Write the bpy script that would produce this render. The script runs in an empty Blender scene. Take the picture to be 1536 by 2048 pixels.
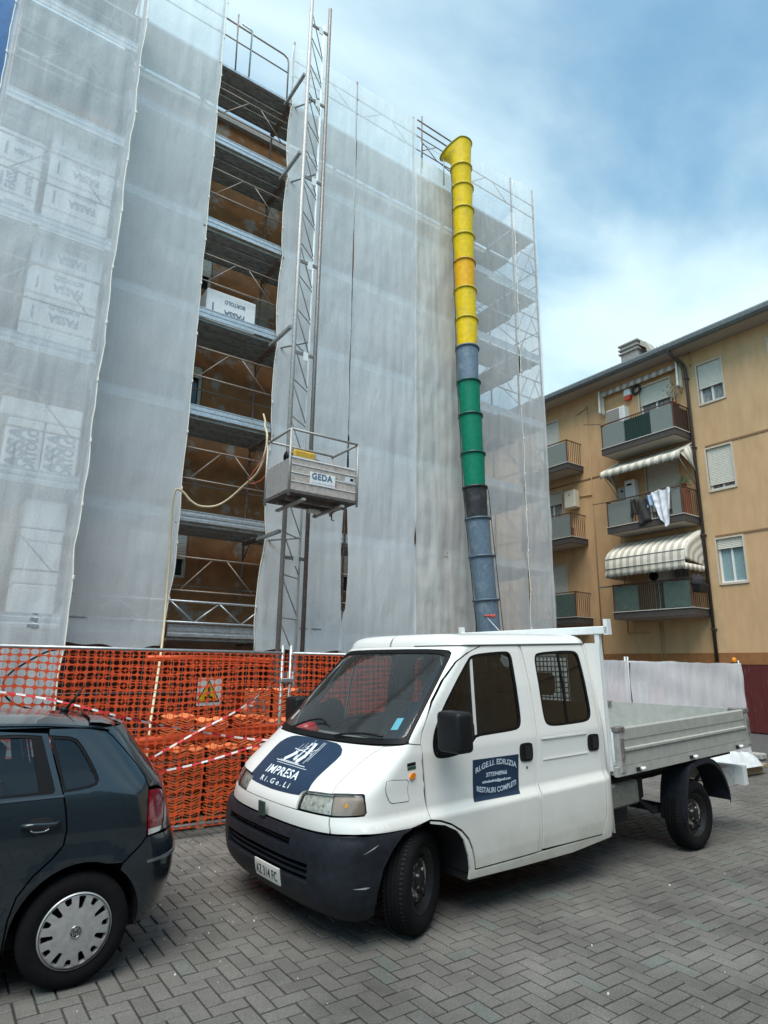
import bpy, bmesh, math, random
from mathutils import Vector, Matrix, noise
sc = bpy.context.scene
R = math.radians
# ------------------------------------------------------------------ camera, sky, sun, exposure
EYE = Vector((0.0, 0.0, 1.75))
PITCH, ROLL, HEAD = R(13.82), R(0.8155), R(54.997)
fw = Vector((math.cos(HEAD) * math.cos(PITCH), math.sin(HEAD) * math.cos(PITCH), math.sin(PITCH)))
r0 = Vector((math.sin(HEAD), -math.cos(HEAD), 0.0)); u0 = r0.cross(fw)
rt = r0 * math.cos(ROLL) + u0 * math.sin(ROLL); up = u0 * math.cos(ROLL) - r0 * math.sin(ROLL)
cam_data = bpy.data.cameras.new('camera'); cam = bpy.data.objects.new('camera', cam_data)
sc.collection.objects.link(cam); sc.camera = cam
cam_data.sensor_fit = 'VERTICAL'; cam_data.sensor_height = 36.0; cam_data.lens = 1254.9 / 2048 * 36.0
cam_data.clip_start = 0.05; cam_data.clip_end = 3000
cam.matrix_world = Matrix(((rt.x, up.x, -fw.x, EYE.x), (rt.y, up.y, -fw.y, EYE.y), (rt.z, up.z, -fw.z, EYE.z), (0, 0, 0, 1)))
SUN_EL, SUN_AZ = R(62), R(220)         # azimuth counted from +X towards +Y: a high veiled sun behind the viewer
world = bpy.data.worlds.new('World'); sc.world = world; world.use_nodes = True
wt = world.node_tree; wt.nodes.clear()
def wn(t, **k):
    n = wt.nodes.new(t)
    for a, v in k.items(): setattr(n, a, v)
    return n
def wl(a, b): wt.links.new(a, b)
def wmath(op, a, b=None, c=None):
    n = wn('ShaderNodeMath', operation=op)
    for i, v in enumerate((a, b, c)):
        if v is None: continue
        if isinstance(v, (int, float)): n.inputs[i].default_value = v
        else: wl(v, n.inputs[i])
    return n.outputs[0]
sky = wn('ShaderNodeTexSky', sky_type='NISHITA', sun_disc=False)
sky.sun_elevation = SUN_EL; sky.sun_rotation = R(90) - SUN_AZ; sky.altitude = 30
sky.air_density = 1.2; sky.dust_density = 0.6; sky.ozone_density = 2.5
tc = wn('ShaderNodeTexCoord'); sep = wn('ShaderNodeSeparateXYZ'); wl(tc.outputs['Generated'], sep.inputs[0])
zz = wmath('ADD', wmath('MAXIMUM', sep.outputs['Z'], 0.0), 0.22)
comb = wn('ShaderNodeCombineXYZ')
wl(wmath('DIVIDE', sep.outputs['X'], zz), comb.inputs[0]); wl(wmath('DIVIDE', sep.outputs['Y'], zz), comb.inputs[1])
mp = wn('ShaderNodeMapping'); wl(comb.outputs[0], mp.inputs[0])
mp.inputs['Rotation'].default_value = (0, 0, R(70)); mp.inputs['Scale'].default_value = (0.8, 1.5, 1); mp.inputs['Location'].default_value = (17.4345, 19.8197, 0)
nz = wn('ShaderNodeTexNoise'); nz.inputs['Scale'].default_value = 1.15; nz.inputs['Detail'].default_value = 7; nz.inputs['Roughness'].default_value = 0.52; nz.inputs['Distortion'].default_value = 0.35
wl(mp.outputs[0], nz.inputs['Vector'])
cr = wn('ShaderNodeValToRGB'); cr.color_ramp.interpolation = 'EASE'
cr.color_ramp.elements[0].position = 0.38; cr.color_ramp.elements[0].color = (0.13, 0.13, 0.13, 1)
cr.color_ramp.elements[1].position = 0.70; cr.color_ramp.elements[1].color = (0.9, 0.9, 0.9, 1)
wl(nz.outputs['Fac'], cr.inputs[0])
mixc = wn('ShaderNodeMix', data_type='RGBA'); wl(cr.outputs[0], mixc.inputs['Factor'])
gain = wn('ShaderNodeMix', data_type='RGBA', blend_type='MULTIPLY'); gain.inputs['Factor'].default_value = 1.0
wl(sky.outputs[0], gain.inputs[6]); gain.inputs[7].default_value = (0.58, 0.98, 0.94, 1)
wl(gain.outputs[2], mixc.inputs[6]); mixc.inputs[7].default_value = (4.2, 5.2, 5.4, 1)
bg = wn('ShaderNodeBackground'); bg.inputs['Strength'].default_value = 0.088
wl(mixc.outputs[2], bg.inputs[0]); wo = wn('ShaderNodeOutputWorld'); wl(bg.outputs[0], wo.inputs[0])
sun_d = bpy.data.lights.new('sun', 'SUN'); sun_d.energy = 1.5; sun_d.angle = R(45); sun_d.color = (1.0, 0.95, 0.88)
sun = bpy.data.objects.new('sun', sun_d); sc.collection.objects.link(sun)
sdir = Vector((math.cos(SUN_EL) * math.cos(SUN_AZ), math.cos(SUN_EL) * math.sin(SUN_AZ), math.sin(SUN_EL)))
sun.rotation_euler = sdir.to_track_quat('Z', 'Y').to_euler()
vs = sc.view_settings; vs.view_transform = 'Standard'; vs.look = 'None'; vs.exposure = 1.36; vs.gamma = 1.0; vs.use_curve_mapping = False
sc.render.engine = 'CYCLES'; sc.cycles.use_denoising = True
sc.cycles.max_bounces = 10; sc.cycles.transparent_max_bounces = 24; sc.cycles.diffuse_bounces = 4; sc.cycles.glossy_bounces = 4; sc.cycles.transmission_bounces = 6
sc.cycles.sample_clamp_indirect = 6.0
# ------------------------------------------------------------------ helpers
rnd = random.Random(11)
C = sc.collection
MATS = {}
def mat(name, col=(.5, .5, .5), rough=.6, metal=0.0, var=0.0, scale=6.0, col2=None, edge=(.45, .6), bump=0.0, bscale=80.0, coat=0.0, spec=.5, stretch=None, detail=5.0, objvar=0.0):
    """procedural principled material: base colour, a noise patch of col2, small tonal variation and a fine bump"""
    if name in MATS: return MATS[name]
    m = bpy.data.materials.new(name); m.use_nodes = True; t = m.node_tree
    b = t.nodes['Principled BSDF']; N = t.nodes.new; K = t.links.new
    b.inputs['Roughness'].default_value = rough; b.inputs['Metallic'].default_value = metal
    b.inputs['Coat Weight'].default_value = coat; b.inputs['Specular IOR Level'].default_value = spec
    b.inputs['Base Color'].default_value = (*col, 1)
    tcn = N('ShaderNodeTexCoord'); mpn = N('ShaderNodeMapping'); K(tcn.outputs['Object'], mpn.inputs[0])
    if stretch: mpn.inputs['Scale'].default_value = stretch
    if var or col2:
        n = N('ShaderNodeTexNoise'); n.inputs['Scale'].default_value = scale; n.inputs['Detail'].default_value = detail; n.inputs['Roughness'].default_value = .62
        K(mpn.outputs[0], n.inputs['Vector'])
        out = None
        if col2:
            r = N('ShaderNodeValToRGB'); r.color_ramp.elements[0].position, r.color_ramp.elements[1].position = edge
            K(n.outputs['Fac'], r.inputs[0]); mx = N('ShaderNodeMix'); mx.data_type = 'RGBA'; K(r.outputs[0], mx.inputs['Factor'])
            mx.inputs[6].default_value = (*col, 1); mx.inputs[7].default_value = (*col2, 1); out = mx.outputs[2]
        if var:
            n2 = N('ShaderNodeTexNoise'); n2.inputs['Scale'].default_value = scale * 2.7; n2.inputs['Detail'].default_value = 6; K(mpn.outputs[0], n2.inputs['Vector'])
            mr = N('ShaderNodeMapRange'); mr.inputs['From Min'].default_value = .3; mr.inputs['From Max'].default_value = .7
            mr.inputs['To Min'].default_value = 1 - var; mr.inputs['To Max'].default_value = 1 + var; K(n2.outputs['Fac'], mr.inputs['Value'])
            mu = N('ShaderNodeMix'); mu.data_type = 'RGBA'; mu.blend_type = 'MULTIPLY'; mu.inputs['Factor'].default_value = 1
            if out: K(out, mu.inputs[6])
            else: mu.inputs[6].default_value = (*col, 1)
            K(mr.outputs[0], mu.inputs[7]); out = mu.outputs[2]
        if objvar:
            oi = N('ShaderNodeObjectInfo'); mr = N('ShaderNodeMapRange'); mr.inputs['To Min'].default_value = 1 - objvar; mr.inputs['To Max'].default_value = 1 + objvar
            K(oi.outputs['Random'], mr.inputs['Value']); mu = N('ShaderNodeMix'); mu.data_type = 'RGBA'; mu.blend_type = 'MULTIPLY'; mu.inputs['Factor'].default_value = 1
            K(out, mu.inputs[6]); K(mr.outputs[0], mu.inputs[7]); out = mu.outputs[2]
        K(out, b.inputs['Base Color'])
        mr = N('ShaderNodeMapRange'); mr.inputs['To Min'].default_value = max(.03, rough - .08); mr.inputs['To Max'].default_value = min(1, rough + .1)
        K(n.outputs['Fac'], mr.inputs['Value']); K(mr.outputs[0], b.inputs['Roughness'])
    if bump:
        n3 = N('ShaderNodeTexNoise'); n3.inputs['Scale'].default_value = bscale; n3.inputs['Detail'].default_value = 4; K(mpn.outputs[0], n3.inputs['Vector'])
        bp = N('ShaderNodeBump'); bp.inputs['Strength'].default_value = bump; bp.inputs['Distance'].default_value = .02; K(n3.outputs['Fac'], bp.inputs['Height']); K(bp.outputs[0], b.inputs['Normal'])
    MATS[name] = m
    return m
def glass(name, tint, trans, rough=.02, film=.02):
    """thin pane: part see-through, the rest a diffuse film under a mirror-like coat"""
    if name in MATS: return MATS[name]
    m = bpy.data.materials.new(name); m.use_nodes = True; t = m.node_tree; t.nodes.clear(); N = t.nodes.new; K = t.links.new
    tr = N('ShaderNodeBsdfTransparent'); tr.inputs[0].default_value = (*tint, 1)
    gl = N('ShaderNodeBsdfGlossy'); gl.inputs['Roughness'].default_value = rough; gl.inputs['Color'].default_value = (.9, .95, 1, 1)
    df = N('ShaderNodeBsdfDiffuse'); df.inputs['Color'].default_value = (film, film * 1.05, film * 1.05, 1)
    m1 = N('ShaderNodeMixShader'); m1.inputs[0].default_value = 1 - trans; K(tr.outputs[0], m1.inputs[1]); K(df.outputs[0], m1.inputs[2])
    fr = N('ShaderNodeFresnel'); fr.inputs['IOR'].default_value = 1.5
    m2 = N('ShaderNodeMixShader'); K(fr.outputs[0], m2.inputs[0]); K(m1.outputs[0], m2.inputs[1]); K(gl.outputs[0], m2.inputs[2])
    o = N('ShaderNodeOutputMaterial'); K(m2.outputs[0], o.inputs[0]); MATS[name] = m
    return m
class MB:
    """collects simple shapes; build() links them as one mesh object"""
    def __init__(s): s.v = []; s.f = []; s.m = []; s.sm = []
    def add(s, vs_, fs, mi=0, smooth=False):
        o = len(s.v); s.v += [tuple(p) for p in vs_]
        for f in fs: s.f.append(tuple(i + o for i in f)); s.m.append(mi); s.sm.append(smooth)
        return s
    def box(s, x0, x1, y0, y1, z0, z1, mi=0):
        return s.add([(x0,y0,z0),(x1,y0,z0),(x1,y1,z0),(x0,y1,z0),(x0,y0,z1),(x1,y0,z1),(x1,y1,z1),(x0,y1,z1)],
            [(0,3,2,1),(4,5,6,7),(0,1,5,4),(1,2,6,5),(2,3,7,6),(3,0,4,7)], mi)
    def bbox(s, x0, x1, y0, y1, z0, z1, b=.01, mi=0):
        """box with chamfered edges"""
        V = []
        for z, i in ((z0, b), (z0 + b, 0), (z1 - b, 0), (z1, b)):
            if i: r = [(x0+b,y0+b),(x1-b,y0+b),(x1-b,y1-b),(x0+b,y1-b)]; r = [(x0+b,y0+b),(x0+b,y0+b),(x1-b,y0+b),(x1-b,y0+b),(x1-b,y1-b),(x1-b,y1-b),(x0+b,y1-b),(x0+b,y1-b)]
            else: r = [(x0,y0+b),(x0+b,y0),(x1-b,y0),(x1,y0+b),(x1,y1-b),(x1-b,y1),(x0+b,y1),(x0,y1-b)]
            V += [(x, y, z) for x, y in r]
        F = [(1,3,5,7)[::-1], (25,27,29,31)]
        for k in range(3):
            for i in range(8):
                j = (i + 1) % 8; q = [k*8+i, k*8+j, (k+1)*8+j, (k+1)*8+i]
                if V[q[0]] == V[q[1]]: q = [q[0], q[2], q[3]]
                elif V[q[2]] == V[q[3]]: q = q[:3]
                F.append(tuple(q))
        return s.add(V, F, mi)
    def tube(s, pts, r, n=8, mi=0, cap=True, closed=False):
        pts = [Vector(p) for p in pts]; V = []; F = []
        L = len(pts)
        ref = None
        for i, p in enumerate(pts):
            a = pts[i - 1] if i or closed else p; b_ = pts[(i + 1) % L] if i < L - 1 or closed else p
            d = (b_ - a).normalized()
            if ref is None or abs(ref.dot(d)) > .99: ref = Vector((0, 0, 1)) if abs(d.z) < .9 else Vector((1, 0, 0))
            x = d.cross(ref).normalized(); y = x.cross(d).normalized(); ref = y
            rr = r[i] if isinstance(r, (list, tuple)) else r
            for k in range(n):
                t = 2 * math.pi * k / n; V.append(p + x * math.cos(t) * rr + y * math.sin(t) * rr)
        for i in range(L if closed else L - 1):
            for k in range(n):
                k2 = (k + 1) % n; i2 = (i + 1) % L; F.append((i*n+k, i2*n+k, i2*n+k2, i*n+k2))
        o = len(s.v); s.add(V, F, mi, True)
        if cap and not closed:
            s.f += [tuple(o + k for k in range(n)), tuple(o + (L-1)*n + k for k in reversed(range(n)))]; s.m += [mi, mi]; s.sm += [False, False]
        return s
    def lathe(s, prof, org=(0,0,0), axis='z', n=24, mi=0, smooth=True):
        """prof: (radius, height) pairs"""
        V = []; F = []
        for r_, h in prof:
            for k in range(n):
                t = 2 * math.pi * k / n; c, d = r_ * math.cos(t), r_ * math.sin(t)
                p = {'z': (c, d, h), 'y': (c, h, d), 'x': (h, c, d)}[axis]
                V.append((p[0] + org[0], p[1] + org[1], p[2] + org[2]))
        for i in range(len(prof) - 1):
            for k in range(n):
                k2 = (k + 1) % n; F.append((i*n+k, i*n+k2, (i+1)*n+k2, (i+1)*n+k))
        return s.add(V, F, mi, smooth)
    def prism(s, poly, z0, z1, axes='xyz', mi=0):
        """extrude a 2-D polygon; axes names where (u, v, w) go"""
        n = len(poly); V = []
        for w in (z0, z1):
            for u, v in poly:
                d = dict(zip(axes, (u, v, w))); V.append((d['x'], d['y'], d['z']))
        F = [tuple(range(n))[::-1], tuple(range(n, 2*n))] + [(i, (i+1) % n, (i+1) % n + n, i + n) for i in range(n)]
        return s.add(V, F, mi)
    def build(s, name, mats, parent=None, world=True, **props):
        me = bpy.data.meshes.new(name)
        off = parent.location if (parent is not None and world) else Vector((0, 0, 0))
        if parent is not None and world and parent.parent: off = off + parent.parent.location
        me.from_pydata([(v[0]-off[0], v[1]-off[1], v[2]-off[2]) for v in s.v], [], s.f)
        if not isinstance(mats, (list, tuple)): mats = [mats]
        for m_ in mats: me.materials.append(m_)
        me.polygons.foreach_set('material_index', s.m); me.polygons.foreach_set('use_smooth', s.sm)
        me.update(); return link(name, me, parent, **props)
def rbox(name, x0, x1, y0, y1, z0, z1, r, m, parent, seg=3):
    """rounded box"""
    bm = bmesh.new(); bmesh.ops.create_cube(bm, size=1.0)
    for v in bm.verts: v.co = Vector(((x0 + x1) / 2 + v.co.x * (x1 - x0), (y0 + y1) / 2 + v.co.y * (y1 - y0), (z0 + z1) / 2 + v.co.z * (z1 - z0)))
    bmesh.ops.bevel(bm, geom=bm.edges[:] + bm.verts[:], offset=r, segments=seg, affect='EDGES', profile=.5)
    me = bpy.data.meshes.new(name); bm.to_mesh(me); bm.free(); me.materials.append(m); me.polygons.foreach_set('use_smooth', [True] * len(me.polygons)); return link(name, me, parent)
def link(name, me, parent=None, **props):
    o = bpy.data.objects.new(name, me); C.objects.link(o)
    if parent is not None: o.parent = parent
    for k, v in props.items(): o[k] = v
    return o
def thing(name, label, cat, loc=(0, 0, 0), rot=None, group=None):
    o = bpy.data.objects.new(name, None); C.objects.link(o); o.location = loc; o.empty_display_size = .2
    if rot is not None: o.rotation_euler = rot
    o['label'] = label; o['category'] = cat
    if group: o['group'] = group
    return o
def text_geo(s, size=1.0, off=0.0, shear=0.0, space=1.0):
    cu = bpy.data.curves.new('t', 'FONT'); cu.body = s; cu.size = size; cu.offset = off; cu.shear = shear; cu.space_character = space
    cu.align_x = 'CENTER'; cu.fill_mode = 'FRONT'; cu.resolution_u = 3
    ob = bpy.data.objects.new('t', cu); C.objects.link(ob); dg = bpy.context.evaluated_depsgraph_get(); dg.update()
    me = ob.evaluated_get(dg).to_mesh(); V = [tuple(v.co[:2]) for v in me.vertices]; F = [tuple(p.vertices) for p in me.polygons]
    ob.evaluated_get(dg).to_mesh_clear(); bpy.data.objects.remove(ob); bpy.data.curves.remove(cu)
    return V, F
def fbm(x, y, z=0.0): return noise.fractal(Vector((x, y, z)), 1.0, 2.0, 4)
# shared materials
M_zinc = mat('galvanised_steel', (.50, .53, .55), .42, .75, var=.18, scale=9, stretch=(1, 1, 1))
M_zincd = mat('dull_galvanised_steel', (.33, .34, .34), .55, .55, var=.25, scale=7)
M_tube = mat('scaffold_tube_paint', (.20, .135, .11), .6, .2, var=.3, scale=11, col2=(.30, .27, .25), edge=(.5, .62))
M_white = mat('white_enamel', (.78, .79, .78), .4, var=.05)
M_black = mat('black_plastic', (.007, .0075, .009), .5, spec=.3, var=.2, scale=20, bump=.05, bscale=300)
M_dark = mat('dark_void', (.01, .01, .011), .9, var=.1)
M_rubber = mat('tyre_rubber', (.006, .006, .0065), .9, var=.25, scale=14, bump=.1, bscale=120, spec=.18)
# ------------------------------------------------------------------ ground
def paver_mat(name, use_attr):
    m = bpy.data.materials.new(name); m.use_nodes = True; t = m.node_tree; b = t.nodes['Principled BSDF']; N = t.nodes.new; K = t.links.new
    geo = N('ShaderNodeNewGeometry')
    if use_attr:
        a = N('ShaderNodeAttribute'); a.attribute_name = 'tone'; tone = a.outputs['Fac']
    else:
        oi = N('ShaderNodeObjectInfo'); tone = oi.outputs['Random']
    r = N('ShaderNodeValToRGB'); e = r.color_ramp.elements
    e[0].position = 0; e[0].color = (.116, .108, .098, 1); e[1].position = 1; e[1].color = (.146, .138, .126, 1)
    for p, c in ((.35, (.128, .119, .108)), (.7, (.138, .128, .116)), (.93, (.135, .127, .115)), (.98, (.122, .131, .117))):
        q = e.new(p); q.color = (*c, 1)
    K(tone, r.inputs[0])
    n = N('ShaderNodeTexNoise'); n.inputs['Scale'].default_value = 1.1; n.inputs['Detail'].default_value = 6; n.inputs['Roughness'].default_value = .65; K(geo.outputs['Position'], n.inputs['Vector'])
    mr = N('ShaderNodeMapRange'); mr.inputs['From Min'].default_value = .3; mr.inputs['From Max'].default_value = .72; mr.inputs['To Min'].default_value = .62; mr.inputs['To Max'].default_value = 1.34; K(n.outputs['Fac'], mr.inputs[0])
    n2 = N('ShaderNodeTexNoise'); n2.inputs['Scale'].default_value = 95; n2.inputs['Detail'].default_value = 5; K(geo.outputs['Position'], n2.inputs['Vector'])
    mr2 = N('ShaderNodeMapRange'); mr2.inputs['From Min'].default_value = .3; mr2.inputs['From Max'].default_value = .7; mr2.inputs['To Min'].default_value = .72; mr2.inputs['To Max'].default_value = 1.28; K(n2.outputs['Fac'], mr2.inputs[0])
    mu = N('ShaderNodeMix'); mu.data_type = 'RGBA'; mu.blend_type = 'MULTIPLY'; mu.inputs['Factor'].default_value = 1; K(r.outputs[0], mu.inputs[6]); K(mr.outputs[0], mu.inputs[7])
    mv = N('ShaderNodeMix'); mv.data_type = 'RGBA'; mv.blend_type = 'MULTIPLY'; mv.inputs['Factor'].default_value = 1; K(mu.outputs[2], mv.inputs[6]); K(mr2.outputs[0], mv.inputs[7])
    K(mv.outputs[2], b.inputs['Base Color']); b.inputs['Roughness'].default_value = .78; b.inputs['Specular IOR Level'].default_value = .35
    bp = N('ShaderNodeBump'); bp.inputs['Strength'].default_value = .35; bp.inputs['Distance'].default_value = .006; K(n2.outputs['Fac'], bp.inputs['Height']); K(bp.outputs[0], b.inputs['Normal'])
    MATS[name] = m; return m
M_sand = mat('joint_sand', (.040, .037, .033), .95, var=.4, scale=1.6, col2=(.10, .095, .08), edge=(.56, .72), bump=.5, bscale=200)
M_asph = mat('worn_asphalt', (.085, .085, .084), .9, var=.25, scale=3, bump=.5, bscale=160)
mb = MB(); mb.add([(-60, -40, -.012), (160, -40, -.012), (160, 160, -.012), (-60, 160, -.012)], [(0, 1, 2, 3)])
ground = mb.build('ground', M_sand, kind='structure')
mb = MB(); mb.add([(12.9, -40, -.006), (60, -40, -.006), (60, 60, -.006), (12.9, 60, -.006)], [(0, 1, 2, 3)])
mb.add([(-60, -40, -.006), (12.9, -40, -.006), (12.9, .15, -.006), (-60, .15, -.006)], [(0, 1, 2, 3)]); mb.build('road', M_asph, kind='structure')
pave = bpy.data.objects.new('block_pavement', None); C.objects.link(pave); pave['kind'] = 'structure'
def px(p):
    d = Vector(p) - EYE; z = d.dot(fw)
    if z < .3: return None
    return (768 + 1254.9 * d.dot(rt) / z, 1024 - 1254.9 * d.dot(up) / z, z)
U = .104
cells = []
for i in range(-36, 124):
    for j in range(2, 114):
        t = (i - j) % 4
        if t == 0: cells.append(((i + 1) * U, (j + .5) * U, 0))
        elif t == 3: cells.append(((i + .5) * U, (j + 1) * U, 1))
def seen(c):
    q = px((c[0], c[1], 0))
    if not q or not (-30 < q[0] < 1566 and 0 < q[1] < 2090): return None
    x, y = c[0], c[1]
    if x < 1.45 and y > 4.25: return None
    return q[2]
near = sorted([(d, c) for c in cells for d in [seen(c)] if d], key=lambda k: k[0])[:300]
nearset = {id(c) for _, c in near}
def paver_verts(l, w, dz=0.0):
    V = []
    for z, i in ((-.03, 0), (-.004, 0), (0, .005)):
        V += [(-l/2 + i, -w/2 + i, z + dz), (l/2 - i, -w/2 + i, z + dz), (l/2 - i, w/2 - i, z + dz), (-l/2 + i, w/2 - i, z + dz)]
    F = [(8, 9, 10, 11)]
    for k in (0, 4):
        for a in range(4): F.append((k + a, k + (a + 1) % 4, k + 4 + (a + 1) % 4, k + 4 + a))
    return V, F
PL, PW = 2 * U - .0115, U - .0115
PV, PF = paver_verts(PL, PW)
M_pav = paver_mat('concrete_paver', False); M_pavs = paver_mat('concrete_paver_field', True)
pme = bpy.data.meshes.new('paver'); pme.from_pydata(PV, [], PF); pme.materials.append(M_pav)
def tilt(): return rnd.gauss(0, .004), rnd.gauss(0, .004), rnd.gauss(0, .006), rnd.gauss(0, .0011)
for _, c in near:
    o = bpy.data.objects.new('paver', pme); C.objects.link(o); o.parent = pave
    a, b_, g, dz = tilt(); o.location = (c[0], c[1], dz); o.rotation_euler = (a, b_, g + (math.pi / 2 if c[2] else 0))
V = []; F = []; T = []
for c in cells:
    if id(c) in nearset: continue
    a, b_, g, dz = tilt(); k = len(V); tn = rnd.random()
    cg, sg = (math.cos(g), math.sin(g))
    for x, y, z in PV:
        if c[2]: x, y = -y, x
        V.append((c[0] + x * cg - y * sg, c[1] + x * sg + y * cg, z + dz + x * b_ + y * a))
    F += [tuple(q + k for q in f) for f in PF]; T += [tn] * 12
me = bpy.data.meshes.new('paver_field'); me.from_pydata(V, [], F); me.materials.append(M_pavs)
at = me.attributes.new('tone', 'FLOAT', 'POINT'); at.data.foreach_set('value', T)
link('paver_field', me, pave, kind='stuff')
# crumbs of plaster and polystyrene scattered on the paving
M_crumb = mat('white_crumbs', (.62, .61, .58), .9, var=.2)
mb = MB()
for k in range(520):
    x = rnd.uniform(-.5, 9); y = rnd.uniform(1.3, 6.8)
    if rnd.random() < .4: y = rnd.uniform(4.5, 6.9); x = rnd.uniform(1.5, 4)
    r = rnd.choice((.002, .0025, .003, .003, .004, .005, .008)) * rnd.uniform(.7, 1.2)
    if 2.2 < x < 7.5 and 3.7 < y < 5.6: continue
    P8 = [(x + r * math.cos(t) * rnd.uniform(.6, 1.3), y + r * math.sin(t) * rnd.uniform(.6, 1.3)) for t in (0, 1.2, 2.4, 3.7, 5.0)]
    mb.add([(u, v, -.002) for u, v in P8] + [(x + (u - x) * .5, y + (v - y) * .5, r * .9) for u, v in P8],
           [(5, 6, 7, 8, 9)] + [(i, (i + 1) % 5, (i + 1) % 5 + 5, i + 5) for i in range(5)])
mb.build('plaster_crumbs', M_crumb, kind='stuff', label='small white plaster crumbs scattered over the grey block paving', category='crumbs')
# ------------------------------------------------------------------ wall with real openings
def holed_wall(mbx, u0, u1, w0, w1, holes, put, depth, mi=0):
    """rectangle u0..u1 x w0..w1 with rectangular holes and reveals; put(u, w, d) gives the point"""
    us = sorted({u0, u1, *[h[0] for h in holes], *[h[1] for h in holes]}); ws = sorted({w0, w1, *[h[2] for h in holes], *[h[3] for h in holes]})
    for a, b_ in zip(us, us[1:]):
        for c, d in zip(ws, ws[1:]):
            um, wm = (a + b_) / 2, (c + d) / 2
            if any(h[0] < um < h[1] and h[2] < wm < h[3] for h in holes): continue
            mbx.add([put(a, c, 0), put(b_, c, 0), put(b_, d, 0), put(a, d, 0)], [(0, 1, 2, 3)], mi)
    for h in holes:
        a, b_, c, d = h
        for (p, q) in (((a, c), (b_, c)), ((b_, c), (b_, d)), ((b_, d), (a, d)), ((a, d), (a, c))):
            mbx.add([put(*p, 0), put(*q, 0), put(*q, depth), put(*p, depth)], [(0, 1, 2, 3)], mi)
# ------------------------------------------------------------------ block under renovation
def peel_mat():
    m = mat('peeling_orange_plaster', (.29, .135, .055), .9, var=.22, scale=1.3, col2=(.33, .285, .235), edge=(.535, .59), bump=.35, bscale=30, detail=8)
    return m
M_peel = peel_mat()
M_brownwall = mat('dark_brown_plaster', (.11, .05, .028), .9, var=.3, scale=2, bump=.3, bscale=30)
M_shutter = mat('cream_shutter', (.64, .62, .54), .6, var=.08)
M_frame = mat('pale_window_frame', (.55, .54, .48), .5, var=.08)
blockA = thing('apartment_building', 'orange plastered apartment block peeling behind the scaffold nets', 'building', (4, 12.3, 0))
WY = 12.32; XE = 11.85
wins = []
for z in (3.38, 6.55, 9.72):
    for x in (-1.2, 2.72, 6.9, 9.3): wins.append((x, x + 1.16, z, z + 1.36))
mb = MB(); holed_wall(mb, -14, XE, 2.2, 14.25, wins, lambda u, w, d: (u, WY + d, w), .18)
mb.add([(XE, WY, 0), (XE, 30, 0), (XE, 30, 14.25), (XE, WY, 14.25)], [(0, 1, 2, 3)])
mb.build('wall', M_peel, blockA)
mb = MB(); mb.add([(-14, WY, 0), (XE, WY, 0), (XE, WY, 2.2), (-14, WY, 2.2)], [(0, 1, 2, 3)]); mb.build('plinth', M_brownwall, blockA)
mb = MB(); mb.box(-14.4, XE + .35, WY - .1, 30.2, 14.255, 14.45)
mb.build('roof_slab', mat('roof_edge_concrete', (.34, .33, .31), .85, var=.15), blockA)
M_dglass = mat('dark_window_glass', (.02, .025, .028), .08, var=.2, scale=3)
for (x0, x1, z0, z1) in wins:
    f = MB()
    for a, b_, c, d in ((x0, x0 + .06, z0, z1), (x1 - .06, x1, z0, z1), (x0 + .06, x1 - .06, z0, z0 + .06), (x0 + .06, x1 - .06, z1 - .06, z1), ((x0+x1)/2 - .03, (x0+x1)/2 + .03, z0 + .06, z1 - .06)):
        f.box(a, b_, WY + .08, WY + .13, c, d)
    w = f.build('window', M_frame, blockA)
    g = MB(); g.add([(x0, WY + .14, z0), (x1, WY + .14, z0), (x1, WY + .14, z1), (x0, WY + .14, z1)], [(0, 1, 2, 3)]); g.build('pane', M_dglass, w)
    s = MB(); drop = .95 if z0 < 5 or z0 > 9 else .25
    zz_ = z1
    while zz_ > z1 - drop:
        s.add([(x0 + .03, WY + .05, zz_), (x1 - .03, WY + .05, zz_), (x1 - .03, WY + .04, zz_ - .045), (x0 + .03, WY + .04, zz_ - .045), (x0 + .03, WY + .055, zz_ - .052), (x1 - .03, WY + .055, zz_ - .052)], [(3, 2, 1, 0), (4, 5, 2, 3)]); zz_ -= .052
    s.build('roller_shutter', M_shutter, w)
# the block across the yard behind the viewer; only its reflection shows in the glass and paint
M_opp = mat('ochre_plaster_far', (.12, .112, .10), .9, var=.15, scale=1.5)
opp = thing('apartment_building', 'ochre apartment block across the yard, seen only mirrored in the car windows', 'building', (0, -17, 0))
ow = [(x, x + 1.1, z, z + 1.4) for x in range(-22, 26, 4) for z in (1.4, 4.4, 7.4, 10.4)]
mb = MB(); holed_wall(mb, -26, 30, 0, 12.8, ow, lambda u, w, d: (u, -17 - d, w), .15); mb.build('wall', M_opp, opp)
for (x0, x1, z0, z1) in ow:
    g = MB(); g.add([(x0, -17.14, z0), (x1, -17.14, z0), (x1, -17.14, z1), (x0, -17.14, z1)], [(0, 1, 2, 3)]); g.build('window', M_dglass, opp)
# ------------------------------------------------------------------ scaffold
POSTX = [1.5, 3.2, 4.93, 6.70, 8.5, 10.35, 12.2, 13.16]
YF, YB = 11.02, 12.06
DZ = [2.2 + 2.03 * k for k in range(7)]
scaf = thing('scaffold', 'tall tube scaffold with steel decks wrapped round the orange block', 'scaffold', (6, 11.5, 0))
def tube(name, p, q, r, m, parent=scaf, n=8): return MB().tube([p, q], r, n).build(name, m, parent)
for x in POSTX:
    for y in (YF, YB):
        top = 16.15 if y == YF else 14.35
        if x == 13.16: top = 16.2
        if x > 13 and y == YB: continue
        po = tube('standard', (x, y, .03), (x, y, top), .024, M_tube)
        MB().box(x - .08, x + .08, y - .08, y + .08, .003, .028).build('base_plate', M_zincd, po)
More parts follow.
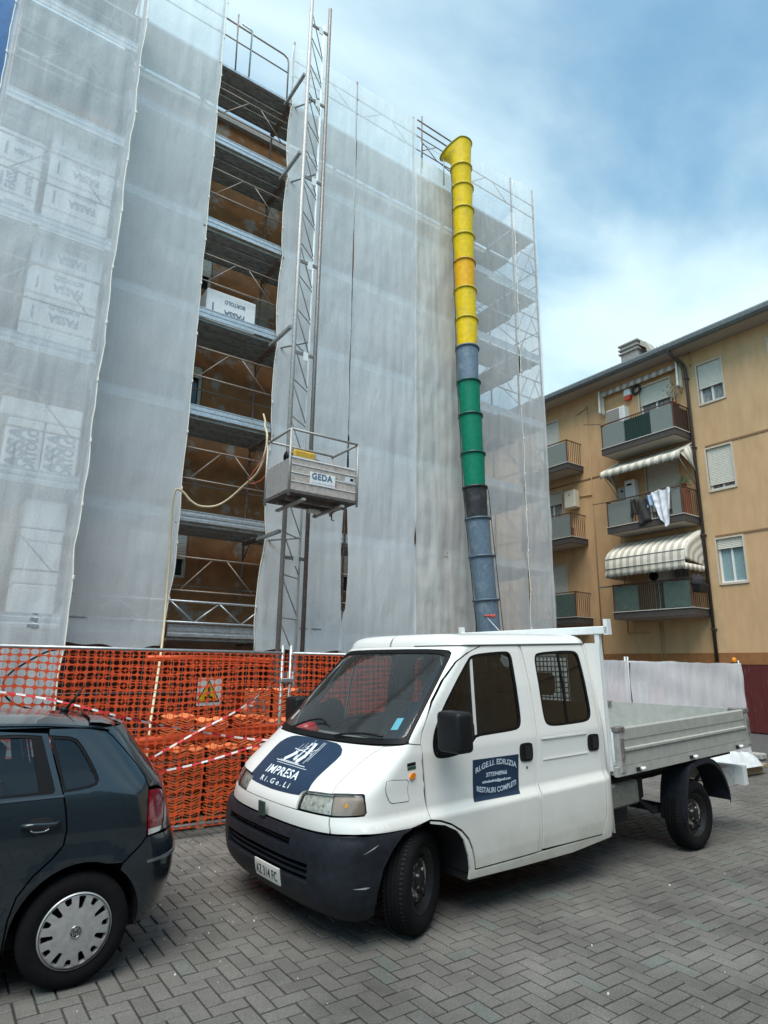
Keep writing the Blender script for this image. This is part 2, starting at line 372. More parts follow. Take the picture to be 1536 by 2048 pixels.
# end run round the far corner of the block, and the loading tower at the near end
for y in (13.7, 15.5, 17.3, 19.1):
    for x in (12.2, 13.16): tube('standard', (x, y, .03), (x, y, 16.0), .024, M_tube)
TX0, TX1, TY = -.37, 1.46, 9.98
for x in (TX0, TX1): tube('standard', (x, TY, .03), (x, TY, 16.3), .024, M_tube)
tube('standard', (TX0, YF, .03), (TX0, YF, 16.3), .024, M_tube)
# shared plank mesh, 1.0 m long, scaled to its bay
M_deck = mat('steel_deck', (.34, .36, .35), .6, .25, var=.3, scale=5)
def plank_mesh(w=.31):
    m_ = MB(); m_.box(0, 1, 0, w, -.012, 0); m_.box(0, 1, 0, .012, -.06, -.013); m_.box(0, 1, w - .012, w, -.06, -.013)
    for yy in (.08, .155, .23): m_.box(0, 1, yy - .012, yy + .012, -.026, -.013)
    me_ = bpy.data.meshes.new('plank'); me_.from_pydata(m_.v, [], m_.f); me_.materials.append(M_deck); return me_
PLM = plank_mesh()
def plank(x, y, z, L, rot=0.0):
    o = bpy.data.objects.new('deck_plank', PLM); C.objects.link(o); o.parent = scaf
    o.location = Vector((x, y, z)) - scaf.location; o.scale = (L, 1, 1); o.rotation_euler = (0, 0, rot)
bays = list(zip(POSTX, POSTX[1:]))
for k, z in enumerate(DZ):
    for (x0, x1) in bays:
        for q in range(3): plank(x0 + .02, YF + .03 + q * .335, z, x1 - x0 - .04)
    for (x0, x1) in ((TX0, TX1),):
        for q in range(3): plank(x0 + .02, TY + .03 + q * .335, z, x1 - x0 - .04)
    plank(TX0 + .02, YF + .03, z, 1.83); plank(TX0 + .02, YF + .365, z, 1.83)
    for (y0, y1) in ((12.1, 13.7), (13.7, 15.5), (15.5, 17.3), (17.3, 19.1)):
        for q in range(3): plank(12.54 + q * .33, y0 + .02, z, y1 - y0 - .04, math.pi / 2)
# toe boards: folded galvanised boards along the front of each lift
def toe_board(x0, x1, y, z, h=.2):
    m_ = MB(); yy = y - .035
    prof = [(0, 0), (.0, .05), (.008, .06), (.008, .085), (0, .095), (0, .14), (.008, .15), (.008, .175), (0, .185), (0, h), (.02, h), (.02, 0)]
    n = len(prof)
    V = [(x, yy + a, z + b_) for x in (x0, x1) for a, b_ in prof]
    F = [(i, (i + 1) % n, (i + 1) % n + n, i + n) for i in range(n)] + [tuple(range(n))[::-1], tuple(range(n, 2 * n))]
    m_.add(V, F); return m_.build('toe_board', M_zinc, scaf)
for k, z in enumerate(DZ):
    if k < 6:
        for (x0, x1) in bays: toe_board(x0 + .03, x1 - .03, YF, z)
        toe_board(TX0 + .03, TX1 - .03, TY, z)
    else:
        for (x0, x1) in bays: MB().box(x0 + .03, x1 - .03, YF - .03, YF + .02, z - .05, z + .01).build('deck_edge', M_zinc, scaf)
M_rail = mat('guard_rail_tube', (.30, .24, .20), .55, .3, var=.25, scale=12)
def guard(x0, x1, y, z):
    """two rails and a wide V brace"""
    for dz in (.79, 1.38): tube('guard_rail', (x0, y, z + dz), (x1, y, z + dz), .016, M_rail, n=6)
    xm = (x0 + x1) / 2
    for s_ in (-1, 1): tube('brace', (xm + s_ * .14, y + .002, z + 1.37), (xm + s_ * min(.68, (x1 - x0) / 2 - .06), y + .002, z + .8), .012, M_rail, n=6)
for k, z in enumerate(DZ):
    if k == 6:
        for x in POSTX[:-1]: MB().box(x - .05, x + .05, YF + .02, YB - .02, z - .115, z - .064).build('transom', M_tube, scaf)
        continue
    for (x0, x1) in bays: guard(x0, x1, YF - .02, z)
    guard(TX0, TX1, TY - .02, z)
    for (x0, x1) in bays[1:3]: tube('guard_rail', (x0, YB, z + 1.0), (x1, YB, z + 1.0), .016, M_rail, n=6)
    for x in POSTX[:-1]:            # transoms under the decks with a knee brace at the wall side
        MB().box(x - .045, x + .045, YF + .02, YB - .02, z - .115, z - .064).build('transom', M_tube, scaf)
        tube('knee_brace', (x + .004, YB, z - .42), (x + .004, YB - .3, z - .12), .014, M_tube, n=6)
    for y in (13.7, 15.5, 17.3): MB().box(12.22, 13.14, y - .02, y + .02, z - .115, z - .065).build('transom', M_tube, scaf)
    for (y0, y1) in ((11.02, 12.6), (12.6, 14.2), (14.2, 15.8)):    # end bays: rails and crosses seen against the sky
        for dz in (.5, 1.0): tube('guard_rail', (13.16, y0, z + dz), (13.16, y1, z + dz), .015, M_rail, n=6)
        tube('brace', (13.15, y0, z + .06), (13.15, y1, z + 1.9), .012, M_rail, n=6)
    tube('brace', (12.24, YF - .05, z + .05), (13.12, YF - .05, z + 1.9), .012, M_rail, n=6)
# top lift: parapet rails
zt = DZ[6]
for (x0, x1) in bays:
    for dz in (.78, 1.22):
        if (x0, x1) == bays[1]:
            continue
        tube('guard_rail', (x0, YF - .02, zt + dz), (x1, YF - .02, zt + dz), .016, M_rail, n=6)
    if x0 >= 4.9 and x1 < 12.5:
        xm = (x0 + x1) / 2
        for s_ in (-1, 1): tube('brace', (xm + s_ * .14, YF - .018, zt + 1.22), (xm + s_ * .7, YF - .018, zt + .79), .012, M_rail, n=6)
MB().tube([(3.2, YF - .03, 15.62), (4.66, YF - .03, 15.58), (4.76, YF - .03, 15.53), (4.79, YF - .03, 15.42), (4.80, YF - .03, zt + .02)], .02, 8).build('guard_rail', M_rail, scaf)
tube('guard_rail', (3.1, YF - .03, 15.17), (4.79, YF - .03, 15.13), .016, M_rail)
tube('gate_post', (3.55, YF - .04, zt + .01), (3.52, YF - .04, 15.9), .018, M_tube)
MB().tube([(3.62, YF - .05, 15.7), (3.86, YF - .05, 15.66), (3.86, YF - .05, zt + .02)], .022, 8).build('gate_post', M_zinc, scaf)
# couplers at the opening
M_coup = mat('brass_coupler', (.26, .20, .13), .5, .6, var=.2)
for x in (3.2, 4.93):
    for z in DZ: MB().bbox(x - .025, x + .025, YF - .07, YF - .028, z - .09, z - .04, .01).build('coupler', M_coup, scaf)
# lattice gangway beam across the lowest lift
x0, x1 = 1.5, 6.7
for z in (2.44, 2.80): tube('lattice_chord', (x0, YF - .06, z), (x1, YF - .06, z), .022, M_zinc)
n = 12; pts = [(x0 + (x1 - x0) * i / n, YF - .06, 2.45 if i % 2 else 2.79) for i in range(n + 1)]
for p, q in zip(pts, pts[1:]): tube('lattice_web', p, q, .015, M_zinc, n=6)
# ------------------------------------------------------------------ debris nets
def net_mat(name, alpha, col, streak=.022):
    m = bpy.data.materials.new(name); m.use_nodes = True; t = m.node_tree; t.nodes.clear(); N = t.nodes.new; K = t.links.new
    tcn = N('ShaderNodeTexCoord'); mpn = N('ShaderNodeMapping'); mpn.inputs['Scale'].default_value = (17, 17, .45); K(tcn.outputs['Object'], mpn.inputs[0])
    n = N('ShaderNodeTexNoise'); n.inputs['Scale'].default_value = 1.0; n.inputs['Detail'].default_value = 5; n.inputs['Roughness'].default_value = .6; K(mpn.outputs[0], n.inputs['Vector'])
    mp2 = N('ShaderNodeMapping'); mp2.inputs['Scale'].default_value = (90, 90, 60); K(tcn.outputs['Object'], mp2.inputs[0])
    n2 = N('ShaderNodeTexNoise'); n2.inputs['Scale'].default_value = 1.0; n2.inputs['Detail'].default_value = 2; K(mp2.outputs[0], n2.inputs['Vector'])
    ad = N('ShaderNodeMath'); ad.operation = 'MULTIPLY_ADD'; K(n.outputs['Fac'], ad.inputs[0]); ad.inputs[1].default_value = streak * 4; ad.inputs[2].default_value = alpha - streak * 2
    ae = N('ShaderNodeMath'); ae.operation = 'MULTIPLY_ADD'; K(n2.outputs['Fac'], ae.inputs[0]); ae.inputs[1].default_value = .3; K(ad.outputs[0], ae.inputs[2])
    af = N('ShaderNodeMath'); af.operation = 'SUBTRACT'; af.use_clamp = True; K(ae.outputs[0], af.inputs[0]); af.inputs[1].default_value = .15
    tr = N('ShaderNodeBsdfTransparent'); df = N('ShaderNodeBsdfDiffuse'); tl = N('ShaderNodeBsdfTranslucent')
    df.inputs[0].default_value = (*col, 1); tl.inputs[0].default_value = (*col, 1)
    a = N('ShaderNodeMixShader'); a.inputs[0].default_value = .18; K(df.outputs[0], a.inputs[1]); K(tl.outputs[0], a.inputs[2])
    mp3 = N('ShaderNodeMapping'); mp3.inputs['Scale'].default_value = (5, 5, 1.3); mp3.inputs['Rotation'].default_value = (0, .25, 0); K(tcn.outputs['Object'], mp3.inputs[0])
    n3 = N('ShaderNodeTexNoise'); n3.inputs['Scale'].default_value = 1.0; n3.inputs['Detail'].default_value = 6; n3.inputs['Distortion'].default_value = .6; K(mp3.outputs[0], n3.inputs['Vector'])
    bpn = N('ShaderNodeBump'); bpn.inputs['Strength'].default_value = .4; bpn.inputs['Distance'].default_value = .05; K(n3.outputs['Fac'], bpn.inputs['Height']); K(bpn.outputs[0], df.inputs['Normal']); K(bpn.outputs[0], tl.inputs['Normal'])
    b = N('ShaderNodeMixShader'); K(af.outputs[0], b.inputs[0]); K(tr.outputs[0], b.inputs[1]); K(a.outputs[0], b.inputs[2])
    o = N('ShaderNodeOutputMaterial'); K(b.outputs[0], o.inputs[0]); MATS[name] = m; return m
M_net = net_mat('white_debris_net', .68, (.93, .97, .99))
M_netl = net_mat('white_debris_net_worn', .54, (.93, .97, .99))
M_hem = mat('net_hem', (.86, .83, .74), .8, var=.06)
def net(label, x0, x1, z0, z1, y, seed, m=None, left=None, right=None, wr=.012, hems='lr', nx=None, dx=.055, dz=.09, bottom=None, group='scaffold net sheets'):
    """hung sheet: vertical wrinkles, tied at every lift so the free edges belly out between ties"""
    W = x1 - x0; nx = nx or max(6, int(W / dx)); nz = int((z1 - z0) / dz)
    t = thing('scaffold_net', label, 'net', ((x0 + x1) / 2, y, z0), group=group)
    V = []
    L = []; Rr = []
    for j in range(nz + 1):
        z = z0 + (z1 - z0) * j / nz
        xl = x0 + (left(z) if left else 0); xr = x1 + (right(z) if right else 0)
        ph = ((z - 2.2) / 2.03) % 1.0; belly = math.sin(math.pi * ph)
        for i in range(nx + 1):
            u = i / nx; x = xl + (xr - xl) * u
            w = fbm(x * 7 + seed, z * .35, seed) * wr * 1.3 + fbm(x * 1.3 + seed * 3, z * .5, 4) * wr * 2.6
            w += wr * 1.6 * abs(fbm(x * 1.9 + z * 1.5, z * 1.2 - x * .8, seed * 2)) * max(0, fbm(x * .9, z * .45, seed + 30) + .25)
            yy = y - .035 * belly * (0.4 + .6 * math.sin(math.pi * u)) + w
            zb = z + (bottom(x) * (1 - j / nz) ** 8 if bottom else 0)
            V.append((x, yy, zb))
            if i == 0: L.append((x, yy - .012, zb))
            if i == nx: Rr.append((x, yy - .012, zb))
    F = [(j * (nx + 1) + i, j * (nx + 1) + i + 1, (j + 1) * (nx + 1) + i + 1, (j + 1) * (nx + 1) + i) for j in range(nz) for i in range(nx)]
    b = MB(); b.add(V, F, 0, True); b.build('sheet', m or M_net, t)
    for side, P_ in (('l', L), ('r', Rr)):
        if side in hems:
            h = MB(); h.tube([Vector(p) + Vector((rnd.gauss(0, .0025), 0, 0)) for p in P_[::2]], [.0085 + .006 * abs(fbm(i * .37, seed)) for i in range(len(P_[::2]))], 6); h.build('hem', M_hem, t)
    for side, P_ in (('l', L), ('r', Rr)):
        if side in hems:
            z = z0 + .8
            while z < z1:
                p = min(P_, key=lambda q: abs(q[2] - z)); MB().bbox(p[0] - .016, p[0] + .016, p[1] - .03, p[1] - .012, p[2] - .03, p[2] + .03, .006).build('tie', M_hem, t); z += 1.015
    return t
def tie(z, amp, off=0.0): return amp * abs(math.sin(math.pi * (z - 2.0 + off) / 2.03)) ** .8
net('slack white net sheet at the far left, insulation packs showing behind it', TX0 - .06, TX1 + .04, .12, 16.4, TY - .06, 1.0, m=M_netl,
    left=lambda z: .010 * math.sin(z * 3.1), right=lambda z: .012 * math.sin(z * 2.9 + 1) + .008 * math.sin(z * 7) + .012 * fbm(z * 1.7, 3), hems='lr', wr=.016)
net('white net sheet beside the dark open bay, on its left', 1.56, 3.24, 2.0, 16.4, YF - .075, 2.0, left=lambda z: 0, right=lambda z: -.016 * math.sin(z * 1.55) ** 2 - (.1 * max(0, 3.2 - z)) + .01 * fbm(z * 1.9, 7), hems='r',
    bottom=lambda x: .05 * math.sin(x * 4.2) + .03 * math.sin(x * 9))
def left_c(z):
    d = -.03 - .085 * abs(math.sin(math.pi * (z - 2.12) / 2.03)) ** .6
    if z < 4.2: d -= .10 * max(0, min(1, (3.9 - z) / 1.5))
    return d
def right_c(z):
    if 2.0 < z < 5.4: return -.01 - .075 * math.sin(math.pi * min(1, max(0, (5.4 - z) / 3.0))) ** .6
    return -.01
net('white net sheet hanging right behind the hoist mast', 4.96, 6.68, 2.0, 15.98, YF - .075, 3.0, left=left_c, right=right_c, hems='l', wr=.014, bottom=lambda x: .04 * math.sin(x * 5))
def left_d(z):
    if z < 5.0: return .0 + (.055 * math.sin(math.pi * min(1, (5 - z) / 2.2)) if z > 2.8 else -.03 - .10 * (2.8 - z))
    return -.03 + (.035 if 5.6 < z < 6.6 else 0)
net('white net sheet between the hoist mast and the torn seam', 6.71, 8.52, 1.95, 16.0, YF - .08, 4.0, left=left_d, right=lambda z: .03 - .06 * math.exp(-((z - 4.55) / .3) ** 2), hems='', wr=.013)
M_netc = net_mat('thin_white_debris_net', .44, (.93, .94, .95))
net('wrinkled beige white net sheet behind the debris chute', 8.50, 10.36, 1.9, 14.9, YF - .075, 5.0, m=net_mat('beige_debris_net', .66, (.92, .91, .88)), left=lambda z: .06 * math.exp(-((z - 4.55) / .28) ** 2), hems='', wr=.022)
net('thin see-through white net sheet right of the debris chute', 10.37, 12.2, 1.9, 14.9, YF - .07, 5.5, m=M_netc, hems='', wr=.016)
net('white net strip along the parapet right of the chute', 10.2, 12.2, 14.93, 16.0, YF - .075, 6.0, m=M_netc, hems='', wr=.012)
net('narrow white net strip at the far corner of the scaffold', 12.22, 13.18, 1.9, 16.1, YF - .075, 7.0, m=M_netc, left=lambda z: -.02 * math.sin(z * 2.5) ** 2, hems='l', wr=.014)
# net down the end face of the scaffold
t = thing('scaffold_net', 'white net sheet closing the far end face of the scaffold', 'net', (13.2, 15, 0), group='scaffold net sheets')
V = []; nyy = 60; nz = 90
for j in range(nz + 1):
    for i in range(nyy + 1):
        y = YF - .05 + 8.2 * i / nyy; z = 1.9 + 14.1 * j / nz; V.append((13.2 + .02 * fbm(y * 3, z * .4, 8), y, z))
b = MB(); b.add(V, [(j * (nyy + 1) + i, j * (nyy + 1) + i + 1, (j + 1) * (nyy + 1) + i + 1, (j + 1) * (nyy + 1) + i) for j in range(nz) for i in range(nyy)], 0, True); b.build('sheet', M_netc, t)
# blue tarpaulin at the left end
mb = MB(); V = []
for j in range(40):
    for i in range(16):
        x = -4.2 + 3.84 * i / 15; z = 8.0 + 8.6 * j / 39; V.append((x, YF + .12 + .03 * fbm(x * 3, z * .8, 3), z))
mb.add(V, [(j * 16 + i, j * 16 + i + 1, j * 16 + i + 17, j * 16 + i + 16) for j in range(39) for i in range(15)], 0, True)
mb.build('tarpaulin', mat('blue_tarpaulin', (.0, .13, .36), .5, var=.2, scale=3), label='deep blue tarpaulin at the top left corner of the scaffold', category='tarpaulin')
# ------------------------------------------------------------------ insulation packs on the decks
M_eps = mat('white_polystyrene_wrap', (.80, .80, .80), .45, var=.06, scale=5)
M_print = mat('grey_blue_print', (.16, .20, .27), .6, var=.1)
TXT = [text_geo(s_, 1.0, .035, space=1.0) for s_ in ('FASSA', 'BORTOLO')]
def pack(label, x0, x1, y0, y1, z0, z1, mode, group):
    t = thing('insulation_pack', label, 'pack', ((x0 + x1) / 2, (y0 + y1) / 2, z0), group=group)
    MB().bbox(x0, x1, y0, y1, z0 + .002, z1 - .004, .02).build('wrapped_block', M_eps, t)
    if mode is None: return t
    W, Hh = x1 - x0, z1 - z0; m_ = MB(); y = y0 - .004
    for k, (V, F) in enumerate(TXT):
        w_ = max(v[0] for v in V) - min(v[0] for v in V); c_ = (max(v[0] for v in V) + min(v[0] for v in V)) / 2
        if mode == 'up':                 # lettering runs upwards, boards on end
            s_ = Hh * .74 / w_; kv = .22 / (s_ * .72); ox = x0 + W * (.52 + .34 * k); oz = (z0 + z1) / 2
            m_.add([(ox - v * s_ * min(kv, 1.3) , y, oz + (u - c_) * s_) for u, v in V], F)
        else:                            # packs lie upside down
            s_ = W * .42 / w_; kv = Hh * .30 / (s_ * .72); ox = x0 + W * .56; oz = (z0 + z1) / 2 - Hh * .02 + k * Hh * .30
            m_.add([(ox - (u - c_) * s_, y, oz - v * s_ * min(kv, 1.25)) for u, v in V], F)
    m_.add([(x0 + .12, y, z0 + .10), (x0 + .15, y, z0 + .10), (x0 + .15, y, z0 + Hh * .6), (x0 + .12, y, z0 + Hh * .6)], [(0, 1, 2, 3)])
    m_.build('print', M_print, t); return t
G = 'insulation packs stacked on the loading tower'
lv = {3: 'third', 2: 'second', 1: 'first', 0: 'ground'}
zb = DZ[3]
for i in range(4): pack(['lowest', 'second', 'third', 'topmost'][i] + ' white insulation pack of the top stack behind the far left net', .40, 1.38, 10.22, 10.85, zb + .56 * i, zb + .56 * (i + 1), 'flip' if i else None, G)
for i in range(3): pack(['lowest', 'middle', 'topmost'][i] + ' white insulation pack beside the net edge at upper far left', -.34, .30, 10.22, 10.85, zb + .56 * i, zb + .56 * (i + 1), 'up' if i == 1 else 'flip', G)
zb = DZ[2]
for i in range(4): pack(['lowest', 'second', 'third', 'topmost'][i] + ' white insulation pack of the middle stack behind the far left net', .36, 1.38, 10.22, 10.85, zb + .52 * i, zb + .52 * (i + 1), 'flip' if i else None, G)
zb = DZ[1]
pack('white insulation pack standing on end, large upright lettering, right one', .92, 1.40, 10.22, 10.85, zb, zb + 1.02, 'up', G)
pack('white insulation pack standing on end, large upright lettering, left one', .42, .90, 10.22, 10.85, zb, zb + 1.02, 'up', G)
pack('plain white insulation pack lying over the two upright ones', .30, 1.40, 10.22, 10.85, zb + 1.025, zb + 1.32, None, G)
zb = DZ[0]
for i in range(3): pack(['lowest', 'middle', 'topmost'][i] + ' plain white insulation pack of the lowest stack behind the far left net', .80, 1.36, 10.22, 10.85, zb + .62 * i, zb + .62 * (i + 1), None, G)
pack('white insulation pack lying on the deck of the open bay', 3.42, 4.46, 11.1, 11.62, DZ[3], DZ[3] + .74, 'flip', 'insulation packs in the open bay')
# ------------------------------------------------------------------ hoist mast
M_alu = mat('worn_aluminium', (.40, .39, .375), .55, .4, var=.2, scale=8)
M_alud = mat('dark_mast_steel', (.22, .20, .185), .5, .5, var=.3, scale=9)
mast = thing('hoist_mast', 'slender lattice hoist mast rising in front of the scaffold', 'mast', (5.05, 10.1, 0))
MA, MBq, MC = (4.83, 10.0), (5.30, 10.0), (5.37, 10.40)
ZT = 16.62
MB().tube([(*MA, .05), (*MA, ZT)], .043, 14).build('chord', M_alu, mast)
MB().tube([(*MBq, .05), (*MBq, ZT - .25)], .040, 14).build('chord', M_alud, mast)
MB().tube([(*MC, .05), (*MC, ZT - .3)], .025, 10).build('rack_rail', M_white, mast)
z = .3; i = 0
while z < ZT - .6:
    MB().tube([(*MA, z), (*MC, z)], .013, 6).build('rung', M_alu, mast)
    MB().tube([(*MA, z + .72), (*MC, z + .06)], .012, 6).build('diagonal', M_alu, mast)
    z += .75; i += 1
for i, z in enumerate([1.6 + 2.0 * k for k in range(8)]):
    MB().box(MA[0] + .03, MBq[0] - .03, 9.985, 10.015, z - .03, z + .03).build('joint_plate', M_alud, mast)
    MB().box(5.03, 5.13, 9.96, 9.98, z - .14, z + .04).build('tag', M_white, mast)
for z in (DZ[1], DZ[3], DZ[5], DZ[6]):          # wall ties from scaffold to mast
    z -= .16
    MB().box(4.74, 4.80, 10.05, 11.0, z - .03, z + .03).build('tie_bar', M_zincd, mast)
    MB().tube([(4.95, 11.0, z), (5.33, 10.4, z)], .02, 6).build('tie_bar', M_zincd, mast)
MB().box(4.5, 5.7, 9.7, 10.7, .005, .05).build('base_frame', M_zincd, mast)
# ------------------------------------------------------------------ hoist platform
plat = thing('hoist_platform', 'grey aluminium hoist platform with railings on the lattice mast', 'hoist platform', (5.0, 9.35, 4.45))
X0, X1, Y0, Y1, Z0, Z1, ZR = 4.34, 5.65, 8.90, 9.80, 4.47, 5.08, 5.56
M_pan = mat('weathered_platform_panel', (.47, .41, .37), .6, .15, var=.2, scale=6, bump=.1, bscale=90)
M_panl = mat('streaky_side_panel', (.33, .31, .30), .65, .2, var=.35, scale=5, stretch=(1, 8, .6))
MB().bbox(X0, X1, Y0, Y1, Z0, Z0 + .05, .008).build('floor_plate', mat('platform_floor', (.09, .085, .08), .8, var=.3), plat)
for y in (Y0 + .28, Y0 + .62): MB().box(X0 + .1, X1 - .1, y - .03, y + .03, Z0 - .06, Z0 - .002).build('floor_beam', M_alud, plat)
for x in (4.62, 5.36): MB().box(x - .03, x + .03, Y0 - .02, Y1 + .1, Z0 - .1, Z0 - .061).build('floor_beam', M_alu, plat)
for k in range(4):
    a = Z0 + .055 + k * .148
    MB().box(X0 + .03, X1 - .03, Y0, Y0 + .02, a, a + .135).build('front_board', M_pan, plat)
    if k: MB().box(X0 + .03, X1 - .03, Y0 - .012, Y0 + .022, a - .0115, a - .0015).build('board_edge', M_white, plat)
MB().box(X0 + .03, X1 - .03, Y0 - .012, Y0 + .022, Z1 - .012, Z1 + .008).build('board_edge', M_white, plat)
s = MB()
for q in range(14):
    y = Y0 + .03 + q * .06; s.box(X0 - (.006 if q % 2 else 0), X0 + .02, y, y + .06, Z0 + .055, Z1 - .02)
s.build('side_panel', M_panl, plat)
MB().box(X1 - .02, X1, Y0 + .03, Y1 - .03, Z0 + .055, Z1 - .02).build('side_panel', M_panl, plat)
def bar(p, q, w=.022, m=M_alu): return MB().tube([p, q], w, 8).build('railing', m, plat)
for x in (X0, X1):
    for y in (Y0, Y1): bar((x, y, Z0 - .05), (x, y, ZR))
    bar((x, Y0, ZR), (x, Y1, ZR))
bar((X0, Y0, ZR), (X1, Y0, ZR)); bar((X0, Y1, ZR + .03), (X1, Y1, ZR + .03)); bar((X0, Y1, Z1), (X1, Y1, Z1))
MB().bbox(4.72, 5.16, 9.52, 9.78, 5.20, 5.47, .03).build('motor', mat('motor_yellow', (.55, .33, .03), .5, var=.2), plat)
MB().lathe([(0, 4.62), (.09, 4.62), (.09, 4.718), (0, 4.718)], (0, 9.66, 5.34), 'x', 14).build('motor_end', M_black, plat)
MB().lathe([(0, 5.162), (.07, 5.162), (.06, 5.28), (0, 5.28)], (0, 9.66, 5.34), 'x', 14).build('motor_end', M_black, plat)
for x in (5.1, 5.45): MB().tube([(x, 9.4, Z0 - .1), (x, 9.4, Z0 - .22), (x + .05, 9.4, Z0 - .22)], .012, 6).build('hook', M_alud, plat)
MB().box(4.95, 5.15, 9.3, 9.36, Z0 - .17, Z0 - .105).build('tag', M_white, plat)
sg = MB(); sg.box(4.72, 5.20, Y0 - .016, Y0 - .003, 4.665, 4.885); sgn = sg.build('sign', M_white, plat)
V, F = text_geo('GEDA', .15, .006, space=1.12)
MB().add([(4.94 + u * .92, Y0 - .019, 4.765 + v) for u, v in V], F).build('lettering', mat('slate_blue_print', (.10, .16, .25), .5), sgn)
ln = MB()
for q in range(24): ln.box(4.745 + q * .0185, 4.745 + q * .0185 + rnd.uniform(.007, .014), Y0 - .0175, Y0 - .0165, 4.688, 4.688 + rnd.choice((.022, .03, .036)))
ln.build('fine_print', mat('pale_grey_print', (.35, .40, .46), .5), sgn, kind='stuff')
MB().box(5.205, 5.225, Y0 - .008, Y0 - .002, 4.80, 4.86).build('mark', mat('green_mark', (.03, .2, .05), .5), plat)
MB().box(5.205, 5.225, Y0 - .008, Y0 - .002, 4.70, 4.76).build('mark', mat('red_mark', (.4, .02, .03), .5), plat)
MB().box(5.40, 5.57, Y0 - .008, Y0 - .002, 4.83, 4.92).build('label', mat('pale_label', (.62, .66, .70), .5, var=.1), plat)
MB().box(5.50, 5.56, Y0 - .012, Y0 - .0085, 4.86, 4.905).build('mark', M_black, plat)
# hose and cable
M_hose = mat('cream_hose', (.60, .50, .32), .5, var=.1)
hp = [(4.62, 10.75, 6.5), (4.56, 10.5, 6.25), (4.42, 10.2, 6.05), (4.36, 9.92, 5.75), (4.33, 9.9, 5.4), (4.25, 10.0, 5.05), (4.13, 10.3, 4.85), (3.95, 10.5, 4.62), (3.75, 10.6, 4.48), (3.5, 10.65, 4.45), (3.33, 10.68, 4.53), (3.2, 10.7, 4.66), (3.08, 10.72, 4.70), (3.05, 10.74, 4.55), (3.06, 10.78, 4.2), (3.10, 10.8, 3.4), (3.08, 10.7, 2.7), (2.97, 10.3, 2.2), (2.72, 9.5, 1.6), (2.45, 8.7, .9), (2.28, 8.15, .3), (2.2, 8.0, .04), (1.8, 8.1, .03)]
def catmull(P, n=6):
    out = []; P = [Vector(p) for p in P]; P = [P[0] * 2 - P[1]] + P + [P[-1] * 2 - P[-2]]
    for i in range(1, len(P) - 2):
        a, b_, c, d = P[i - 1:i + 3]
        for k in range(n):
            t = k / n; out.append(.5 * ((2 * b_) + (c - a) * t + (2 * a - 5 * b_ + 4 * c - d) * t * t + (3 * b_ - a - 3 * c + d) * t ** 3))
    out.append(P[-2]); return out
MB().tube(catmull(hp), .019, 8).build('hose', M_hose, label='cream hose looping from the hoist platform down past the open bay', category='hose')
MB().tube(catmull([(4.36, 9.86, 5.55), (4.30, 9.9, 5.3), (4.18, 10.0, 5.05), (4.14, 10.1, 4.92), (4.2, 10.1, 4.86), (4.30, 9.95, 4.9), (4.345, 9.86, 4.98)]), .009, 6).build('cable', mat('orange_cable', (.5, .12, .07), .5), label='thin red cable loop hanging left of the hoist platform', category='cable')
MB().tube(catmull([(.75, 9.6, 1.95), (1.25, 8.2, 1.9), (1.0, 7.6, 1.85), (.68, 7.3, 1.65), (.62, 7.25, 1.5), (.72, 7.25, 1.36), (1.0, 7.25, 1.27), (1.4, 7.3, 1.24), (1.7, 7.5, 1.1), (1.9, 7.8, .5), (2, 8, .04)]), .010, 6).build('cable', M_black, label='black cable bowed out behind the orange fence net at left', category='cable')
# ------------------------------------------------------------------ debris chute
chute = thing('debris_chute', 'long debris chute of yellow, green, black and grey bucket segments', 'debris chute', (9.7, 10.4, 0))
col = {'y': mat('yellow_plastic', (.78, .52, .002), .5, col2=(.60, .43, .06), edge=(.52, .72), var=.12, scale=4, spec=.25), 'o': mat('amber_plastic', (.76, .38, .004), .5, spec=.25, var=.12, scale=4),
       'g': mat('green_plastic', (.0, .185, .105), .5, spec=.25, var=.15, scale=4), 'b': mat('grey_blue_plastic', (.12, .175, .235), .5, col2=(.22, .26, .29), edge=(.52, .72), var=.15, scale=5), 'k': mat('black_chute_plastic', (.02, .02, .022), .5, col2=(.06, .06, .06), edge=(.5, .7), var=.2, scale=5)}
colr = {'y': mat('yellow_rim', (.50, .37, .01), .45, var=.15), 'o': mat('amber_rim', (.5, .24, .01), .45), 'g': mat('green_rim', (.004, .07, .05), .45), 'b': mat('grey_rim', (.08, .12, .16), .5), 'k': mat('black_rim', (.02, .022, .026), .45)}
rims = [(9.26, 14.116, 'y'), (9.296, 13.532, 'y'), (9.298, 12.866, 'y'), (9.300, 12.097, 'y'), (9.312, 11.367, 'o'), (9.318, 10.604, 'y'), (9.350, 9.809, 'y'), (9.350, 9.076, 'b'), (9.37, 8.207, 'g'), (9.412, 7.39, 'g'), (9.465, 6.461, 'g'), (9.50, 5.669, 'k'), (9.565, 4.96, 'b'), (9.657, 4.121, 'b'), (9.761, 3.17, 'b'), (9.87, 2.2, 'b'), (9.95, 1.4, None)]
def cp(i):
    x, z, _ = rims[i]; Y = 10.42 - .035 * max(0, i - 4)
    return Vector((x * Y / 10, Y, 1.75 + (z - 1.75) * Y / 10))
M_chain = mat('rusty_chain', (.05, .045, .04), .6, .6, var=.3)
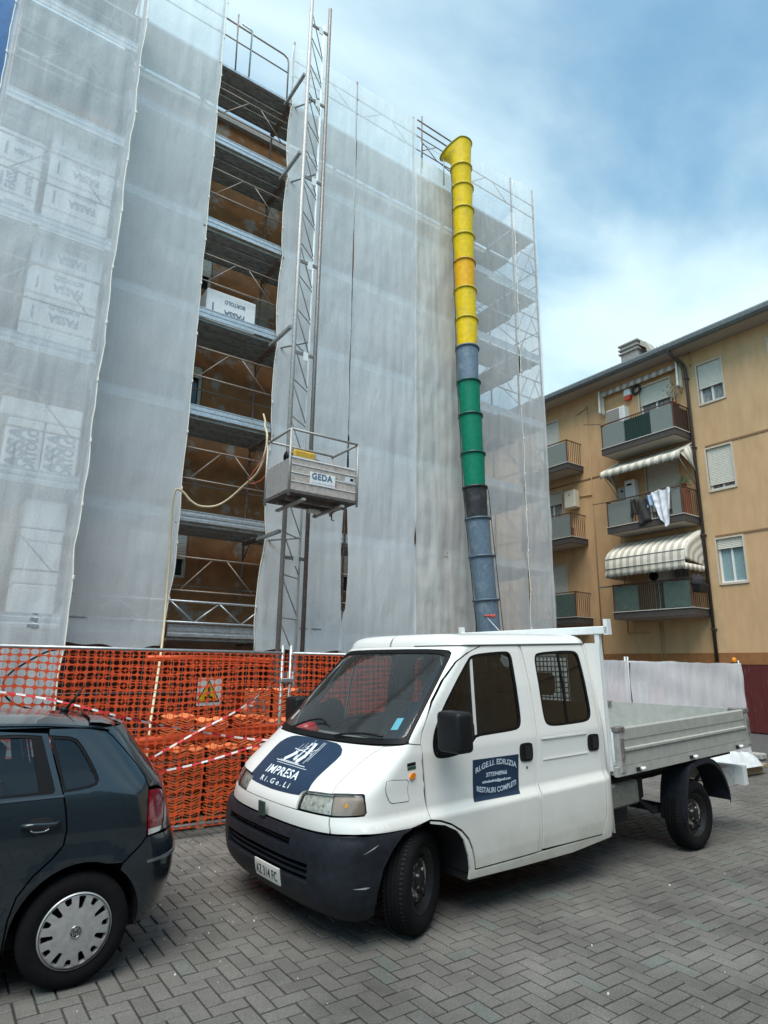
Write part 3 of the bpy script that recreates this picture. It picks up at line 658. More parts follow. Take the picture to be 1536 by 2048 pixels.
for i in range(len(rims) - 1):
    a, b_ = cp(i), cp(i + 1); d = (b_ - a).normalized(); c_ = rims[i][2]
    lo = b_ + d * .10
    seg = MB(); seg.tube([a, a + d * .06, a + (b_ - a) * .5, b_, lo], [.272, .268, .252, .238, .232], 28, cap=False); so = seg.build('segment', col[c_], chute)
    MB().tube([a - d * .035, a - d * .03, a + d * .012, a + d * .016], [.282, .30, .30, .275], 28, cap=False).build('rim', colr[c_], so)
    x = Vector((-.86, .25, 0)).normalized()
    MB().tube([a + x * .31 + d * .02, a + x * .30 + d * .3, b_ + x * .30 - d * .1, b_ + x * .31 + d * .02], .010, 6).build('chain', M_chain, chute)
    x2 = Vector((.80, -.60, 0)).normalized()
    if i > 10: MB().tube([a + x2 * .31 + d * .02, b_ + x2 * .31 + d * .02], .009, 6).build('chain', M_chain, chute)
# hopper: open funnel with a rear apron hooked over the guard rail
a = cp(0); hz = a.z
hp_ = MB(); nseg = 32; V = []; dl = Vector((-.72, .69, 0))
for r_, dz, back in ((.262, -.06, 0), (.265, .2, 0), (.268, .42, .05), (.282, .66, .15), (.292, .80, .21)):
    for k in range(nseg):
        t_ = 2 * math.pi * k / nseg; u = Vector((math.cos(t_), math.sin(t_), 0)); e_ = max(0.0, u.dot(dl)) ** 1.3
        q_ = u * r_ + dl * back * e_ * 1.25; V.append((a.x + q_.x, a.y + q_.y, hz + dz - .75 * e_ * max(0, dz - .3)))
F = [(j * nseg + k, j * nseg + (k + 1) % nseg, (j + 1) * nseg + (k + 1) % nseg, (j + 1) * nseg + k) for j in range(4) for k in range(nseg)]
hp_.add(V, F, 0, True); ho = hp_.build('hopper', col['y'], chute)
MB().tube([Vector(V[4 * nseg + k]) for k in range(nseg)], .024, 8, closed=True).build('rim', mat('olive_rim', (.30, .27, .05), .5), ho)
MB().tube([(a.x - .9, 11.0, hz + .9), (a.x - .45, 10.9, hz + .42), (a.x - .2, 10.62, hz - .02)], .014, 6).build('bracket', M_tube, chute)
for z in (zt + 1.5, zt + 1.75): MB().tube([(8.62, YF - .02, z), (10.3, YF - .02, z - .03)], .02, 8).build('bracket', M_tube, chute)
MB().tube([(8.78, YF - .02, zt + .3), (8.78, YF - .02, zt + 1.95)], .02, 8).build('bracket', M_tube, chute)
MB().tube([(8.72, YF - .06, zt + .05), (8.72, YF - .06, zt + 1.0), (9.3, YF - .3, zt + .75), (9.3, YF - .3, zt - .2)], .018, 8).build('bracket', M_zinc, chute)
# orange scrawl and stay on the lowest grey segment
dv = Vector((-.62, -.785, 0)); rv = Vector((.785, -.62, 0))
q0 = cp(14) + (cp(15) - cp(14)) * .35
def on_seg(u, v): return q0 + dv * math.sqrt(max(.01, .262 ** 2 - u * u)) + rv * u + Vector((0, 0, v))
scr = [(-.10 + .011 * i, .035 * math.sin(i * 1.9) + .02 * math.sin(i * 4.3)) for i in range(22)]
MB().tube([on_seg(u, v) for u, v in scr], .011, 6).build('sprayed_mark', mat('orange_spray', (.75, .09, .05), .6), chute)
MB().tube([q0 + dv * .27 + Vector((-.05, 0, -.05)), q0 + dv * .5 + Vector((.5, -.3, -.75))], .010, 6).build('stay', M_zinc, chute)
# ------------------------------------------------------------------ ochre block on the right (facade x = 20)
FX = 20.0
M_ochre = mat('ochre_plaster', (.64, .405, .225), .92, var=.07, scale=1.2, col2=(.53, .335, .175), edge=(.30, .85), stretch=(1, 1.4, .4), bump=.25, bscale=60)
M_ochrel = mat('pale_ochre_plaster', (.60, .40, .22), .92, var=.08, scale=.9, bump=.25, bscale=60)
M_rust = mat('orange_brown_band', (.30, .13, .045), .9, var=.12, scale=2)
M_slab = mat('brown_slab_edge', (.07, .058, .053), .8, var=.12, scale=3)
M_soff = mat('pale_soffit', (.42, .37, .32), .9, var=.08)
M_gut = mat('grey_gutter', (.16, .17, .17), .45, .3, var=.15, scale=3)
M_pipe = mat('brown_downpipe', (.075, .058, .05), .45, .2, var=.2)
M_brown = mat('brown_railing', (.10, .045, .03), .5, var=.15)
M_frost = mat('frosted_panel', (.20, .225, .21), .35, var=.06)
M_frostg = mat('green_frosted_panel', (.085, .125, .11), .25, var=.12, scale=2)
M_deckg = mat('dark_green_slat', (.012, .035, .03), .5, var=.2)
blockB = thing('apartment_building', 'ochre four storey apartment block with balconies and awnings on the right', 'building', (20, 10, 0))
ST = [(9.45, 9.33, 9.55), (6.43, 6.40, 6.62), (3.45, 3.42, 3.64)]
winsB = [(9.20, 10.01, z, z + 1.40) for z in (10.48, 7.46, 4.43)]
doorsB = [(11.01, 12.21, z, z + 2.3) for z in (9.56, 6.63, 3.65)]
winsL = [(15.98, 17.0, z, z + 1.75) for z in (10.08, 7.0, 4.0)]
more = [(y, y + .8, z, z + 1.4) for y in (6.9, 4.2, 1.5, -1.2, -4.0) for z in (10.48, 7.46, 4.43)]
mb = MB(); holed_wall(mb, -14, 10.03, 2.3, 12.9, winsB + more, lambda u, w, d: (FX + d, u, w), .16); mb.build('wall', M_ochre, blockB)
mb = MB(); holed_wall(mb, 10.03, 34, 2.3, 12.9, doorsB + winsL, lambda u, w, d: (FX + d, u, w), .16); mb.build('wall', mat('ochre_plaster_bay', (.66, .405, .205), .92, var=.08, scale=1.2, col2=(.54, .335, .18), edge=(.30, .85), stretch=(1, 1.3, .4), bump=.25, bscale=60), blockB)
MB().box(FX - .012, FX - .002, 10.03, 10.46, 2.3, 12.45).build('pilaster_strip', M_ochrel, blockB)
MB().box(FX - .03, FX, -14, 34, 1.95, 2.3).build('band', M_rust, blockB)
mb = MB(); mb.box(FX - .002, FX + .05, -14, 34, 0, 1.948); mb.build('plinth', mat('brown_plinth', (.17, .085, .05), .9, var=.2, scale=2), blockB)
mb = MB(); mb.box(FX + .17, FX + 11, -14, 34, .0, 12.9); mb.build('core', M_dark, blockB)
M_redm = mat('dark_red_sheet', (.115, .022, .022), .5, .1, var=.15, scale=2, col2=(.24, .10, .09), edge=(.62, .68), stretch=(1, 9, .9))
for i in range(16):
    y1 = 9.83 - i * .34; MB().box(FX - .055, FX - .032 - (.006 if i % 2 else 0), y1 - .335, y1, .03, 1.93).build('metal_sheet', M_redm, blockB)
for z in (8.97, 5.93): MB().box(FX - .022, FX - .0125, -14, 10.02, z - .03, z + .03).build('string_course', mat('brown_string', (.26, .15, .08), .9), blockB)
for z in (8.97,): MB().box(FX - .022, FX - .002, 13.45, 34, z - .025, z + .025).build('string_course', mat('brown_string', (.26, .15, .08), .9), blockB)
# eaves, gutter, roof, chimney
MB().box(19.3, FX + .16, -14, 34, 12.46, 12.52).build('soffit', M_soff, blockB)
g = MB(); prof = [(19.32, 12.45), (19.22, 12.46), (19.16, 12.54), (19.15, 12.66), (19.18, 12.72), (19.32, 12.70)]
g.prism(prof, -14, 34, 'xzy'); g.build('gutter', M_gut, blockB)
mb = MB(); mb.add([(19.30, -14, 12.72), (19.30, 34, 12.72), (25.5, 34, 14.5), (25.5, -14, 14.5), (31, 34, 12.7), (31, -14, 12.7)], [(0, 3, 2, 1), (3, 5, 4, 2)]); mb.build('roof', mat('brown_roof_tiles', (.17, .10, .075), .85, var=.2, scale=3), blockB)
ch = MB().bbox(20.8, 21.5, 12.6, 13.35, 12.9, 14.35, .02).build('chimney', mat('grey_concrete_chimney', (.30, .28, .26), .9, var=.15), blockB)
for z in (13.95, 14.12, 14.3): MB().box(20.74, 21.56, 12.54, 13.41, z, z + .06).build('chimney_slat', mat('grey_concrete_chimney', (.30, .28, .26), .9), ch)
MB().prism([(12.53, 14.3), (12.3, 14.15), (12.05, 13.6), (12.0, 13.1), (12.15, 13.1), (12.3, 13.9), (12.53, 14.1)], 20.9, 21.4, 'yzx').build('chimney_flue', mat('pale_flue', (.42, .39, .33), .8), ch)
for q in range(7):
    y = 11.3 + q * .1; MB().tube([(20.9, y, 13.0), (20.9 + rnd.uniform(-.05, .05), y + rnd.uniform(-.1, .1), 13.45 + rnd.uniform(0, .35))], .02, 5).build('aerial', M_zincd, ch)
dp = MB(); dp.tube([(19.25, 10.58, 12.5), (19.4, 10.5, 12.3), (19.82, 10.36, 12.05), (19.88, 10.345, 11.9), (19.88, 10.345, 1.9)], .055, 10); dp.build('downpipe', M_pipe, blockB)
for z in (3, 6, 9, 11.5): MB().box(19.80, 19.998, 10.28, 10.41, z, z + .04).build('pipe_clip', M_pipe, blockB)
MB().tube([(19.9, 10.16, 12.45), (19.9, 10.16, 11.95)], .03, 8).build('downpipe', mat('ochre_pipe', (.42, .27, .12), .8), blockB)
def window(y0, y1, z0, z1, shut, gap=None, par=None, glassm=None):
    f = MB()
    for a, b_, c, d in ((y0 - .05, y0, z0 - .05, z1 + .05), (y1, y1 + .05, z0 - .05, z1 + .05), (y0, y1, z0 - .06, z0), (y0, y1, z1, z1 + .05)): f.box(FX - .035, FX + .01, a, b_, c, d)
    w = f.build('window', mat('travertine_surround', (.60, .52, .42), .8, var=.08), blockB)
    i = MB()
    for a, b_, c, d in ((y0, y0 + .06, z0, z1), (y1 - .06, y1, z0, z1), (y0 + .06, y1 - .06, z0, z0 + .06), ((y0 + y1) / 2 - .03, (y0 + y1) / 2 + .03, z0 + .06, z1 - .01)): i.box(FX + .085, FX + .125, a, b_, c, d)
    i.build('frame', M_white, w)
    p = MB(); p.add([(FX + .13, y0, z0), (FX + .13, y1, z0), (FX + .13, y1, z1), (FX + .13, y0, z1)], [(0, 3, 2, 1)]); p.build('pane', glassm or M_curt, w)
    s = MB(); z = z1
    while z > z1 - shut:
        s.add([(FX + .03, y0 + .01, z), (FX + .03, y1 - .01, z), (FX + .022, y1 - .01, z - .045), (FX + .022, y0 + .01, z - .045), (FX + .035, y0 + .01, z - .054), (FX + .035, y1 - .01, z - .054)], [(0, 1, 2, 3), (3, 2, 5, 4)]); z -= .054
    s.build('roller_shutter', M_shutter, w); return w
M_curt = mat('curtained_glass', (.20, .21, .21), .12, var=.3, scale=5, col2=(.42, .42, .40), edge=(.45, .6), stretch=(1, 6, .6))
M_skyg = mat('pale_blue_frosted_glass', (.25, .36, .38), .12, var=.1)
window(*winsB[0], .82); window(*winsB[1], 1.22); window(*winsB[2], .30, glassm=M_skyg)
for k, wd in enumerate(more): window(*wd, .4 + .3 * (k % 3))
for wd, s_ in zip(winsL, (1.5, .45, 1.7)): window(*wd, s_)
for wd, s_ in zip(doorsB, (.66, 1.75, .6)): window(*wd, s_ + .02)
# balconies
def balcony(y0, y1, zb, zt_, panels, rails, name='balcony', depth=1.03):
    x0 = FX - depth
    sl = MB(); sl.box(x0, FX - .003, y0, y1, zb + .004, zt_); b = sl.build(name, M_slab, blockB)
    MB().box(x0 + .05, FX - .05, y0 + .05, y1 - .05, zb - .012, zb + .003).build('underside', M_soff, b)
    MB().box(x0 - .025, FX - .004, y0 - .025, y1 + .025, zt_ + .001, zt_ + .03).build('coping', mat('pale_stone_coping', (.50, .47, .43), .8, var=.1), b)
    zr = zt_ + .92
    for (a, c, m_) in panels: MB().box(x0 + .035, x0 + .05, a, c, zt_ + .06, zr - .05).build('panel', m_, b)
    for (a, c, m_, st) in rails:
        y = a
        while y < c: MB().box(x0 + .03, x0 + .055, y, y + .018, zt_ + .03, zr - .03).build('baluster', m_, b); y += st
    pm = M_brown
    for y in (y0 + .02, y1 - .06): MB().box(x0 + .02, x0 + .06, y, y + .04, zt_ + .03, zr).build('post', pm, b)
    MB().box(x0 + .015, x0 + .065, y0, y1, zr, zr + .035).build('handrail', pm, b)
    for yy in (y0 + .02, y1 - .05):
        MB().box(x0 + .066, FX - .01, yy, yy + .03, zr, zr + .03).build('handrail', pm, b)
        x = x0 + .12
        while x < FX - .06: MB().box(x, x + .018, yy + .005, yy + .022, zt_ + .03, zr - .002).build('baluster', pm, b); x += .115
    return b
YA, YB2 = 10.42, 13.26
b1 = balcony(YA, YB2, *ST[0][1:], [(10.48, 11.28, M_frost), (12.32, 13.2, M_frost)], [(11.30, 12.30, M_deckg, .085)])
MB().box(FX - .965, FX - .955, 11.29, 12.31, 9.6, 10.4).build('screen', mat('green_screen', (.02, .05, .045), .6), b1)
MB().box(FX - .93, FX - .08, YA + .055, YA + .06, 9.6, 10.4).build('screen', mat('dark_brown_screen', (.025, .018, .018), .7), b1)
b2 = balcony(YA, YB2, *ST[1][1:], [(10.48, 10.80, M_frost), (12.30, 13.2, M_frost)], [(10.82, 12.28, M_brown, .11)])
b3 = balcony(YA, YB2, *ST[2][1:], [(10.48, 11.36, M_frostg), (12.29, 13.2, M_frostg)], [(11.4, 12.27, mat('dark_slat', (.035, .028, .026), .6), .075)])
MB().box(FX - 1.0, FX - .80, 10.95, 13.85, 4.56, 4.585).build('shelf_board', mat('grey_board', (.28, .26, .23), .8, var=.15), b3)
for zb, zt_ in ((9.30, 9.52), (6.37, 6.59), (3.37, 3.59)):
    balcony(14.86, 17.4, zb, zt_, [(14.92, 16.0, M_frost if zb > 4 else M_frostg)], [(16.02, 17.3, M_brown, .11)], depth=.95)
# thin pipes on the facade
M_conduit = mat('ochre_conduit', (.46, .32, .17), .7)
for (p, q) in (((19.97, 14.5, 2.3), (19.97, 14.5, 12.0)), ((19.97, 13.42, 3.0), (19.97, 13.42, 8.8)), ((19.97, 13.42, 3.0), (19.97, 12.6, 3.0)), ((19.97, 12.1, 3.3), (19.97, 12.1, 2.0)), ((19.97, 12.2, 3.3), (19.97, 12.2, 2.0)), ((19.97, 14.5, 11.9), (19.97, 15.0, 11.75)), ((19.97, 14.5, 8.3), (19.97, 15.2, 8.35))):
    MB().tube([p, q], .02, 6).build('conduit', M_conduit, blockB)
# ------------------------------------------------------------------ things on the balconies
def striped(name, c1, c2, per):
    m = bpy.data.materials.new(name); m.use_nodes = True; t = m.node_tree; b = t.nodes['Principled BSDF']; N = t.nodes.new; K = t.links.new
    a = N('ShaderNodeAttribute'); a.attribute_name = 'run'; f = N('ShaderNodeMath'); f.operation = 'MULTIPLY'; K(a.outputs['Fac'], f.inputs[0]); f.inputs[1].default_value = 1 / per
    fr = N('ShaderNodeMath'); fr.operation = 'FRACT'; K(f.outputs[0], fr.inputs[0]); r = N('ShaderNodeValToRGB'); r.color_ramp.interpolation = 'CONSTANT'
    r.color_ramp.elements[0].color = (*c1, 1); r.color_ramp.elements[1].position = .52; r.color_ramp.elements[1].color = (*c2, 1); K(fr.outputs[0], r.inputs[0])
    n = N('ShaderNodeTexNoise'); n.inputs['Scale'].default_value = 4; mr = N('ShaderNodeMapRange'); mr.inputs['To Min'].default_value = .75; mr.inputs['To Max'].default_value = 1.15; K(n.outputs['Fac'], mr.inputs[0])
    mu = N('ShaderNodeMix'); mu.data_type = 'RGBA'; mu.blend_type = 'MULTIPLY'; mu.inputs['Factor'].default_value = 1; K(r.outputs[0], mu.inputs[6]); K(mr.outputs[0], mu.inputs[7])
    K(mu.outputs[2], b.inputs['Base Color']); b.inputs['Roughness'].default_value = .85; MATS[name] = m; return m
M_str1 = striped('rose_striped_canvas', (.66, .62, .56), (.42, .33, .30), .30)
M_str2 = striped('grey_striped_canvas', (.76, .71, .61), (.50, .455, .385), .30)
M_str3 = striped('beige_striped_canvas', (.80, .75, .65), (.52, .45, .37), .26)
def cloth(name, rows, m, parent, runs):
    """rows: list of equal-length point rows; runs: stripe coordinate per column"""
    n = len(rows[0]); V = [p for r_ in rows for p in r_]; F = [(j * n + i, j * n + i + 1, (j + 1) * n + i + 1, (j + 1) * n + i) for j in range(len(rows) - 1) for i in range(n - 1)]
    off = parent.location; me = bpy.data.meshes.new(name); me.from_pydata([tuple(Vector(v) - off) for v in V], [], F); me.materials.append(m)
    a = me.attributes.new('run', 'FLOAT', 'POINT'); a.data.foreach_set('value', [runs[i % n] for i in range(len(V))])
    me.polygons.foreach_set('use_smooth', [True] * len(F)); me.update(); o = link(name, me, parent)
    md = o.modifiers.new('thickness', 'SOLIDIFY'); md.thickness = .006; return o
ys = [10.53 + (13.72 - 10.53) * i / 120 for i in range(121)]
aw = thing('awning', 'rolled up rose and cream striped awning under the eaves', 'awning', (19.9, 12, 12.2))
cloth('valance', [[(19.92, y, 12.26 + .004 * math.sin(y * 9)) for y in ys], [(19.84, y, 12.20) for y in ys], [(19.82, y, 12.10) for y in ys], [(19.82 + .012 * math.sin(y * 8), y, 12.03 - .035 * abs(math.sin(math.pi * y / .21))) for y in ys]], M_str1, aw, ys)
for yc, zl in ((13.70, 11.28), (10.55, 11.25)):
    xs = [19.62 + .33 * i / 14 for i in range(15)]
    cloth('side_curtain', [[(x, yc + .05 * math.sin(i * 1.7 + z * .8), z) for i, x in enumerate(xs)] for z in (12.2, 11.9, 11.6, zl + .06, zl)], M_str2, aw, xs)
aw = thing('awning', 'half open grey striped awning over the laundry balcony', 'awning', (19.5, 12, 8.9))
ys = [10.35 + (13.40 - 10.35) * i / 120 for i in range(121)]
cloth('canopy', [[(19.97, y, 9.26) for y in ys], [(19.7, y, 9.1 + .02 * fbm(y * 2, 1)) for y in ys], [(19.3, y, 8.88 + .03 * fbm(y * 2, 2)) for y in ys], [(18.98, y, 8.72 + .02 * fbm(y * 3, 3)) for y in ys], [(18.95, y, 8.62) for y in ys], [(18.955 + .01 * math.sin(y * 7), y, 8.50 - .04 * abs(math.sin(math.pi * y / .17))) for y in ys]], M_str2, aw, ys)
for yc in (10.36, 13.38):
    rows = []
    for f_ in (0, .33, .66, 1):
        rows.append([(19.97 - t_ * 1.0 * (1 - f_) - .06 * f_ , yc + .03 * math.sin(t_ * 9), 9.22 - .52 * t_ * (1 - f_ * .4) - f_ * (1.45 - .85 * t_)) for t_ in [i / 12 for i in range(13)]])
    cloth('side_flap', rows, M_str2, aw, [i * .09 for i in range(13)])
for yc in (10.45, 13.30): MB().tube([(18.97, yc, 8.62), (19.95, yc, 7.75)], .015, 6).build('arm', M_zincd, aw)
aw = thing('awning', 'fully lowered beige striped dome awning above the lowest balcony', 'awning', (19.3, 12, 5.6))
ys = [10.42 + (13.30 - 10.42) * i / 110 for i in range(111)]
def dome(t_):                           # quarter round from the wall top to the vertical front
    P_ = [(19.97, 6.24), (19.62, 6.09), (19.27, 5.91), (18.95, 5.71), (18.81, 5.53), (18.76, 5.33), (18.75, 5.14)]
    i_ = min(5, int(t_ * 6)); f_ = t_ * 6 - i_; return P_[i_][0] * (1 - f_) + P_[i_ + 1][0] * f_, P_[i_][1] * (1 - f_) + P_[i_ + 1][1] * f_
rows = [[(dome(t_)[0], y, dome(t_)[1]) for y in ys] for t_ in [i / 12 for i in range(13)]]
rows += [[(18.75, y, 5.12) for y in ys], [(18.75, y, 4.98) for y in ys], [(18.755 + .01 * math.sin(y * 8), y, 4.86 - .035 * abs(math.sin(math.pi * y / .17))) for y in ys]]
cloth('canopy', rows, M_str3, aw, ys)
for yc in (10.41, 13.31):
    rows = []
    for q in range(10):
        dx_, dz_ = dome(q / 9); rows.append([(19.97 + (dx_ - 19.97) * k / 10, yc, 5.02 + (dz_ - 5.02) * k / 10) for k in range(11)])
    cloth('side_wing', rows, M_str3, aw, [k * .12 for k in range(11)])
    n_ = [(19.97 - 1.22 * k / 16) for k in range(17)]
    cloth('valance', [[(x, yc, 5.02) for x in n_], [(x, yc + .006 * math.sin(k), 4.84 - .03 * abs(math.sin(k * .9))) for k, x in enumerate(n_)]], M_str3, aw, n_)
for z_, t_ in ((5.12, 1), (5.55, .72)): MB().tube([(dome(t_)[0] - .012, 10.42, z_ if t_ == 1 else dome(t_)[1]), (dome(t_)[0] - .012, 13.30, z_ if t_ == 1 else dome(t_)[1])], .012, 6).build('bow', M_zincd, aw)
def ac(label, x, y0, y1, z0, z1):
    t = thing('air_conditioner', label, 'air conditioner', (x, (y0 + y1) / 2, z0))
    MB().bbox(x, x + .34, y0, y1, z0, z1, .03).build('casing', mat('ac_casing', (.62, .61, .58), .5, var=.06), t)
    gr = MB(); gr.box(x - .012, x - .001, y0 + (y1 - y0) * .27, y1 - .03, z0 + .05, z1 - .04); go = gr.build('fan_grille', mat('ac_grille', (.27, .25, .23), .6, var=.1), t)
    for q in range(8):
        z = z0 + .08 + q * (z1 - z0 - .16) / 7; MB().box(x - .018, x - .0125, y0 + (y1 - y0) * .28, y1 - .04, z, z + .012).build('louvre', mat('ac_louvre', (.34, .32, .30), .6), go)
    MB().box(x + .02, x + .3, y0 + .1, y0 + .16, z0 - .06, z0 - .001).build('foot', M_zincd, t); MB().box(x + .02, x + .3, y1 - .16, y1 - .1, z0 - .06, z0 - .001).build('foot', M_zincd, t); return t
ac('white air conditioner on a stand behind the top balcony railing', 19.35, 12.46, 13.24, 10.48, 11.15)
MB().box(19.35, 19.7, 12.55, 13.15, 9.555, 10.418).build('air_conditioner_stand', mat('stand_grey', (.3, .3, .3), .7), label='grey stand carrying the air conditioner on the top balcony', category='stand')
t = thing('air_conditioner', 'small white air conditioner half hidden under the dome awning', 'air conditioner', (19.8, 12, 4.9))
MB().bbox(19.72, 19.97, 11.55, 12.3, 4.62, 5.1, .02).build('casing', mat('ac_casing', (.62, .61, .58), .5), t)
MB().lathe([(0, 19.70), (.17, 19.70), (.17, 19.718)], (0, 12.1, 4.86), 'x', 16).build('fan_grille', M_dark, t)
bo = thing('boiler', 'white wall boiler on the laundry balcony', 'boiler', (19.8, 12.7, 7.6))
MB().bbox(19.68, 19.97, 12.52, 12.92, 7.62, 8.42, .03).build('casing', M_white, bo); MB().box(19.672, 19.679, 12.62, 12.82, 8.2, 8.27).build('display', M_dark, bo); MB().tube([(19.8, 12.7, 7.62), (19.8, 12.7, 7.2)], .02, 6).build('pipe', M_zincd, bo)
bo = thing('meter_box', 'grey meter box left of the white wall boiler', 'meter box', (19.85, 13.15, 7.6))
MB().bbox(19.80, 19.97, 13.0, 13.3, 7.66, 8.25, .015).build('casing', mat('meter_grey', (.42, .41, .38), .6), bo); MB().box(19.794, 19.799, 13.06, 13.16, 8.05, 8.13).build('display', M_dark, bo)
bo = thing('boiler', 'cream wall boiler beside the small left balcony', 'boiler', (19.8, 15.4, 7.9))
MB().bbox(19.66, 19.97, 15.1, 15.62, 7.9, 8.6, .025).build('casing', mat('cream_enamel', (.62, .58, .46), .45, var=.05), bo); MB().box(19.652, 19.659, 15.35, 15.38, 8.38, 8.45).build('display', M_dark, bo)
si = thing('alarm_siren', 'white and red alarm siren beside the top balcony door', 'siren', (19.95, 12.6, 11.6))
MB().prism([(12.5, 11.95), (12.72, 11.95), (12.76, 11.72), (12.46, 11.72)], 19.84, 19.985, 'yzx').build('housing', M_white, si); MB().prism([(12.46, 11.718), (12.76, 11.718), (12.70, 11.55), (12.52, 11.55)], 19.84, 19.985, 'yzx').build('lens', mat('red_lens', (.62, .06, .03), .3), si)
wr_ = MB(); wr_.lathe([(.15 + .05 * math.cos(a * math.pi / 5), 19.95 + .04 * math.sin(a * math.pi / 5)) for a in range(11)], (0, 12.28, 11.85), 'x', 22); wr_.build('wreath', mat('dark_wreath', (.05, .05, .045), .9, bump=.8, bscale=60), label='dark round wreath hanging next to the alarm siren', category='wreath')
# laundry
la = thing('hanging_sheet', 'white sheet hung over the middle balcony railing', 'laundry', (18.9, 11.1, 7.4))
cols = 26; rws = 22; V = []
for j in range(rws):
    for i in range(cols):
        u = i / (cols - 1); v = j / (rws - 1); wid = .64 * (1 - .45 * v ** 1.4) if v > .1 else .64
        V.append((18.93 - .05 * math.sin(u * 14 + v * 2) - .04 * fbm(u * 5, v * 4, 3) - .03 * v, 10.76 + .10 * v + u * wid, 7.56 - 1.25 * v * (.72 + .28 * math.sin(math.pi * (.25 + .75 * u)) ) + .03 * math.sin(u * 11)))
b = MB(); b.add(V, [(j * cols + i, j * cols + i + 1, (j + 1) * cols + i + 1, (j + 1) * cols + i) for j in range(rws - 1) for i in range(cols - 1)], 0, True); b.build('cloth', mat('white_cotton', (.72, .73, .78), .9, var=.06), la)
def garment(label, y0, y1, z0, z1, m_):
    V = []; c_ = 12; r_ = 10
    for j in range(r_):
        for i in range(c_):
            u = i / (c_ - 1); v = j / (r_ - 1); V.append((18.93 - .03 * math.sin(u * 9 + j * .5) - .02 * v, y0 + (y1 - y0) * (u if v > .15 else .1 + .8 * u), z1 - (z1 - z0) * v * (1 - .08 * math.sin(u * 6))))
    b = MB(); b.add(V, [(j * c_ + i, j * c_ + i + 1, (j + 1) * c_ + i + 1, (j + 1) * c_ + i) for j in range(r_ - 1) for i in range(c_ - 1)], 0, True); o = b.build('hanging_garment', m_, label=label, category='laundry', group='laundry on the middle balcony')
    md = o.modifiers.new('thickness', 'SOLIDIFY'); md.thickness = .006
M_dkc = mat('dark_cloth', (.025, .022, .024), .9, var=.3)
garment('dark trousers hanging leftmost on the laundry line', 12.0, 12.26, 6.85, 7.45, M_dkc)
garment('wide dark garment hanging in the middle of the laundry line', 11.52, 11.98, 6.55, 7.42, mat('charcoal_cloth', (.045, .04, .04), .9, var=.3))
garment('small light blue cloth beside the white sheet', 11.42, 11.60, 7.05, 7.46, mat('light_blue_cloth', (.33, .47, .68), .9))
MB().tube([(18.9, 13.75, 7.56), (18.92, 12.6, 7.52), (18.9, 10.5, 7.60)], .014, 6).build('laundry_pole', M_brown, label='long brown laundry pole along the middle balcony', category='pole')
MB().tube([(18.9, 13.9, 10.72), (18.92, 13.2, 10.52)], .014, 6).build('laundry_pole', M_brown, label='thin dark pole sticking out left of the top balcony', category='pole')
# plants, planters
M_leaf = mat('dusty_leaf', (.10, .11, .05), .7, var=.3); M_terra = mat('terracotta', (.34, .12, .06), .8, var=.15); M_cact = mat('grey_stem', (.26, .23, .18), .8)
def plant(label, x, y, z, h, n, r, potr=.09, m_=M_leaf):
    t = thing('potted_plant', label, 'plant', (x, y, z))
    MB().lathe([(0, 0), (potr * .75, 0), (potr, .16), (potr * 1.08, .16), (potr * 1.08, .19), (0, .175)], (x, y, z), 'z', 14).build('pot', M_terra, t)
    st = MB(); lf = MB()
    for k in range(n):
        a = rnd.uniform(0, 6.28); rr = rnd.uniform(.2, 1) * r; tip = Vector((x + rr * math.cos(a), y + rr * math.sin(a), z + .17 + h * rnd.uniform(.5, 1)))
        st.tube([(x, y, z + .16), (x + .4 * rr * math.cos(a), y + .4 * rr * math.sin(a), z + .17 + h * .4), tip], .007, 5)
        for q in range(6):
            c_ = tip + Vector((rnd.gauss(0, .06), rnd.gauss(0, .06), rnd.gauss(0, .06))); d1 = Vector((rnd.gauss(0, 1), rnd.gauss(0, 1), rnd.gauss(0, 1))).normalized() * .05; d2 = d1.orthogonal().normalized() * .022
            lf.add([c_ - d1, c_ + d2, c_ + d1, c_ - d2], [(0, 1, 2, 3)])
    st.build('stem', M_cact, t); lf.build('foliage', m_, t, kind='stuff'); return t
plant('bushy potted plant at the right corner of the top balcony', 19.4, 10.62, 10.44, .55, 12, .2)
plant('sparse tall potted plant at the right end of the top balcony', 19.65, 10.66, 10.44, .85, 6, .14)
MB().bbox(19.3, 19.8, 10.5, 10.8, 9.56, 10.435, .02).build('plant_stand', M_slab, label='brown stand under the plants on the top balcony corner', category='stand')
plant('green potted plant at the right corner of the laundry balcony', 19.5, 10.6, 7.56, .14, 14, .2, m_=mat('fresh_leaf', (.06, .11, .04), .7))
MB().bbox(19.35, 19.7, 10.5, 10.75, 6.66, 7.55, .02).build('plant_stand', M_terra, label='terracotta coloured stand at the right corner of the laundry balcony', category='stand')
MB().bbox(19.1, 19.35, 14.95, 15.5, 6.63, 7.0, .03).build('planter_box', M_terra, label='red terracotta planter box on the small middle left balcony', category='planter')
MB().box(19.1, 19.16, 14.93, 15.9, 3.62, 4.45).build('storage_board', mat('dark_red_board', (.13, .035, .03), .7), label='dark red board standing on the lowest left balcony', category='board')
bk = thing('laundry_basket', 'black basket heaped with dark clothes on the lowest balcony corner', 'basket', (19.1, 10.4, 4.1))
MB().bbox(18.98, 19.5, 10.14, 10.40, 4.12, 4.38, .02).build('basket', M_black, bk)
hv = MB(); V = []
for j in range(8):
    for i in range(14):
        a = i / 14 * 6.283; e_ = j / 7 * 1.5; r_ = 1 + .25 * fbm(i * .9, j * .8, 2); V.append((19.24 + .26 * math.cos(a) * math.cos(e_) * r_, 10.36 + .22 * math.sin(a) * math.cos(e_) * r_, 4.38 + .30 * math.sin(e_) * r_))
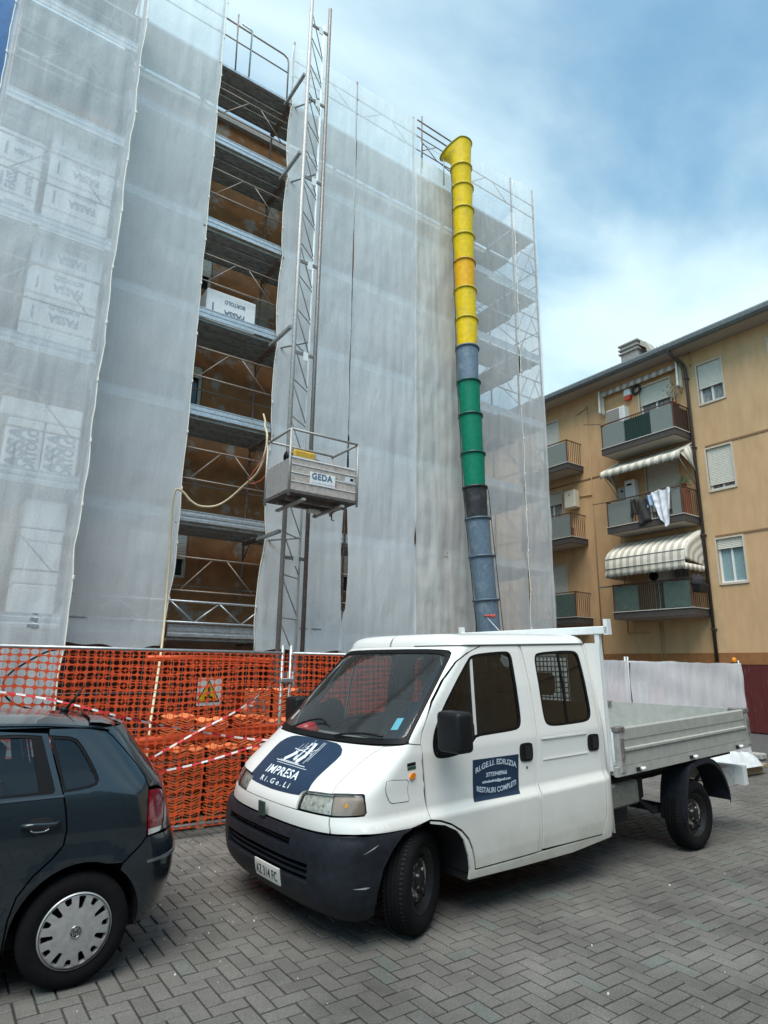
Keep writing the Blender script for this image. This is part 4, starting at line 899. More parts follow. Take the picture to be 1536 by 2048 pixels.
hv.add(V, [(j * 14 + i, j * 14 + (i + 1) % 14, (j + 1) * 14 + (i + 1) % 14, (j + 1) * 14 + i) for j in range(7) for i in range(14)], 0, True); hv.build('clothes_heap', M_dkc, bk)
# ------------------------------------------------------------------ site fence with orange netting
FY = 6.95
M_onet = mat('orange_plastic_net', (.72, .085, .02), .5, var=.12, scale=5)
M_band = mat('orange_folded_net', (.68, .085, .018), .5, var=.1, scale=6)
M_galv = mat('fence_tube', (.42, .43, .43), .4, .7, var=.15, scale=9)
def onet(name, parent, x0, x1, z0, z1, y, seed, cw=.082, chh=.072, m=M_onet, sagx=.02, fill=.90, fillz=.83):
    nx = int((x1 - x0) / cw); nz = int((z1 - z0) / chh)
    def P_(u, v):                           # u, v in cells -> hung position
        x = x0 + (x1 - x0) * u / nx; z = z0 + (z1 - z0) * v / nz
        dz = .05 * fbm(x * .8 + seed, z * .7, seed) + .018 * math.sin(x * 2.3 + seed) * (v / nz) + .006 * fbm(x * 6, z * 6, seed)
        dx = sagx * fbm(x * 1.1, z * 1.3, seed + 5)
        e = min(1.0, (nz - v) / 3.0) * min(1, v / 3.0 + .2)
        return (x + dx, y + .02 * fbm(x * 1.5, z * 1.2, seed + 9), z + dz * e)
    V = []; F = []; idx = {}
    def vert(u, v):
        k = (round(u, 4), round(v, 4))
        if k not in idx: idx[k] = len(V); V.append(P_(u, v))
        return idx[k]
    hx, hz = fill / 2, fillz / 2
    ring = [(-hx, -hz * .45), (-hx * .5, -hz), (hx * .5, -hz), (hx, -hz * .45), (hx, hz * .45), (hx * .5, hz), (-hx * .5, hz), (-hx, hz * .45)]
    for j in range(nz):
        for i in range(nx):
            c = (i + .5, j + .5)
            r = [vert(c[0] + a, c[1] + b_) for a, b_ in ring]
            q = [vert(i, j), vert(i + 1, j), vert(i + 1, j + 1), vert(i, j + 1)]
            F += [(q[0], q[1], r[2], r[1]), (q[1], r[3], r[2]), (q[1], q[2], r[4], r[3]), (q[2], r[5], r[4]), (q[2], q[3], r[6], r[5]), (q[3], r[7], r[6]), (q[3], q[0], r[0], r[7]), (q[0], r[1], r[0])]
    b = MB(); b.add(V, F); return b.build(name, m, parent, kind='stuff')
def fence_panel(label, x0, x1, feet=True, group='mobile fence panels'):
    t = thing('mobile_fence', label, 'fence panel', ((x0 + x1) / 2, FY, 0), group=group)
    for z in (.12, 1.885): MB().tube([(x0 + .02, FY, z), (x1 - .02, FY, z)], .02, 10).build('rail', M_galv, t)
    for x in (x0 + .02, x1 - .02): MB().tube([(x, FY, .08), (x, FY, 1.98)], .021, 10).build('post', M_galv, t)
    w = MB(); x = x0 + .12
    while x < x1 - .1: w.tube([(x, FY + .004, .12), (x, FY + .004, 1.885)], .0022, 4, cap=False); x += .105
    for z in (.4, .75, 1.1, 1.45): w.tube([(x0 + .02, FY, z), (x1 - .02, FY, z)], .0022, 4, cap=False)
    w.build('wire_mesh', M_galv, t, kind='stuff'); return t
M_conc = mat('concrete_foot', (.33, .32, .30), .9, var=.15, bump=.3, bscale=60)
def foot(x, where): 
    MB().bbox(x - .11, x + .11, FY - .32, FY + .32, .003, .13, .025).build('concrete_block', M_conc, label='concrete block weighing down the fence ' + where, category='concrete block', group='concrete fence feet')
f1 = fence_panel('mobile fence panel with orange netting behind the dark hatchback', -.08, 3.445)
onet('netting', f1, -.07, 3.44, .10, 1.87, FY - .03, 1.0)
f2 = fence_panel('mobile fence panel with orange netting behind the van windscreen', 3.515, 7.0)
onet('netting', f2, 3.52, 6.98, .10, 1.87, FY - .03, 2.0)
f0 = fence_panel('mobile fence panel with orange netting at the left picture edge', -3.64, -.11)
onet('netting', f0, -3.62, -.12, .10, 1.87, FY - .03, 3.0)
sn = thing('backdrop_net', 'loose orange net added along the scaffold foot as a red backdrop', 'netting', (5, 10.85, 0))  # net added to redden the background seen through the fence
onet('netting', sn, 1.55, 8.6, .05, 1.95, 10.86, 8.0, cw=.095, chh=.08, fill=.90, fillz=.86)
M_clamp = mat('clamp_zinc', (.5, .5, .5), .4, .8)
for z in (.55, 1.55): MB().bbox(3.40, 3.56, FY - .045, FY + .045, z, z + .05, .008).build('steel_clamp', M_clamp, label=('lower' if z < 1 else 'upper') + ' steel clamp joining the two orange fence panels', category='clamp')
# folded orange strips
def strip(label, pts, h, m=M_band):
    b = MB(); V = []
    P_ = catmull(pts, 8)
    for p in P_:
        for k in range(5): V.append((p.x, p.y + .012 * math.sin(k * 2.2 + p.x * 3), p.z + h * (k / 4 - .5)))
    F = [(i * 5 + k, (i + 1) * 5 + k, (i + 1) * 5 + k + 1, i * 5 + k + 1) for i in range(len(P_) - 1) for k in range(4)]
    b.add(V, F, 0, True); o = b.build('folded_netting', m, label=label, category='netting'); md = o.modifiers.new('thickness', 'SOLIDIFY'); md.thickness = .004; return o
strip('solid orange folded net strip halfway up the fence in front of the tiles', [(1.75, FY + .12, .93), (2.4, FY + .10, .97), (3.0, FY + .10, 1.0), (3.9, FY + .12, 1.06)], .11)
strip('orange rolled net edge along the top of the fence', [(1.9, FY + .16, 1.80), (2.6, FY + .15, 1.81), (3.4, FY + .16, 1.79)], .06)
# striped barrier tapes
M_tr = mat('tape_red', (.62, .03, .04), .4); M_tw = mat('tape_white', (.75, .72, .70), .4)
def tape(label, pts, w=.020):
    P_ = catmull(pts, 14); b = MB(); L = 0; seg = []
    for i, p in enumerate(P_):
        if i: L += (p - P_[i - 1]).length
        seg.append(L)
    V = []
    for i, p in enumerate(P_):
        tw = .55 * math.sin(seg[i] * 2.6); V += [(p.x, p.y - w / 2 * math.sin(tw), p.z - w / 2 * math.cos(tw)), (p.x, p.y + w / 2 * math.sin(tw), p.z + w / 2 * math.cos(tw))]
    b.add(V, [])
    for i in range(len(P_) - 1): b.f.append((2 * i, 2 * i + 2, 2 * i + 3, 2 * i + 1)); b.m.append(int(seg[i] / .085) % 2); b.sm.append(True)
    b.build('barrier_tape', [M_tr, M_tw], label=label, category='barrier tape', group='red and white barrier tapes')
yt = FY - .075
tape('red and white barrier tape sagging from the left edge across the fence', [(.42, yt, 1.50), (1.0, yt, 1.40), (1.75, yt, 1.20), (2.4, yt, 1.06), (3.1, yt, .94), (3.7, yt, .90)])
tape('red and white barrier tape rising steeply to the fence post', [(1.9, yt - .03, .78), (2.4, yt - .03, 1.04), (2.9, yt - .03, 1.28), (3.3, yt - .03, 1.56)])
tape('lowest red and white barrier tape in front of the tile stacks', [(2.05, yt - .02, .68), (2.5, yt - .02, .74), (3.0, yt - .02, .85), (3.4, yt - .02, .93)])
# warning sign hung behind the net
ws = thing('warning_sign', 'white board with yellow warning triangle behind the orange net', 'sign', (2.6, 7.06, 1.4))
MB().box(2.465, 2.735, 7.05, 7.058, 1.30, 1.595).build('board', mat('sign_white', (.72, .72, .70), .4), ws)
tri = lambda s_: [(2.59 + s_ * math.sin(a), 1.42 + s_ * math.cos(a)) for a in (0, 2 * math.pi / 3, 4 * math.pi / 3)]
MB().prism(tri(.155)[::-1], 7.044, 7.049, 'xzy').build('triangle_border', M_black, ws)
MB().prism(tri(.13)[::-1], 7.039, 7.043, 'xzy').build('triangle', mat('sign_yellow', (.75, .50, .01), .4), ws)
for a, b_, c, d in ((2.578, 2.602, 1.43, 1.50), (2.578, 2.602, 1.405, 1.42), (2.545, 2.56, 1.36, 1.40), (2.62, 2.635, 1.36, 1.40), (2.545, 2.635, 1.385, 1.40)):
    MB().box(a, b_, 7.035, 7.038, c, d).build('pictogram', M_black, ws)
# ------------------------------------------------------------------ stacked roof tiles
M_tile = mat('terracotta_tile', (.72, .19, .06), .8, var=.12, scale=7, objvar=.14)
def tile_mesh():
    b = MB(); n = 8; V = []
    for y in (0, .40):
        for lift in (0, .014):
            for i in range(n + 1):
                u = i / n; V.append((u * .40, y, lift + .034 * (math.cos(u * 4 * math.pi) * .5 + .5)))
    m1 = n + 1
    F = []
    for i in range(n):
        F += [(i, i + 1, m1 * 2 + i + 1, m1 * 2 + i)[::-1], (m1 + i, m1 * 3 + i, m1 * 3 + i + 1, m1 + i + 1)[::-1], (i, i + 1, m1 + i + 1, m1 + i), (m1 * 2 + i, m1 * 2 + i + 1, m1 * 3 + i + 1, m1 * 3 + i)[::-1]]
    me = bpy.data.meshes.new('tile'); me.from_pydata(V, [], F); me.materials.append(M_tile); return me
TM = tile_mesh()
M_wood = mat('pallet_wood', (.33, .24, .14), .85, var=.2, scale=8, stretch=(1, 6, 6))
def tiles(label, x, y, cols, layers, pitch=.0275, z0=.13, rows=1):
    t = thing('roof_tile_stack', label, 'tile stack', (x, y, 0), group='stacks of orange roof tiles')
    W = cols * .43
    for q in range(4): MB().box(x - .02, x + W, y + q * .115, y + q * .115 + .09, z0 - .022, z0 - .002).build('pallet_board', M_wood, t)
    for q in (0, .5, 1): MB().box(x - .02 + q * (W - .06), x + .06 + q * (W - .06), y, y + .44, .004, z0 - .023).build('pallet_block', M_wood, t)
    for c in range(cols):
        for k in range(layers[c] if isinstance(layers, (list, tuple)) else layers):
            o = bpy.data.objects.new('tile', TM); C.objects.link(o); o.parent = t
            o.location = (c * .43 + rnd.gauss(0, .006), rnd.gauss(0, .008), z0 + k * pitch); o.rotation_euler = (rnd.gauss(0, .01), 0, rnd.gauss(0, .015))
    return t
tiles('low front stack of orange roof tiles near the dark hatchback', 2.26, 7.22, 2, (25, 25))
tiles('second front stack of orange roof tiles behind the van bonnet', 3.16, 7.22, 2, (24, 22))
tiles('middle row stack of orange roof tiles, tops reaching above the folded strip', 2.34, 7.85, 2, (36, 34))
tiles('middle row right stack of orange roof tiles seen behind the strip', 3.24, 7.85, 2, (35, 33))
tiles('tallest stack of orange roof tiles behind the fence joint', 3.66, 8.55, 2, (46, 46))
# clear bag on the tiles
bgm = MB(); V = []
for j in range(7):
    for i in range(12):
        a = i / 12 * 6.283; e_ = j / 6 * 1.45; r_ = 1 + .3 * fbm(i, j * .9, 5); V.append((3.62 + .17 * math.cos(a) * math.cos(e_) * r_, 8.1 + .15 * math.sin(a) * math.cos(e_) * r_, 1.13 + .2 * math.sin(e_) * r_))
bgm.add(V, [(j * 12 + i, j * 12 + (i + 1) % 12, (j + 1) * 12 + (i + 1) % 12, (j + 1) * 12 + i) for j in range(6) for i in range(12)], 0, True)
bgm.build('plastic_bag', glass('clear_film', (.9, .9, .9), .75, .15), label='crumpled clear plastic bag lying on the roof tiles', category='bag')
# ------------------------------------------------------------------ white netted fence on the right
f3 = fence_panel('mobile fence panel wrapped in white net right of the van cab', 7.03, 10.20)
f4 = fence_panel('mobile fence panel wrapped in white net above the van cargo bed', 10.24, 14.25)
M_wnet = net_mat('white_fence_net', .80, (.92, .90, .93), .04)
for f_, a, c, sd in ((f3, 7.03, 10.2, 3.), (f4, 10.24, 14.25, 5.)):
    V = []; nx = 70; nz = 26
    for j in range(nz + 1):
        for i in range(nx + 1):
            x = a + (c - a) * i / nx; v = j / nz; z = .05 + 1.86 * v + .025 * fbm(x * 1.6, 3, sd) * v
            fold = .016 * math.sin(3.1 * (z + .22 * (x - a) ** 1.0) * 3 + 1.2 * fbm(x * .8, z, sd)) * max(0, v - .35) + .012 * fbm(x * 3.5, z * 1.6, sd)
            V.append((x, FY - .05 + fold, z))
    b = MB(); b.add(V, [(j * (nx + 1) + i, j * (nx + 1) + i + 1, (j + 1) * (nx + 1) + i + 1, (j + 1) * (nx + 1) + i) for j in range(nz) for i in range(nx)], 0, True); b.build('white_net', M_wnet, f_)
for x, z0, z1, m_, lb in ((9.75, .9, 1.5, mat('rose_panel', (.62, .28, .26), .7), 'pinkish board showing faintly through the white fence net at left'), (11.15, .9, 1.45, mat('rose_panel', (.62, .28, .26), .7), 'small pinkish board right of the notice behind the white fence net')):
    MB().box(x - (.45 if x < 10 else .2), x + (.4 if x < 10 else .2), FY + .06, FY + .075, z0, z1).build('site_board', m_, label=lb, category='board')
nt = thing('notice_board', 'narrow white site notice with grey disc behind the white fence net', 'notice', (10.72, FY + .03, 1.2))
MB().box(10.60, 10.86, FY + .035, FY + .045, .95, 1.55).build('board', M_white, nt)
MB().lathe([(0, FY + .03), (.085, FY + .03), (.085, FY + .034)], (10.73, 0, 1.41), 'y', 24).build('disc', mat('grey_disc', (.12, .13, .17), .6), nt)
ln = MB()
for q in range(4): ln.box(10.65, 10.81, FY + .031, FY + .034, 1.22 - q * .06, 1.25 - q * .06)
ln.build('print_lines', mat('blue_print', (.12, .18, .34), .6), nt, kind='stuff')
be = thing('beacon_lamp', 'amber site beacon on the end post of the white fence', 'beacon', (14.1, FY, 1.98))
MB().bbox(14.0, 14.12, FY - .045, FY + .045, 1.915, 1.94, .008).build('base', M_black, be)
MB().lathe([(.045, 1.94), (.05, 1.965), (.045, 2.01), (.028, 2.035), (0, 2.04)], (14.06, FY, 0), 'z', 18).build('lens', mat('amber_lens', (.75, .25, .01), .25), be)
for x, wd in ((-.1, 'at the left picture edge'), (3.48, 'under the joint of the two orange panels'), (7.01, 'behind the van cab'), (10.22, 'behind the van bed'), (14.2, 'at the end of the white fence')): foot(x, wd)
# wrapped boards lying behind the van
wb = thing('wrapped_boards', 'stack of boards under white plastic film lying behind the van', 'boards', (11.5, 6.15, 0))
MB().bbox(10.6, 12.35, 5.82, 6.45, .012, .10, .008).build('board', M_wood, wb); MB().bbox(10.7, 12.45, 5.78, 6.4, .103, .17, .008).build('board', M_wood, wb)
V = []; nx, ny = 40, 18
for j in range(ny + 1):
    for i in range(nx + 1):
        x = 10.5 + 1.7 * i / nx; y = 5.76 + .75 * j / ny; ed = min(1, min(j, ny - j) / 3.0, min(i, nx - i) / 4.0)
        V.append((x, y - (.04 if j == 0 else 0), .16 + .20 * ed ** .5 + .10 * fbm(x * 3, y * 5, 2) * ed))
b = MB(); b.add(V, [(j * (nx + 1) + i, j * (nx + 1) + i + 1, (j + 1) * (nx + 1) + i + 1, (j + 1) * (nx + 1) + i) for j in range(ny) for i in range(nx)], 0, True); b.build('plastic_film', mat('white_film', (.62, .65, .68), .35, var=.12), wb)
# ---- wrap surface: one continuous vehicle skin addressed by (s, c): s = metres round the plan outline from the centre line, c = height
def lerp_tab(tab, x):
    if x <= tab[0][0]: return tab[0][1]
    for (x0, y0), (x1, y1) in zip(tab, tab[1:]):
        if x <= x1:
            return y0 + (y1 - y0) * (x - x0) / (x1 - x0)
    return tab[-1][1]
def smooth_tab(tab, step=0.01, width=0.05):
    lo, hi = tab[0][0], tab[-1][0]
    n = int(round((hi - lo) / step)) + 1
    k = max(1, int(width / step))
    raw = [lerp_tab(tab, lo + i * step) for i in range(n)]
    out = []
    for i in range(n):
        w = min(k, i, n - 1 - i)
        seg = raw[i - w:i + w + 1]
        out.append((lo + i * step, sum(seg) / len(seg)))
    def f(x):
        t = (x - lo) / step
        if t <= 0: return out[0][1]
        if t >= n - 1: return out[-1][1]
        i = int(t); u = t - i
        return out[i][1] * (1 - u) + out[i + 1][1] * u
    return f
class Wrap:
    def __init__(self, half, front, corner, power, side, width=0.05):
        self.half = half
        self.F = smooth_tab(front, width=width); self.A = smooth_tab(corner, width=width)
        self.N = smooth_tab(power, width=width); self.S = smooth_tab(side, width=0.012)
        # arc-length table of a reference outline
        c = 0.85; self.tab = []
        L = 0.0; prev = None
        for i in range(401):
            ph = math.pi / 2 * i / 400
            p = self._sup(ph, c)
            if prev: L += math.hypot(p[0] - prev[0], p[1] - prev[1])
            self.tab.append((L, ph)); prev = p
        self.L = L
    def _sup(self, ph, c):
        n = self.N(c); F = self.F(c); A = self.A(c); S = self.S(c)
        u = max(0.0, math.sin(ph)) ** (2 / n); w = max(0.0, math.cos(ph)) ** (2 / n)
        return (A - (A - F) * w, self.half - u * (self.half - S))
    def pt(self, s, c):
        far = s < 0
        s = abs(s)
        if s >= self.L:
            a, b = self.A(c) + s - self.L, self.S(c)
        else:
            lo, hi = 0, 400
            while hi - lo > 1:
                m = (lo + hi) // 2
                if self.tab[m][0] <= s: lo = m
                else: hi = m
            l0, p0 = self.tab[lo]; l1, p1 = self.tab[hi]
            a, b = self._sup(p0 + (p1 - p0) * (s - l0) / (l1 - l0), c)
        return (a, 2 * self.half - b, c) if far else (a, b, c)
    def normal(self, s, c, e=0.004):
        p = self.pt(s, c); q = self.pt(s + e, c); r = self.pt(s, c + e)
        q0 = self.pt(s - e, c); r0 = self.pt(s, c - e)
        u = [q[i] - q0[i] for i in range(3)]; v = [r[i] - r0[i] for i in range(3)]
        n = [u[1] * v[2] - u[2] * v[1], u[2] * v[0] - u[0] * v[2], u[0] * v[1] - u[1] * v[0]]
        L = math.sqrt(sum(k * k for k in n)) or 1.0
        return tuple(k / L for k in n)
VAN_HALF = 0.97
VAN = Wrap(VAN_HALF,
    front=[(.2,-.60),(.70,-.625),(.80,-.62),(.87,-.585),(.95,-.525),(1.05,-.40),(1.17,-.23),(1.25,-.135),(1.84,.50),(1.92,.59)],
    corner=[(.2,-.2),(.8,-.22),(.95,-.18),(1.05,-.06),(1.17,.05),(1.25,.09),(1.84,.70),(1.92,.80)],
    power=[(.2,3.0),(.8,3.0),(.95,3.1),(1.17,2.8),(1.25,2.6),(1.92,2.9)],
    side=[(.2,.03),(.30,.012),(.40,.003),(.5,0),(.722,0),(.735,.010),(.785,.036),(.9,.042),(1.15,.045),(1.22,.055),(1.55,.10),(1.84,.155),(1.92,.175)])
# ------------------------------------------------------------------ panel builder for vehicle skins
def poly_inset(poly, d):
    n = len(poly); A = sum(poly[i][0] * poly[(i + 1) % n][1] - poly[(i + 1) % n][0] * poly[i][1] for i in range(n)); sgn = 1 if A > 0 else -1
    out = []
    for i in range(n):
        p0, p1, p2 = poly[i - 1], poly[i], poly[(i + 1) % n]
        def nr(a, b_):
            dx, dy = b_[0] - a[0], b_[1] - a[1]; L = math.hypot(dx, dy) or 1; return (-dy / L * sgn, dx / L * sgn)
        a, b_ = nr(p0, p1), nr(p1, p2); mx, my = a[0] + b_[0], a[1] + b_[1]; q = mx * mx + my * my
        k = min(2.5, 2 / q if q > .15 else 2.5); out.append((p1[0] + mx * k * d, p1[1] + my * k * d))
    return out
def dense(poly, st=.06, closed=True):
    out = []
    n = len(poly)
    for i in range(n if closed else n - 1):
        a, b_ = poly[i], poly[(i + 1) % n]; k = max(1, int(math.hypot(b_[0] - a[0], b_[1] - a[1]) / st))
        out += [(a[0] + (b_[0] - a[0]) * t / k, a[1] + (b_[1] - a[1]) * t / k) for t in range(k)]
    if not closed: out.append(poly[-1])
    return out
def round_poly(poly, it=2):
    for _ in range(it):
        out = []
        for i in range(len(poly)):
            a, b_ = poly[i], poly[(i + 1) % len(poly)]; out += [(a[0] * .75 + b_[0] * .25, a[1] * .75 + b_[1] * .25), (a[0] * .25 + b_[0] * .75, a[1] * .25 + b_[1] * .75)]
        poly = out
    return poly
def round_corner(poly, r):
    out = []
    for i in range(len(poly)):
        a, p, b_ = poly[i - 1], poly[i], poly[(i + 1) % len(poly)]
        for q in (a, b_):
            L = math.hypot(q[0] - p[0], q[1] - p[1]); k = min(.5, r / L); out.append((p[0] + (q[0] - p[0]) * k, p[1] + (q[1] - p[1]) * k))
    return out
def skin(name, poly, f, m, parent, holes=(), step=.06, thick=.016, off=0.0, gap=.0035, flip=False, rim=True, bulge=None):
    """flat outline (p, q) laid on the curved surface f(p, q) -> point; cut into cells so it follows the curve, with a turned-in edge"""
    poly = poly_inset(poly, gap) if gap else poly
    bm = bmesh.new()
    for lp in [poly, *holes]:
        lp = dense(lp, step)
        vs_ = [bm.verts.new((p, q, 0)) for p, q in lp]
        for i in range(len(vs_)): bm.edges.new((vs_[i], vs_[(i + 1) % len(vs_)]))
    bmesh.ops.triangle_fill(bm, use_beauty=True, edges=bm.edges[:], normal=(0, 0, 1))
    ps = [v.co.x for v in bm.verts]; qs = [v.co.y for v in bm.verts]
    for ax, lo, hi in ((0, min(ps), max(ps)), (1, min(qs), max(qs))):
        c = math.floor(lo / step) * step + step
        while c < hi - 1e-4:
            co = (c, 0, 0) if ax == 0 else (0, c, 0); no = (1, 0, 0) if ax == 0 else (0, 1, 0)
            bmesh.ops.bisect_plane(bm, geom=bm.verts[:] + bm.edges[:] + bm.faces[:], dist=1e-5, plane_co=co, plane_no=no); c += step
    bmesh.ops.remove_doubles(bm, verts=bm.verts[:], dist=2e-4)
    def nrm(p, q, e=.004):
        a, b_ = Vector(f(p + e, q)) - Vector(f(p - e, q)), Vector(f(p, q + e)) - Vector(f(p, q - e)); k = a.cross(b_)
        k = k.normalized() if k.length > 1e-12 else Vector((0, 0, 1)); return -k if flip else k
    NV = {}
    for v in bm.verts:
        p, q = v.co.x, v.co.y; n_ = nrm(p, q); o_ = off + (bulge(p, q) if bulge else 0)
        NV[v] = n_; v.co = Vector(f(p, q)) + n_ * o_
    bm.normal_update()
    for fc in bm.faces:
        s_ = sum((NV[v] for v in fc.verts), Vector())
        if fc.normal.dot(s_) < 0: fc.normal_flip()
    main = set(bm.faces)
    if rim and thick:
        be_ = [e for e in bm.edges if len(e.link_faces) == 1]
        r_ = bmesh.ops.extrude_edge_only(bm, edges=be_)
        nv = [g for g in r_['geom'] if isinstance(g, bmesh.types.BMVert)]
        for v in nv:
            src = [e.other_vert(v) for e in v.link_edges if e.other_vert(v) in NV]
            if src: v.co = v.co - NV[src[0]] * thick
    bm.normal_update(); bm.faces.ensure_lookup_table(); bm.verts.index_update(); bm.faces.index_update()
    fl = [fc in main for fc in bm.faces]; vn = {v.index: n_ for v, n_ in NV.items()}
    me = bpy.data.meshes.new(name); bm.to_mesh(me); bm.free()
    me.materials.append(m); me.polygons.foreach_set('use_smooth', [True] * len(me.polygons))
    ln = [Vector((0, 0, 0))] * len(me.loops)
    for p_ in me.polygons:
        for li in p_.loop_indices:
            vi = me.loops[li].vertex_index; ln[li] = vn[vi] if (fl[p_.index] and vi in vn) else p_.normal
    me.normals_split_custom_set([tuple(x) for x in ln]); me.update()
    return link(name, me, parent)
def decal(name, V, F, f, m, parent, lift=.002, flip=False):
    """flat print laid on the surface f, V in its (p, q) coordinates"""
    out = []
    for p, q in V:
        a, b_ = Vector(f(p + .004, q)) - Vector(f(p - .004, q)), Vector(f(p, q + .004)) - Vector(f(p, q - .004)); k = a.cross(b_).normalized()
        out.append(tuple(Vector(f(p, q)) + (-k if flip else k) * lift))
    b = MB(); b.add(out, F); return b.build(name, m, parent, world=False)
# ------------------------------------------------------------------ van
van = thing('pickup_van', 'white crew cab tipper van with dark blue bonnet sticker, parked on the paving', 'van', (2.883, 3.655, 0))
_a = Vector((math.cos(.03), math.sin(.03), 0)); _b = Vector((-math.sin(.03), math.cos(.03), 0))
_A = _a * math.cos(.04) + Vector((0, 0, math.sin(.04))); _C = -_a * math.sin(.04) + Vector((0, 0, math.cos(.04)))
van.matrix_world = Matrix(((_A.x, _b.x, _C.x, 2.883), (_A.y, _b.y, _C.y, 3.655), (_A.z, _b.z, _C.z, 0), (0, 0, 0, 1)))
def vpaint():
    m = bpy.data.materials.new('white_van_paint'); m.use_nodes = True; t = m.node_tree; b = t.nodes['Principled BSDF']; N = t.nodes.new; K = t.links.new
    tcn = N('ShaderNodeTexCoord'); sp = N('ShaderNodeSeparateXYZ'); K(tcn.outputs['Object'], sp.inputs[0])
    n = N('ShaderNodeTexNoise'); n.inputs['Scale'].default_value = 3.5; n.inputs['Detail'].default_value = 7; n.inputs['Roughness'].default_value = .65; K(tcn.outputs['Object'], n.inputs['Vector'])
    mr = N('ShaderNodeMapRange'); mr.inputs['From Min'].default_value = .85; mr.inputs['From Max'].default_value = .22; K(sp.outputs['Z'], mr.inputs[0])     # road film thickening towards the sills
    ml = N('ShaderNodeMath'); ml.operation = 'MULTIPLY'; K(mr.outputs[0], ml.inputs[0]); K(n.outputs['Fac'], ml.inputs[1])
    mx = N('ShaderNodeMix'); mx.data_type = 'RGBA'; K(ml.outputs[0], mx.inputs['Factor']); mx.inputs[6].default_value = (.77, .765, .735, 1); mx.inputs[7].default_value = (.34, .30, .20, 1)
    K(mx.outputs[2], b.inputs['Base Color']); b.inputs['Roughness'].default_value = .32; b.inputs['Coat Weight'].default_value = .6; b.inputs['Coat Roughness'].default_value = .06
    mr2 = N('ShaderNodeMapRange'); mr2.inputs['To Min'].default_value = .24; mr2.inputs['To Max'].default_value = .5; K(n.outputs['Fac'], mr2.inputs[0]); K(mr2.outputs[0], b.inputs['Roughness'])
    MATS['white_van_paint'] = m; return m
M_vp = vpaint()
M_bump = mat('grey_black_bumper', (.012, .0145, .020), .5, var=.3, scale=6, bump=.12, bscale=220, spec=.3)
M_seal = mat('window_rubber', (.005, .005, .006), .55, spec=.2)
M_vgl = glass('van_glass', (.93, .97, .95), .93, film=.34); M_vgd = glass('van_side_glass', (.44, .49, .47), .90)  # pale film paints a milky haze into the windscreen and cab rear glass
M_int = mat('van_interior', (.05, .051, .05), .85, var=.2); M_seat = mat('seat_cloth', (.03, .03, .031), .95, var=.25, bump=.3, bscale=150)
M_blue = mat('navy_vinyl', (.010, .030, .068), .35, var=.1)
M_vw = mat('vinyl_white', (.72, .78, .80), .5)
HB = 2 * VAN_HALF
def VS(a, c):                                   # near side addressed by (a, height)
    A_, F_, n_, S_ = VAN.A(c), VAN.F(c), VAN.N(c), VAN.S(c)
    if a >= A_: 
        t_ = max(0.0, (a - 2.18) / .16); return (a, S_ + .05 * min(1.3, t_) ** 2, c)
    w_ = min(1.0, (A_ - a) / max(1e-6, A_ - F_)); return (a, VAN_HALF - max(0.0, 1 - w_ ** n_) ** (1 / n_) * (VAN_HALF - S_), c)
def VSf(a, c): p = VS(a, c); return (p[0], HB - p[1], p[2])
L0_ = 1.17697
def VF(s_, c):                                  # outlines were measured on a slightly shorter outline
    q = abs(s_); q = q * VAN.L / L0_ if q < L0_ else q + VAN.L - L0_
    return VAN.pt(q if s_ >= 0 else -q, c)
sides = ((VS, False), (VSf, True))              # surface, flip
def mirror_half(pts): return pts + [(-s_, c) for s_, c in reversed(pts)]
# --- traced outlines
hood_seam = [(.849,1.205),(.798,1.169),(.761,1.13),(.741,1.089),(.724,1.046),(.713,1.015),(.707,.986),(.703,.962),(.706,.941),(.715,.929)]
hl = [(.414,.913),(.424,.916),(.574,.924),(.714,.929),(.834,.937),(.949,.939),(.966,.93),(.996,.885),(1.018,.832),(1.008,.816),(.9,.812),(.762,.806),(.615,.806),(.417,.805),(.410,.846),(.403,.895)]
hood = [(0, 1.197), (.35, 1.199), (.6, 1.203)] + hood_seam + [(.574, .925), (.424, .917), (.402, .895), (.408, .846), (.414, .803), (.2, .801), (0, .80)]
hood = [p for p in hood if p[0] > 0]
hoodp = [(0.0, 1.197)] + hood + [(0.0, .80)] + [(-s_, c) for s_, c in reversed(hood)]
VSTEP = .045
skin('bonnet', hoodp, VF, M_vp, van, step=VSTEP, gap=.003)
strip_h = [(.414,.803),(.59,.804),(.762,.804),(.752,.706),(.621,.703),(.425,.702)]
strp = [(0, .801)] + strip_h[:3] + strip_h[3:] + [(0, .70)] + [(-s_, c) for s_, c in reversed(strip_h)]
skin('front_strip', strp, VF, M_vp, van, step=VSTEP, gap=.0025)
MB().box(-.668, -.655, VAN_HALF - .045, VAN_HALF + .045, .705, .80).build('grille_mark', mat('dark_green_badge', (.02, .05, .04), .4), van, world=False)
def to_s(a, c):                                 # side (a, c) -> skin parameter s where the panel still lies on the straight side
    return a - VAN.A(c) + VAN.L
f_rear = [(1.225,1.208),(1.307,1.097),(1.391,1.022),(1.474,.947),(1.533,.78),(1.538,.722)]
arch_c, arch_r = (.085, .30), .415
f_low = [(1.40,.70),(1.353,.694),(1.161,.702),(.985,.713),(.879,.712),(.762,.706)]
fender = hood_seam[::-1] + [(1.00, 1.216), (1.05, 1.222)] + f_rear + f_low + [(.766, .802), (.9, .810), (1.010, .814), (1.022, .830), (.999, .886), (.969, .933), (.951, .942), (.834, .940), (.716, .932)]
for sgn in (1, -1):
    pl_ = [(s_ * sgn, c) for s_, c in fender]; skin('fender', pl_, VF, M_vp, van, step=VSTEP, gap=.0025)
